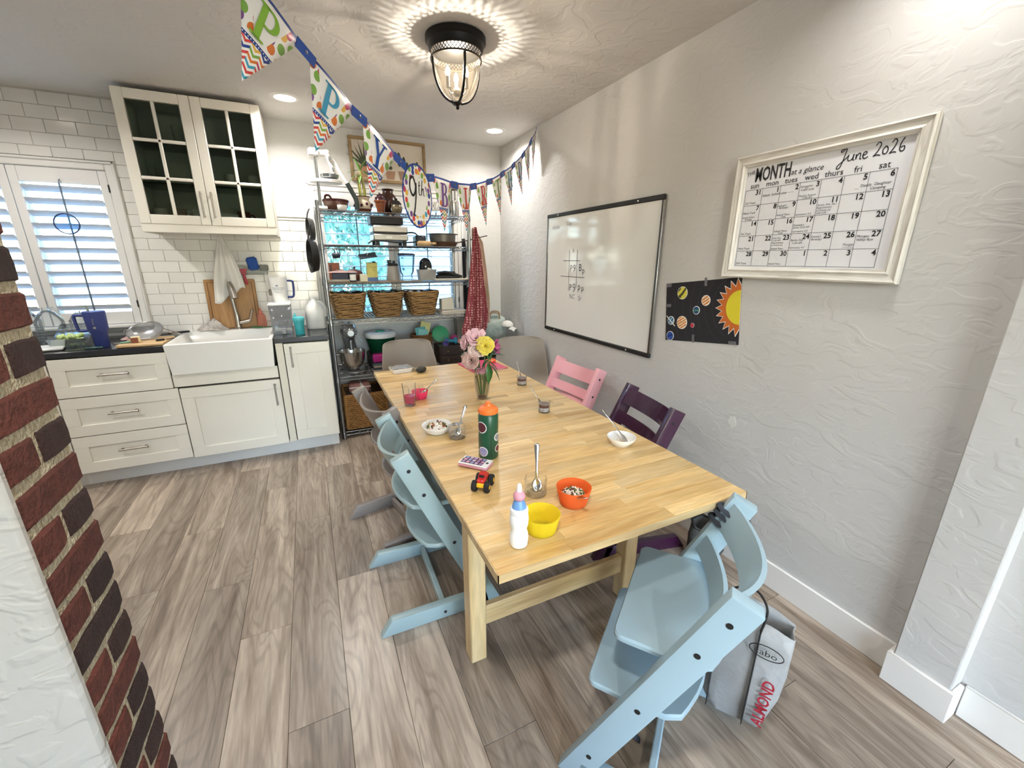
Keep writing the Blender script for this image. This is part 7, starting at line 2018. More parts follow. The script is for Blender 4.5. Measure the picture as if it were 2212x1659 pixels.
cloth('draped_pink_cloth', 'pale pink cloth draped over the navy box on the third shelf', (0.25, 3.63, ZL + 0.066), 0.21, 0.14, mat('pale_pink_cotton', '#d8b6b0', 0.9, bump=0.2, bscale=200), 31, 0.028)
tag(MB().box((0, 0, 0.009), (0.15, 0.06, 0.018), bev=0.004).build('flat_tin', mat('stone_tin', '#a59a8c', 0.5), None, (0.215, 3.525, ZL)), 'flat stone-coloured tin at the front left of the third shelf', 'tin')
lj = thing('labelled_jar', 'small dark jar with a white label on the third shelf', 'jar', (0.318, 3.535, ZL))
MB().solid([(0.0235, 0), (0.0245, 0.003), (0.0245, 0.062), (0.022, 0.066)], 20).build('body', M_black, lj)
MB().lathe([(0.0248, 0.01), (0.0248, 0.055)], 16, a0=R_(200), a1=R_(330)).build('label', M_paper, lj)
tag(MB().box((0, 0, 0.028), (0.055, 0.05, 0.056), bev=0.003).build('butter_carton', mat('cream_carton', '#e3dcc0', 0.5), None, (0.398, 3.535, ZL)), 'cream carton beside the olive oil tin', 'carton')
ot = thing('olive_oil_tin', 'yellow-green rectangular olive oil tin with blue base on the third shelf', 'tin', (0.468, 3.565, ZL))
MB().box((0, 0, 0.086), (0.078, 0.05, 0.112)).build('body', mat('olive_yellow_tin', '#b0a24a', 0.4, 0.2, var=0.2, scale=16, col2='#7c7a34'), ot)
MB().box((0, 0, 0.015), (0.0784, 0.0504, 0.03)).build('blue_band', mat('tin_blue', '#2c4a7c', 0.4, 0.2), ot)
MB().box((0, 0, 0.142), (0.08, 0.052, 0.004)).cyl((0.02, 0, 0.143), (0.02, 0, 0.152), 0.012, 14).build('top', M_blackmetal, ot)
MB().text('OLIVE', 0.017, frame_m((-0.012, -0.0256, 0.10), (1, 0, 0), (0, 0, 1))).text('OIL', 0.017, frame_m((0.0, -0.0256, 0.08), (1, 0, 0), (0, 0, 1))).build('lettering', mat('tin_dark_text', '#4a4220', 0.5), ot)
bl = thing('countertop_blender', 'grey blender motor base with black top on the third shelf', 'blender', (0.640, 3.62, ZL))
MB().solid([(0.055, 0), (0.057, 0.006), (0.055, 0.03), (0.044, 0.11), (0.042, 0.118)], 28).build('motor_base', mat('grey_plastic', '#9a948e', 0.4), bl)
MB().solid([(0.044, 0.117), (0.046, 0.122), (0.040, 0.134), (0.028, 0.138)], 24).box((-0.025, 0, 0.150), (0.03, 0.05, 0.026), bev=0.004).box((0.012, 0, 0.148), (0.02, 0.04, 0.02), bev=0.004).build('black_coupling', M_black, bl)
bjr = thing('blender_jug', 'clear blender jug with dark lid on the third shelf', 'blender jug', (0.755, 3.62, ZL), R_(55))
MB().lathe([(0.0001, 0), (0.044, 0), (0.046, 0.02), (0.042, 0.04), (0.058, 0.07), (0.074, 0.20), (0.072, 0.20), (0.056, 0.07), (0.04, 0.042)], 28).build('jug_wall', thin_glass('blue_clear_plastic', '#f2f8fc', 0.1, 0.05, '#d8e8f4'), bjr)
MB().solid([(0.075, 0.199), (0.076, 0.208), (0.06, 0.216), (0.03, 0.218)], 26).build('lid', mat('smoke_black_lid', '#23262c', 0.35), bjr)
MB().tube(smooth_path([(-0.068, -0.01, 0.185), (-0.105, -0.012, 0.175), (-0.10, -0.012, 0.10), (-0.06, -0.01, 0.08)], 5), 0.009, 8).build('handle', thin_glass('blue_clear_plastic', '#dfeefa', 0.2), bjr)
tb2 = thing('translucent_bin', 'frosted translucent bin on the third shelf holding a black dome', 'bin', (0.915, 3.60, ZL))
mod_solid(MB().add([(-0.062, -0.05, 0), (0.062, -0.05, 0), (0.062, 0.05, 0), (-0.062, 0.05, 0), (-0.072, -0.058, 0.088), (0.072, -0.058, 0.088), (0.072, 0.058, 0.088), (-0.072, 0.058, 0.088)], [(3, 2, 1, 0), (0, 1, 5, 4), (1, 2, 6, 5), (2, 3, 7, 6), (3, 0, 4, 7)]).build('bin_wall', thin_glass('frosted_bin', '#f0f0ee', 0.1, 0.6, '#d8d6d0', 0.3), tb2), 0.002)
dm = thing('black_helmet_dome', 'glossy black rounded dome sitting in the translucent bin', 'dome', (0.908, 3.60, ZL + 0.006))
MB().ell((0, 0, 0.105), (0.056, 0.05, 0.072), 26, 16).build('shell', mat('gloss_black', '#0e0f12', 0.08, coat=0.5), dm)
MB().box((0.02, -0.049, 0.085), (0.03, 0.006, 0.018), rot=(0, R_(20), 0), bev=0.002).build('chrome_badge', M_white, dm)
MB().solid([(0.04, 0), (0.04, 0.04)], 18).build('stand', M_black, dm)
tr_ = tag(MB().box((0, 0, 0.004), (0.32, 0.22, 0.006), bev=0.002).box((0, -0.113, 0.012), (0.335, 0.012, 0.012), rot=(R_(-30), 0, 0), bev=0.003).box((0, 0.113, 0.012), (0.335, 0.012, 0.012), rot=(R_(30), 0, 0), bev=0.003).box((-0.163, 0, 0.012), (0.012, 0.225, 0.012), bev=0.003).box((0.163, 0, 0.012), (0.012, 0.225, 0.012), bev=0.003).build('serving_tray', mat('cream_tray', '#d9d2c4', 0.4), None, (1.135, 3.632, Z3 + 0.002)), 'cream serving tray jutting over the right end of the third shelf', 'tray')
wg = thing('folded_waffle_iron', 'flat black folded grill with handle on the cream tray', 'grill', (1.10, 3.655, Z3 + 0.011))
MB().box((0.0, 0, 0.02), (0.21, 0.16, 0.032), bev=0.01).box((0.01, 0.03, 0.05), (0.15, 0.12, 0.03), bev=0.012).build('body', M_black, wg)
MB().tube(smooth_path([(-0.09, -0.05, 0.045), (-0.03, -0.07, 0.062), (0.05, -0.075, 0.045), (0.12, -0.08, 0.022)], 5), 0.010, 8).build('handle', M_black, wg)

# --- fourth shelf: rope baskets
M_rope = mat('seagrass_rope', '#b8935f', 0.85, var=0.3, scale=18, col2='#7d5c36', bump=0.7, bscale=80, rand=0.06)
def rope_basket_mesh(wt, dt, wb_, db_, h, rows, seed, name, m, r=0.0075):
    rr = random.Random(seed); mb = MB()
    n = 44
    for k in range(rows):
        t_ = k / (rows - 1); w = (wb_ + (wt - wb_) * t_) / 2; d = (db_ + (dt - db_) * t_) / 2; z = r + (h - 2 * r) * t_
        pts = []
        for i in range(n):
            a = 2 * PI * i / n; c_, s_ = math.cos(a), math.sin(a); e = 0.35
            j = 0.0032 * math.sin(11 * a + k * 2.6) + rr.uniform(-.0008, .0008)
            pts.append(((w + j) * math.copysign(abs(c_) ** e, c_), (d + j) * math.copysign(abs(s_) ** e, s_), z + 0.0034 * math.sin(6 * a + k * 1.9 + seed)))
        mb.tube(pts, r, 5, closed=True)
    # base
    mb.box((0, 0, 0.004), (wb_ * 0.96, db_ * 0.96, 0.006))
    return mb.mesh(name, m, 60)
rope_me = [rope_basket_mesh(0.272, 0.29, 0.195, 0.22, 0.200, 14, s, 'weave', M_rope, 0.0062) for s in (1, 2, 3)]
M_twine = mat('tan_twine', '#b08a5a', 0.8, var=0.15)
for k, (xc, lb_) in enumerate(((0.272, 'seagrass rope basket with a loop handle, leftmost on the fourth shelf'), (0.570, 'seagrass rope basket in the middle of the fourth shelf'), (0.864, 'seagrass rope basket on the fourth shelf next to the white box'))):
    t_ = thing('rope_basket', lb_, 'basket', (xc, 3.66, Z4), R_((0, -1.5, 1)[k]), group='seagrass baskets on the fourth shelf')
    inst(rope_me[k], 'weave', t_, (0, 0, 0))
    mod_solid(MB().add([(-0.092, -0.10, 0.006), (0.092, -0.10, 0.006), (0.092, 0.10, 0.006), (-0.092, 0.10, 0.006), (-0.129, -0.137, 0.19), (0.129, -0.137, 0.19), (0.129, 0.137, 0.19), (-0.129, 0.137, 0.19)], [(3, 2, 1, 0), (0, 1, 5, 4), (1, 2, 6, 5), (2, 3, 7, 6), (3, 0, 4, 7)]).build('lining', mat('dark_basket_lining', '#5a4228', 0.9), t_), 0.002)
    for q in range(3):
        x0_ = -0.11 + 0.1 * q
        zig_ = []
        for i in range(7):
            z_ = 0.015 + 0.028 * i; f_ = z_ / 0.2
            yy_ = -(0.11 + 0.035 * f_) - 0.0085
            zig_.append(((x0_ * (0.75 + .25 * f_)) + (0.045 if i % 2 else -0.01), yy_, z_))
        MB().tube(zig_, 0.0022, 5).build('twine', M_twine, t_)
    if k == 0:
        MB().tube(smooth_path([(-0.05, -0.146, 0.19), (-0.045, -0.158, 0.165), (0, -0.16, 0.15), (0.045, -0.158, 0.165), (0.05, -0.146, 0.19)], 5), 0.0045, 7).build('loop_handle', M_twine, t_)
    sfill = thing('basket_contents', ('dark packets peeking from the leftmost rope basket', 'jumbled packets in the middle rope basket', 'black bags in the rope basket by the white box')[k], 'packets', (xc, 3.66, Z4 + 0.012))
    for q in range(4):
        MB().box((-0.075 + 0.05 * q, rnd.uniform(-.05, .05), 0.10), (0.04, 0.12, 0.185 + rnd.uniform(-.02, .02)), rot=(0, R_(rnd.uniform(-8, 8)), R_(rnd.uniform(-20, 20))), bev=0.01).build('packet', mat('packet_%d_%d' % (k, q), ('#3a3f34', '#23262a', '#4c5a48', '#1e1d20')[(k + q) % 4], 0.4), sfill)
tag(MB().add([(-0.055, -0.04, 0), (0.055, -0.04, 0), (0.055, 0.04, 0), (-0.055, 0.04, 0), (-0.055, -0.04, 0.09), (0.04, -0.04, 0.105), (0.055, -0.025, 0.10), (0.055, 0.04, 0.10), (-0.055, 0.04, 0.09)], [(3, 2, 1, 0), (0, 1, 6, 5, 4), (1, 2, 7, 6), (2, 3, 8, 7), (3, 0, 4, 8), (4, 5, 6, 7, 8)]).build('white_box', mat('off_white_card', '#dcd4c4', 0.6), None, (1.085, 3.62, Z4 + 0.0335)), 'off-white cardboard box on papers on the fourth shelf', 'box')
ps = thing('paper_pile', 'pile of flat papers and cards at the right of the fourth shelf', 'papers', (1.115, 3.60, Z4))
for k in range(7):
    MB().box((rnd.uniform(-.008, .008), rnd.uniform(-.008, .008), 0.0025 + 0.0046 * k), (0.22, 0.2, 0.0042), rot=(0, 0, R_(rnd.uniform(-5, 5)))).build('sheet', mat('pile_sheet_%d' % (k % 3), ('#cfc6b8', '#b9a898', '#e2ddd2')[k % 3], 0.7), ps)

# --- fifth shelf
mx_ = thing('stand_mixer', 'silver-grey stand mixer with steel bowl at the left of the fifth shelf', 'mixer', (0.255, 3.66, Z5))
M_mix = mat('metallic_grey_enamel', '#9a9b9c', 0.25, 0.6, var=0.04, coat=0.4)
MB().ell((0.01, -0.01, 0.018), (0.115, 0.15, 0.02), 28, 8, z0=-0.9).build('base', M_mix, mx_)
MB().tube(smooth_path([(0.02, 0.10, 0.02), (0.015, 0.11, 0.15), (0.0, 0.10, 0.25), (0.0, 0.08, 0.32)], 4), 0.05, 14, radii=[0.062, 0.06, 0.056, 0.052, 0.05, 0.048, 0.046, 0.046, 0.047, 0.05, 0.052, 0.054, 0.056]).build('column', M_mix, mx_)
MB().ell((0, 0.0, 0.345), (0.066, 0.17, 0.07), 26, 14).build('motor_head', M_mix, mx_)
MB().cyl((0, -0.160, 0.345), (0, -0.176, 0.345), 0.024, 18).build('hub_cap', M_chrome, mx_)
MB().lathe([(0.066, 0.335), (0.0675, 0.34), (0.066, 0.345)], 26, sy=2.55).build('trim_band', M_chrome, mx_)
MB().cyl((0, -0.10, 0.28), (0, -0.10, 0.20), 0.018, 14).tube([(0.06, -0.06, 0.30), (0.09, -0.08, 0.25)], 0.005, 6).build('beater_shaft', M_chrome, mx_)
mbw = thing('mixer_bowl', 'polished steel mixing bowl with side handle under the stand mixer head', 'bowl', (0.255, 3.575, Z5 + 0.0395))
MB().lathe([(0.0001, 0), (0.045, 0), (0.048, 0.006), (0.075, 0.03), (0.095, 0.08), (0.105, 0.15), (0.108, 0.152), (0.102, 0.15), (0.092, 0.08), (0.072, 0.033), (0.0001, 0.012)], 36).build('bowl', M_steel, mbw)
MB().tube(smooth_path([(-0.1, -0.02, 0.13), (-0.135, -0.03, 0.12), (-0.135, -0.03, 0.06), (-0.09, -0.02, 0.045)], 5), 0.006, 8).build('handle', M_steel, mbw)
bin_ = tag(MB().box((0, 0, 0.06), (0.24, 0.26, 0.12), bev=0.01).build('dark_storage_box', mat('charcoal_plastic', '#2a2a2e', 0.5), None, (0.52, 3.75, Z5)), 'charcoal storage box under the salad spinner on the fifth shelf', 'box')
sl = thing('salad_spinner', 'green salad spinner with white lid on the fifth shelf', 'salad spinner', (0.515, 3.75, Z5 + 0.122))
MB().solid([(0.085, 0), (0.092, 0.004), (0.122, 0.13), (0.125, 0.14)], 36).build('bowl', thin_glass('green_spinner_bowl', '#2f8a64', 0.12, 0.72, '#22704e', 0.2), sl)
MB().solid([(0.131, 0.138), (0.134, 0.145), (0.132, 0.172), (0.118, 0.18), (0.05, 0.182)], 36).build('lid', M_white, sl)
MB().solid([(0.042, 0.181), (0.042, 0.19), (0.035, 0.194)], 24).build('pump_knob', mat('green_knob', '#3a9a78', 0.4), sl)
tag(MB().box((0, 0, 0.035), (0.11, 0.08, 0.07), bev=0.012).build('pink_food_box', mat('magenta_plastic', '#c02c86', 0.35), None, (0.468, 3.575, Z5 + 0.075)), 'magenta plastic food box on the stacked books on the fifth shelf', 'food box')
for k in range(4):
    tag(MB().box((0, 0, 0), (0.13, 0.10, 0.0165), bev=0.002).build('cookbook', mat('book_%d' % k, ('#c9bfae', '#39424e', '#b7aa96', '#5a6a72')[k], 0.6), None, (0.468 + 0.004 * k, 3.575, Z5 + 0.009 + 0.0178 * k), (0, 0, R_((2, -3, 1, -1)[k]))), ('pale book at the bottom of the small stack on the fifth shelf', 'dark slate book second from the bottom of the small stack', 'tan book second from the top of the small stack', 'blue-grey book topping the small stack under the magenta box')[k], 'book', 'books stacked on the fifth shelf')
wv = thing('round_woven_basket', 'tall round woven basket with folders on the fifth shelf', 'basket', (0.868, 3.72, Z5))
mbk = MB()
for k in range(16):
    r_ = 0.082 + 0.008 * k / 15
    mbk.tube([((r_ + 0.0025 * math.sin(12 * 2 * PI * i / 48 + PI * k)) * math.cos(2 * PI * i / 48), (r_ + 0.0025 * math.sin(12 * 2 * PI * i / 48 + PI * k)) * math.sin(2 * PI * i / 48), 0.009 + 0.0165 * k) for i in range(48)], 0.0092, 5, closed=True)
mbk.solid([(0.078, 0.002), (0.078, 0.008)], 24)
mbk.build('weave', mat('brown_wicker', '#8a6238', 0.8, var=0.3, scale=20, col2='#5a3c20'), wv)
for k, (cc_, lb_, dz, rr2) in enumerate((('#7fc4c0', 'aqua folder standing in the round woven basket', 0.0, 8), ('#58b0b4', 'teal folder at the front of the round woven basket', 0.015, -5), ('#d6d48c', 'yellow-green folder sticking highest out of the round woven basket', 0.06, 16), ('#e9e4d8', 'white card between the folders in the round woven basket', 0.01, -12))):
    tag(MB().box((0, 0, 0.155), (0.09, 0.006, 0.29), rot=(R_(-6), R_(rr2), 0), bev=0.002).build('folder', mat('folder_' + cc_, cc_, 0.5), None, (0.858 + 0.012 * k, 3.665 + 0.026 * k, Z5 + 0.012 + dz)), lb_, 'folder')
dc = thing('wooden_drawer_chest', 'small dark wooden drawer chest with brass pulls at the right of the fifth shelf', 'drawer chest', (1.115, 3.64, Z5))
M_dk = wood('dark_walnut', '#3a2a20', '#1f1510', '#2e2018', 'X', 1.2, 0.4, 0.05, 0.6)
MB().box((0, 0.01, 0.083), (0.26, 0.19, 0.165), bev=0.004).build('case', M_dk, dc)
for z_ in (0.043, 0.122):
    dr = MB().box((0, -0.091, z_), (0.235, 0.016, 0.068), bev=0.003).build('drawer', M_dk, dc)
    for s_ in (-1, 1):
        MB().cyl((s_ * 0.06, -0.099, z_), (s_ * 0.06, -0.115, z_), 0.006, 10).build('knob', mat('brass', '#b89a5a', 0.3, 1.0), dr)
ZD = Z5 + 0.168
tag(MB().solid([(0.0001, -0.008), (0.06, -0.008), (0.075, -0.004), (0.078, 0.006), (0.07, 0.009), (0.0001, 0.009)], 26, M=Matrix.Rotation(R_(62), 3, 'X') @ Matrix.Rotation(R_(-12), 3, 'Y')).build('mint_lid', mat('mint_plastic', '#4aa878', 0.35), None, (1.05, 3.74, ZD + 0.078)), 'round mint green lid leaning at the back of the drawer chest', 'dish')  # loose green lid standing on its edge
tc_ = thing('toy_cup', 'purple toy cup lying on the drawer chest', 'toy', (1.055, 3.585, ZD + 0.028))
MB().lathe([(0.018, 0.03), (0.026, -0.03), (0.024, -0.03), (0.016, 0.028), (0.0001, 0.03)], 20, M=Matrix.Rotation(R_(-80), 3, 'X') @ Matrix.Rotation(R_(20), 3, 'Y')).build('cup', mat('lilac_plastic', '#8a6ab8', 0.4), tc_)
tt = thing('toy_dumbbell', 'turquoise toy dumbbell lying on the drawer chest', 'toy', (1.115, 3.62, ZD + 0.030), R_(-20))
MB().cyl((-0.03, 0, 0), (0.03, 0, 0), 0.014, 12).build('bar', mat('turquoise_plastic', '#2a8fb0', 0.4), tt)
for s_ in (-1, 1): MB().cyl((s_ * 0.03, 0, 0), (s_ * 0.055, 0, 0), 0.029, 14).build('weight', mat('turquoise_plastic', '#2a8fb0', 0.4), tt)
tag(MB().ell((0, 0, 0), (0.036, 0.036, 0.036), 18, 12).build('toy_ball', mat('raspberry_plastic', '#b03a72', 0.4), None, (1.165, 3.69, ZD + 0.036)), 'raspberry pink ball on the drawer chest', 'ball')
tag(MB().ell((0, 0, 0), (0.03, 0.026, 0.022), 16, 10).build('toy_bun', mat('peach_plastic', '#d8a08a', 0.5), None, (1.195, 3.60, ZD + 0.022)), 'peach-coloured toy bun at the right of the drawer chest', 'toy')

# --- bottom shelf
wk = thing('wicker_box_basket', 'large rectangular wicker basket on the bottom shelf', 'basket', (0.325, 3.68, Z6))
mbk = MB()
W_, D_, Hh = 0.33, 0.34, 0.30
for k in range(17):
    z_ = 0.011 + 0.0172 * k
    pts = []
    for (x0_, y0_, x1_, y1_) in ((-W_ / 2, -D_ / 2, W_ / 2, -D_ / 2), (W_ / 2, -D_ / 2, W_ / 2, D_ / 2), (W_ / 2, D_ / 2, -W_ / 2, D_ / 2), (-W_ / 2, D_ / 2, -W_ / 2, -D_ / 2)):
        nn = 22
        L_ = math.hypot(x1_ - x0_, y1_ - y0_); nx_, ny_ = (y1_ - y0_) / L_, -(x1_ - x0_) / L_
        for i in range(nn):
            f_ = i / nn; o_ = 0.0045 * math.cos(PI * (i + k))
            pts.append((x0_ + (x1_ - x0_) * f_ + nx_ * o_, y0_ + (y1_ - y0_) * f_ + ny_ * o_, z_))
    mbk.tube(pts, 0.0088, 5, closed=True)
mbk.box((0, 0, 0.005), (W_ - .02, D_ - .02, 0.006))
mbk.build('weave', mat('honey_wicker', '#b5854c', 0.75, var=0.3, scale=24, col2='#7c5428'), wk)
MB().tube([(-W_ / 2, -D_ / 2, Hh), (W_ / 2, -D_ / 2, Hh), (W_ / 2, D_ / 2, Hh), (-W_ / 2, D_ / 2, Hh)], 0.011, 6, closed=True).build('rim', mat('honey_wicker', '#b5854c', 0.75), wk)
mod_solid(MB().add([(-.155, -.16, .008), (.155, -.16, .008), (.155, .16, .008), (-.155, .16, .008), (-.155, -.16, .29), (.155, -.16, .29), (.155, .16, .29), (-.155, .16, .29)], [(3, 2, 1, 0), (0, 1, 5, 4), (1, 2, 6, 5), (2, 3, 7, 6), (3, 0, 4, 7)]).build('lining', mat('dark_basket_lining', '#5a4228', 0.9), wk), 0.003)
for s_ in (-1, 1): MB().tube([(s_ * W_ / 2, -D_ / 2, 0.01), (s_ * W_ / 2, -D_ / 2, 0.30)], 0.012, 6).build('corner_post', mat('honey_wicker', '#b5854c', 0.75), wk)
lbx = thing('picnic_case', 'dusty pink soft lunch case with a white strap in the wicker basket', 'lunch case', (0.29, 3.63, Z6 + 0.295))
MB().box((0, 0, 0.04), (0.17, 0.13, 0.085), bev=0.018).build('case', mat('dusty_pink_canvas', '#b4807c', 0.8, bump=0.2, bscale=150), lbx)
MB().box((0.01, -0.001, 0.042), (0.022, 0.137, 0.09), bev=0.012).box((0, -0.064, 0.052), (0.172, 0.006, 0.009)).build('white_strap', M_stw, lbx)
MB().box((0, 0, -0.10), (0.20, 0.2, 0.19), bev=0.02).build('padding', mat('grey_lining', '#7c7672', 0.9), lbx)

# --- hung on the shelving's sides
M_cast = mat('seasoned_black_iron', '#1f1e1c', 0.5, 0.3, var=0.12)
def hung_pan(label, y, z, r, x, hl, m, depth=0.045):
    t_ = thing('hanging_pan', label, 'frying pan', (x, y, z), R_(9))
    Rm = Matrix.Rotation(R_(90), 3, 'Y')
    MB().lathe([(0.0001, 0), (r * .86, 0), (r, -depth), (r - .005, -depth), (r * .85, -0.005), (0.0001, -0.005)], 36, M=Rm).build('pan_body', m, t_)
    MB().tube(smooth_path([(-depth * .9, 0, r * .95), (-depth * .7, 0, r + hl * .5), (-depth * .3, 0, r + hl)], 4), 0.010, 8, flat=0.5).build('handle', m, t_)
    return t_
hung_pan('black cast iron skillet hanging flat on the left side of the shelving', 3.60, 1.462, 0.122, 0.082, 0.10, M_cast, 0.05)
hung_pan('smaller grey pan hanging above the skillet on the left of the shelving', 3.70, 1.655, 0.088, 0.085, 0.06, mat('grey_nonstick', '#4a4a48', 0.4, 0.3), 0.04)
def apron(name, label, cat, pts, y0, m, folds, seed, depth=0.03, nu=26, nv=34):
    """hanging cloth: pts = list of (z, x_left, x_right) from top to bottom"""
    rr = random.Random(seed); ph_ = rr.uniform(0, 6)
    def fn(u, v):
        k = v * (len(pts) - 1); i = min(int(k), len(pts) - 2); f_ = k - i
        z = pts[i][0] + (pts[i + 1][0] - pts[i][0]) * f_; a = pts[i][1] + (pts[i + 1][1] - pts[i][1]) * f_; b = pts[i][2] + (pts[i + 1][2] - pts[i][2]) * f_
        return (a + (b - a) * u, y0 + depth * math.sin(folds * 2 * PI * u + ph_ + 1.2 * v) * (0.35 + .65 * v), z + 0.03 * (u - .5) * v)
    o = MB().grid(fn, nu, nv).build(name, m, None, angle=80)
    mod_solid(o, 0.003)
    return tag(o, label, cat)
def pattern_cloth(name, a, b, sc):
    m, nt, N, L, P = nodes_of(name)
    tc = N.new('ShaderNodeTexCoord'); vo = N.new('ShaderNodeTexVoronoi'); vo.inputs['Scale'].default_value = sc; vo.inputs['Randomness'].default_value = 0.25
    L.new(tc.outputs['Object'], vo.inputs['Vector'])
    cr = N.new('ShaderNodeValToRGB'); cr.color_ramp.elements[0].color = lin(b); cr.color_ramp.elements[1].color = lin(a)
    cr.color_ramp.elements[0].position = 0.25; cr.color_ramp.elements[1].position = 0.42
    L.new(vo.outputs['Distance'], cr.inputs[0]); L.new(cr.outputs[0], P.inputs['Base Color']); P.inputs['Roughness'].default_value = 0.9
    MATS[name] = m
    return m
apron('patterned_red_apron', 'dark red apron with small pale print hanging at the right of the shelving', 'apron', [(1.70, 1.292, 1.315), (1.55, 1.275, 1.345), (1.20, 1.235, 1.385), (0.98, 1.20, 1.41), (0.86, 1.165, 1.40), (0.74, 1.19, 1.33)], 3.438, pattern_cloth('red_print_cotton', '#7d3038', '#c9a39c', 48), 2.2, 1, 0.022)
apron('pale_pink_apron', 'pale pink and floral apron hanging behind the red apron', 'apron', [(1.70, 1.30, 1.325), (1.58, 1.30, 1.40), (1.35, 1.31, 1.43), (1.08, 1.33, 1.455), (0.88, 1.34, 1.45)], 3.52, mat('pink_floral_cotton', '#d9aca4', 0.9, var=0.2, scale=9, col2='#8c8a6a', bump=0.2, bscale=180), 1.6, 2, 0.02)
apron('black_apron', 'black apron hanging at the back right corner of the shelving', 'apron', [(1.62, 1.275, 1.30), (1.45, 1.275, 1.32), (1.15, 1.28, 1.35), (0.95, 1.28, 1.36)], 3.70, mat('black_cotton', '#17171c', 0.9), 1.3, 3, 0.015)
apron('white_towel', 'white towel hanging between the black and red aprons', 'towel', [(1.60, 1.285, 1.30), (1.45, 1.275, 1.325), (1.22, 1.275, 1.33)], 3.60, mat('white_cotton', '#e4e2de', 0.9), 1.2, 4, 0.012)
# --- far right corner
cn = thing('step_bin', 'brushed steel step bin in the far right corner', 'bin', (1.622, 3.80, 0))
MB().solid([(0.11, 0), (0.115, 0.006), (0.115, 0.52), (0.118, 0.525)], 30).build('barrel', mat('dull_steel', '#9a9a96', 0.35, 0.9, var=0.06), cn)
MB().solid([(0.119, 0.526), (0.119, 0.54), (0.105, 0.555), (0.06, 0.56)], 30).build('lid', M_blackmetal, cn)
tt2 = thing('leaf_print_tote', 'green and white leaf-print tote bag stuffed full on the step bin', 'bag', (1.618, 3.78, 0.562), R_(-25))
rz3 = [(0.085, 0.06, 0.003, 0), (0.10, 0.075, 0.05, .004), (0.105, 0.08, 0.17, .008), (0.095, 0.065, 0.28, .018), (0.10, 0.05, 0.34, .022)]
vv = [p for k, (w, d, z, b) in enumerate(rz3) for p in bagring(w, d, z, b, k * 1.1)]
ff = [(j * 32 + i, j * 32 + (i + 1) % 32, (j + 1) * 32 + (i + 1) % 32, (j + 1) * 32 + i) for j in range(4) for i in range(32)] + [tuple(range(32))[::-1]]
o = MB().add(vv, ff).build('bag_body', mat('leaf_print_canvas', '#dfe4dc', 0.85, var=0.3, scale=14, col2='#3f5a48'), tt2, angle=70); mod_solid(o, 0.003)
for s_ in (-1, 1):
    MB().tube(smooth_path([(-0.05, s_ * 0.055, 0.33), (-0.035, s_ * 0.06, 0.385), (0.035, s_ * 0.06, 0.385), (0.05, s_ * 0.055, 0.33)], 4), 0.006, 6).build('handle', mat('tan_leather', '#8a6a48', 0.6), tt2)
cap_ = thing('baseball_cap', 'white baseball cap hooked on the leaf-print tote', 'cap', (1.69, 3.64, 0.835), R_(-60))
MB().ell((0, 0, 0), (0.062, 0.055, 0.048), 20, 10, z0=-0.1).build('crown', mat('white_twill', '#e9e6de', 0.9), cap_)
MB().grid(lambda u, v: (0.05 + 0.05 * v, (u - .5) * 0.10 * (1 - .3 * v), -0.006 - 0.02 * v * v - 0.02 * (u - .5) ** 2 * 4), 8, 4).build('brim', mat('white_twill', '#e9e6de', 0.9), cap_)
bp_ = thing('black_backpack', 'black backpack with a round white logo beside the shelving, behind the flowers', 'backpack', (1.405, 3.70, 0.0), R_(-15))
rz4 = [(0.075, 0.055, 0.003, 0), (0.085, 0.065, 0.08, .004), (0.085, 0.07, 0.5, .004), (0.08, 0.065, 0.70, .006), (0.055, 0.045, 0.84, .004), (0.02, 0.02, 0.88, 0)]
vv = [p for k, (w, d, z, b) in enumerate(rz4) for p in bagring(w, d, z, b, k * .7)]
ff = [(j * 32 + i, j * 32 + (i + 1) % 32, (j + 1) * 32 + (i + 1) % 32, (j + 1) * 32 + i) for j in range(5) for i in range(32)] + [tuple(range(32))[::-1], tuple(5 * 32 + i for i in range(32))]
MB().add(vv, ff).build('pack', mat('black_nylon', '#18191c', 0.6, bump=0.3, bscale=60), bp_, angle=70)
MB().lathe([(0.012, 0), (0.02, 0)], 20, (0.03, -0.078, 0.60), Matrix.Rotation(PI / 2, 3, 'X')).build('logo', M_white, bp_)
MB().tube(smooth_path([(-0.03, -0.05, 0.84), (0.0, -0.075, 0.70), (0.0, -0.08, 0.45)], 4), 0.012, 6, flat=0.3).build('shoulder_strap', M_black, bp_)
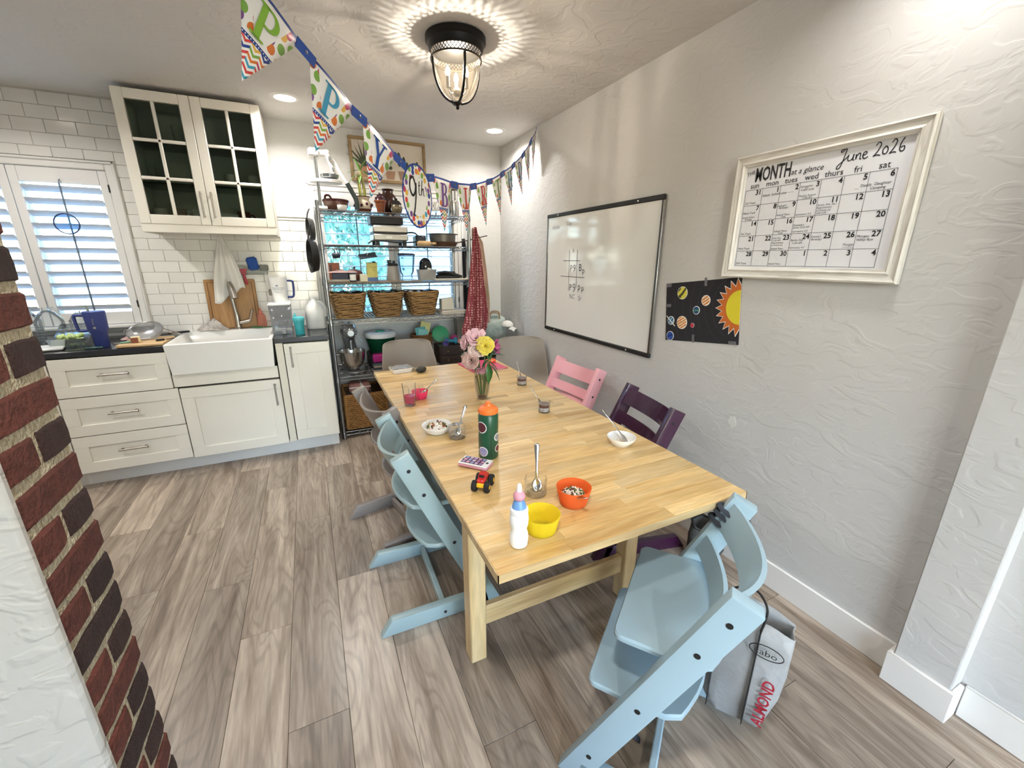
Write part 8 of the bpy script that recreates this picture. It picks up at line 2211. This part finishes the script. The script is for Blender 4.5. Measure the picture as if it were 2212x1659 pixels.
# --- framed cactus print leaning above the window
ap = thing('framed_cactus_print', 'wood-framed watercolour print of potted cacti above the shelf window', 'picture', (0.732, YB - 0.012, 2.225))
aw, ah = 0.62, 0.33
M_oak = wood('weathered_oak', '#a98d63', '#7d6643', '#957a52', 'X', 1.2, 0.6, 0.02, 0.7)
for s_ in (-1, 1):
    MB().box((0, -0.006, s_ * (ah / 2 - 0.011)), (aw, 0.024, 0.022), bev=0.003).build('frame_rail', M_oak, ap)
    MB().box((s_ * (aw / 2 - 0.011), -0.006, 0), (0.022, 0.024, ah - 0.044), bev=0.003).build('frame_stile', M_oak, ap)
MB().box((0, 0.0, 0), (aw - 0.04, 0.006, ah - 0.04)).build('print_paper', mat('aged_print_paper', '#d8cdbd', 0.6, var=0.08, scale=6), ap)
PM_ = frame_m((0, -0.0036, 0), (1, 0, 0), (0, 0, 1))
def pot_poly(x, y, w, h): return [(x - w * .36, y), (x + w * .36, y), (x + w / 2, y + h), (x - w / 2, y + h)]
for (x, w, h, cc_) in ((-0.195, 0.105, 0.095, '#b98a68'), (0.005, 0.085, 0.065, '#b58e72'), (0.12, 0.10, 0.07, '#a98a74'), (0.22, 0.075, 0.06, '#b59a80')):
    MB().prism(pot_poly(x, -0.135, w, h), 0.0006, PM_).build('printed_pot', mat('pot_' + cc_, cc_, 0.7, var=0.12, scale=20), ap)
M_cact = mat('cactus_green', '#4f5a42', 0.7, var=0.25, scale=18)
for k in range(9):
    a = R_(25 + 130 * k / 8)
    L_ = 0.17 + 0.03 * ((k * 5) % 3)
    bx_, by_ = -0.195, -0.045
    MB().prism([(bx_ - 0.012 * math.sin(a), by_ + 0.012 * math.cos(a)), (bx_ + 0.012 * math.sin(a), by_ - 0.012 * math.cos(a)), (bx_ + L_ * math.cos(a) * .8, min(by_ + L_ * math.sin(a), 0.14))], 0.0006 + 0.00008 * k, PM_).build('printed_leaf', M_cact, ap)
for (x, y, w, h) in ((0.085, -0.03, 0.034, 0.11), (0.125, -0.05, 0.03, 0.10), (0.15, -0.06, 0.026, 0.07), (0.235, -0.06, 0.03, 0.08), (0.01, -0.06, 0.03, 0.03)):
    MB().prism([(x + w / 2 * math.cos(2 * PI * i / 18), y + h / 2 + h / 2 * math.sin(2 * PI * i / 18)) for i in range(18)], 0.0007, PM_).build('printed_cactus', M_cact, ap)
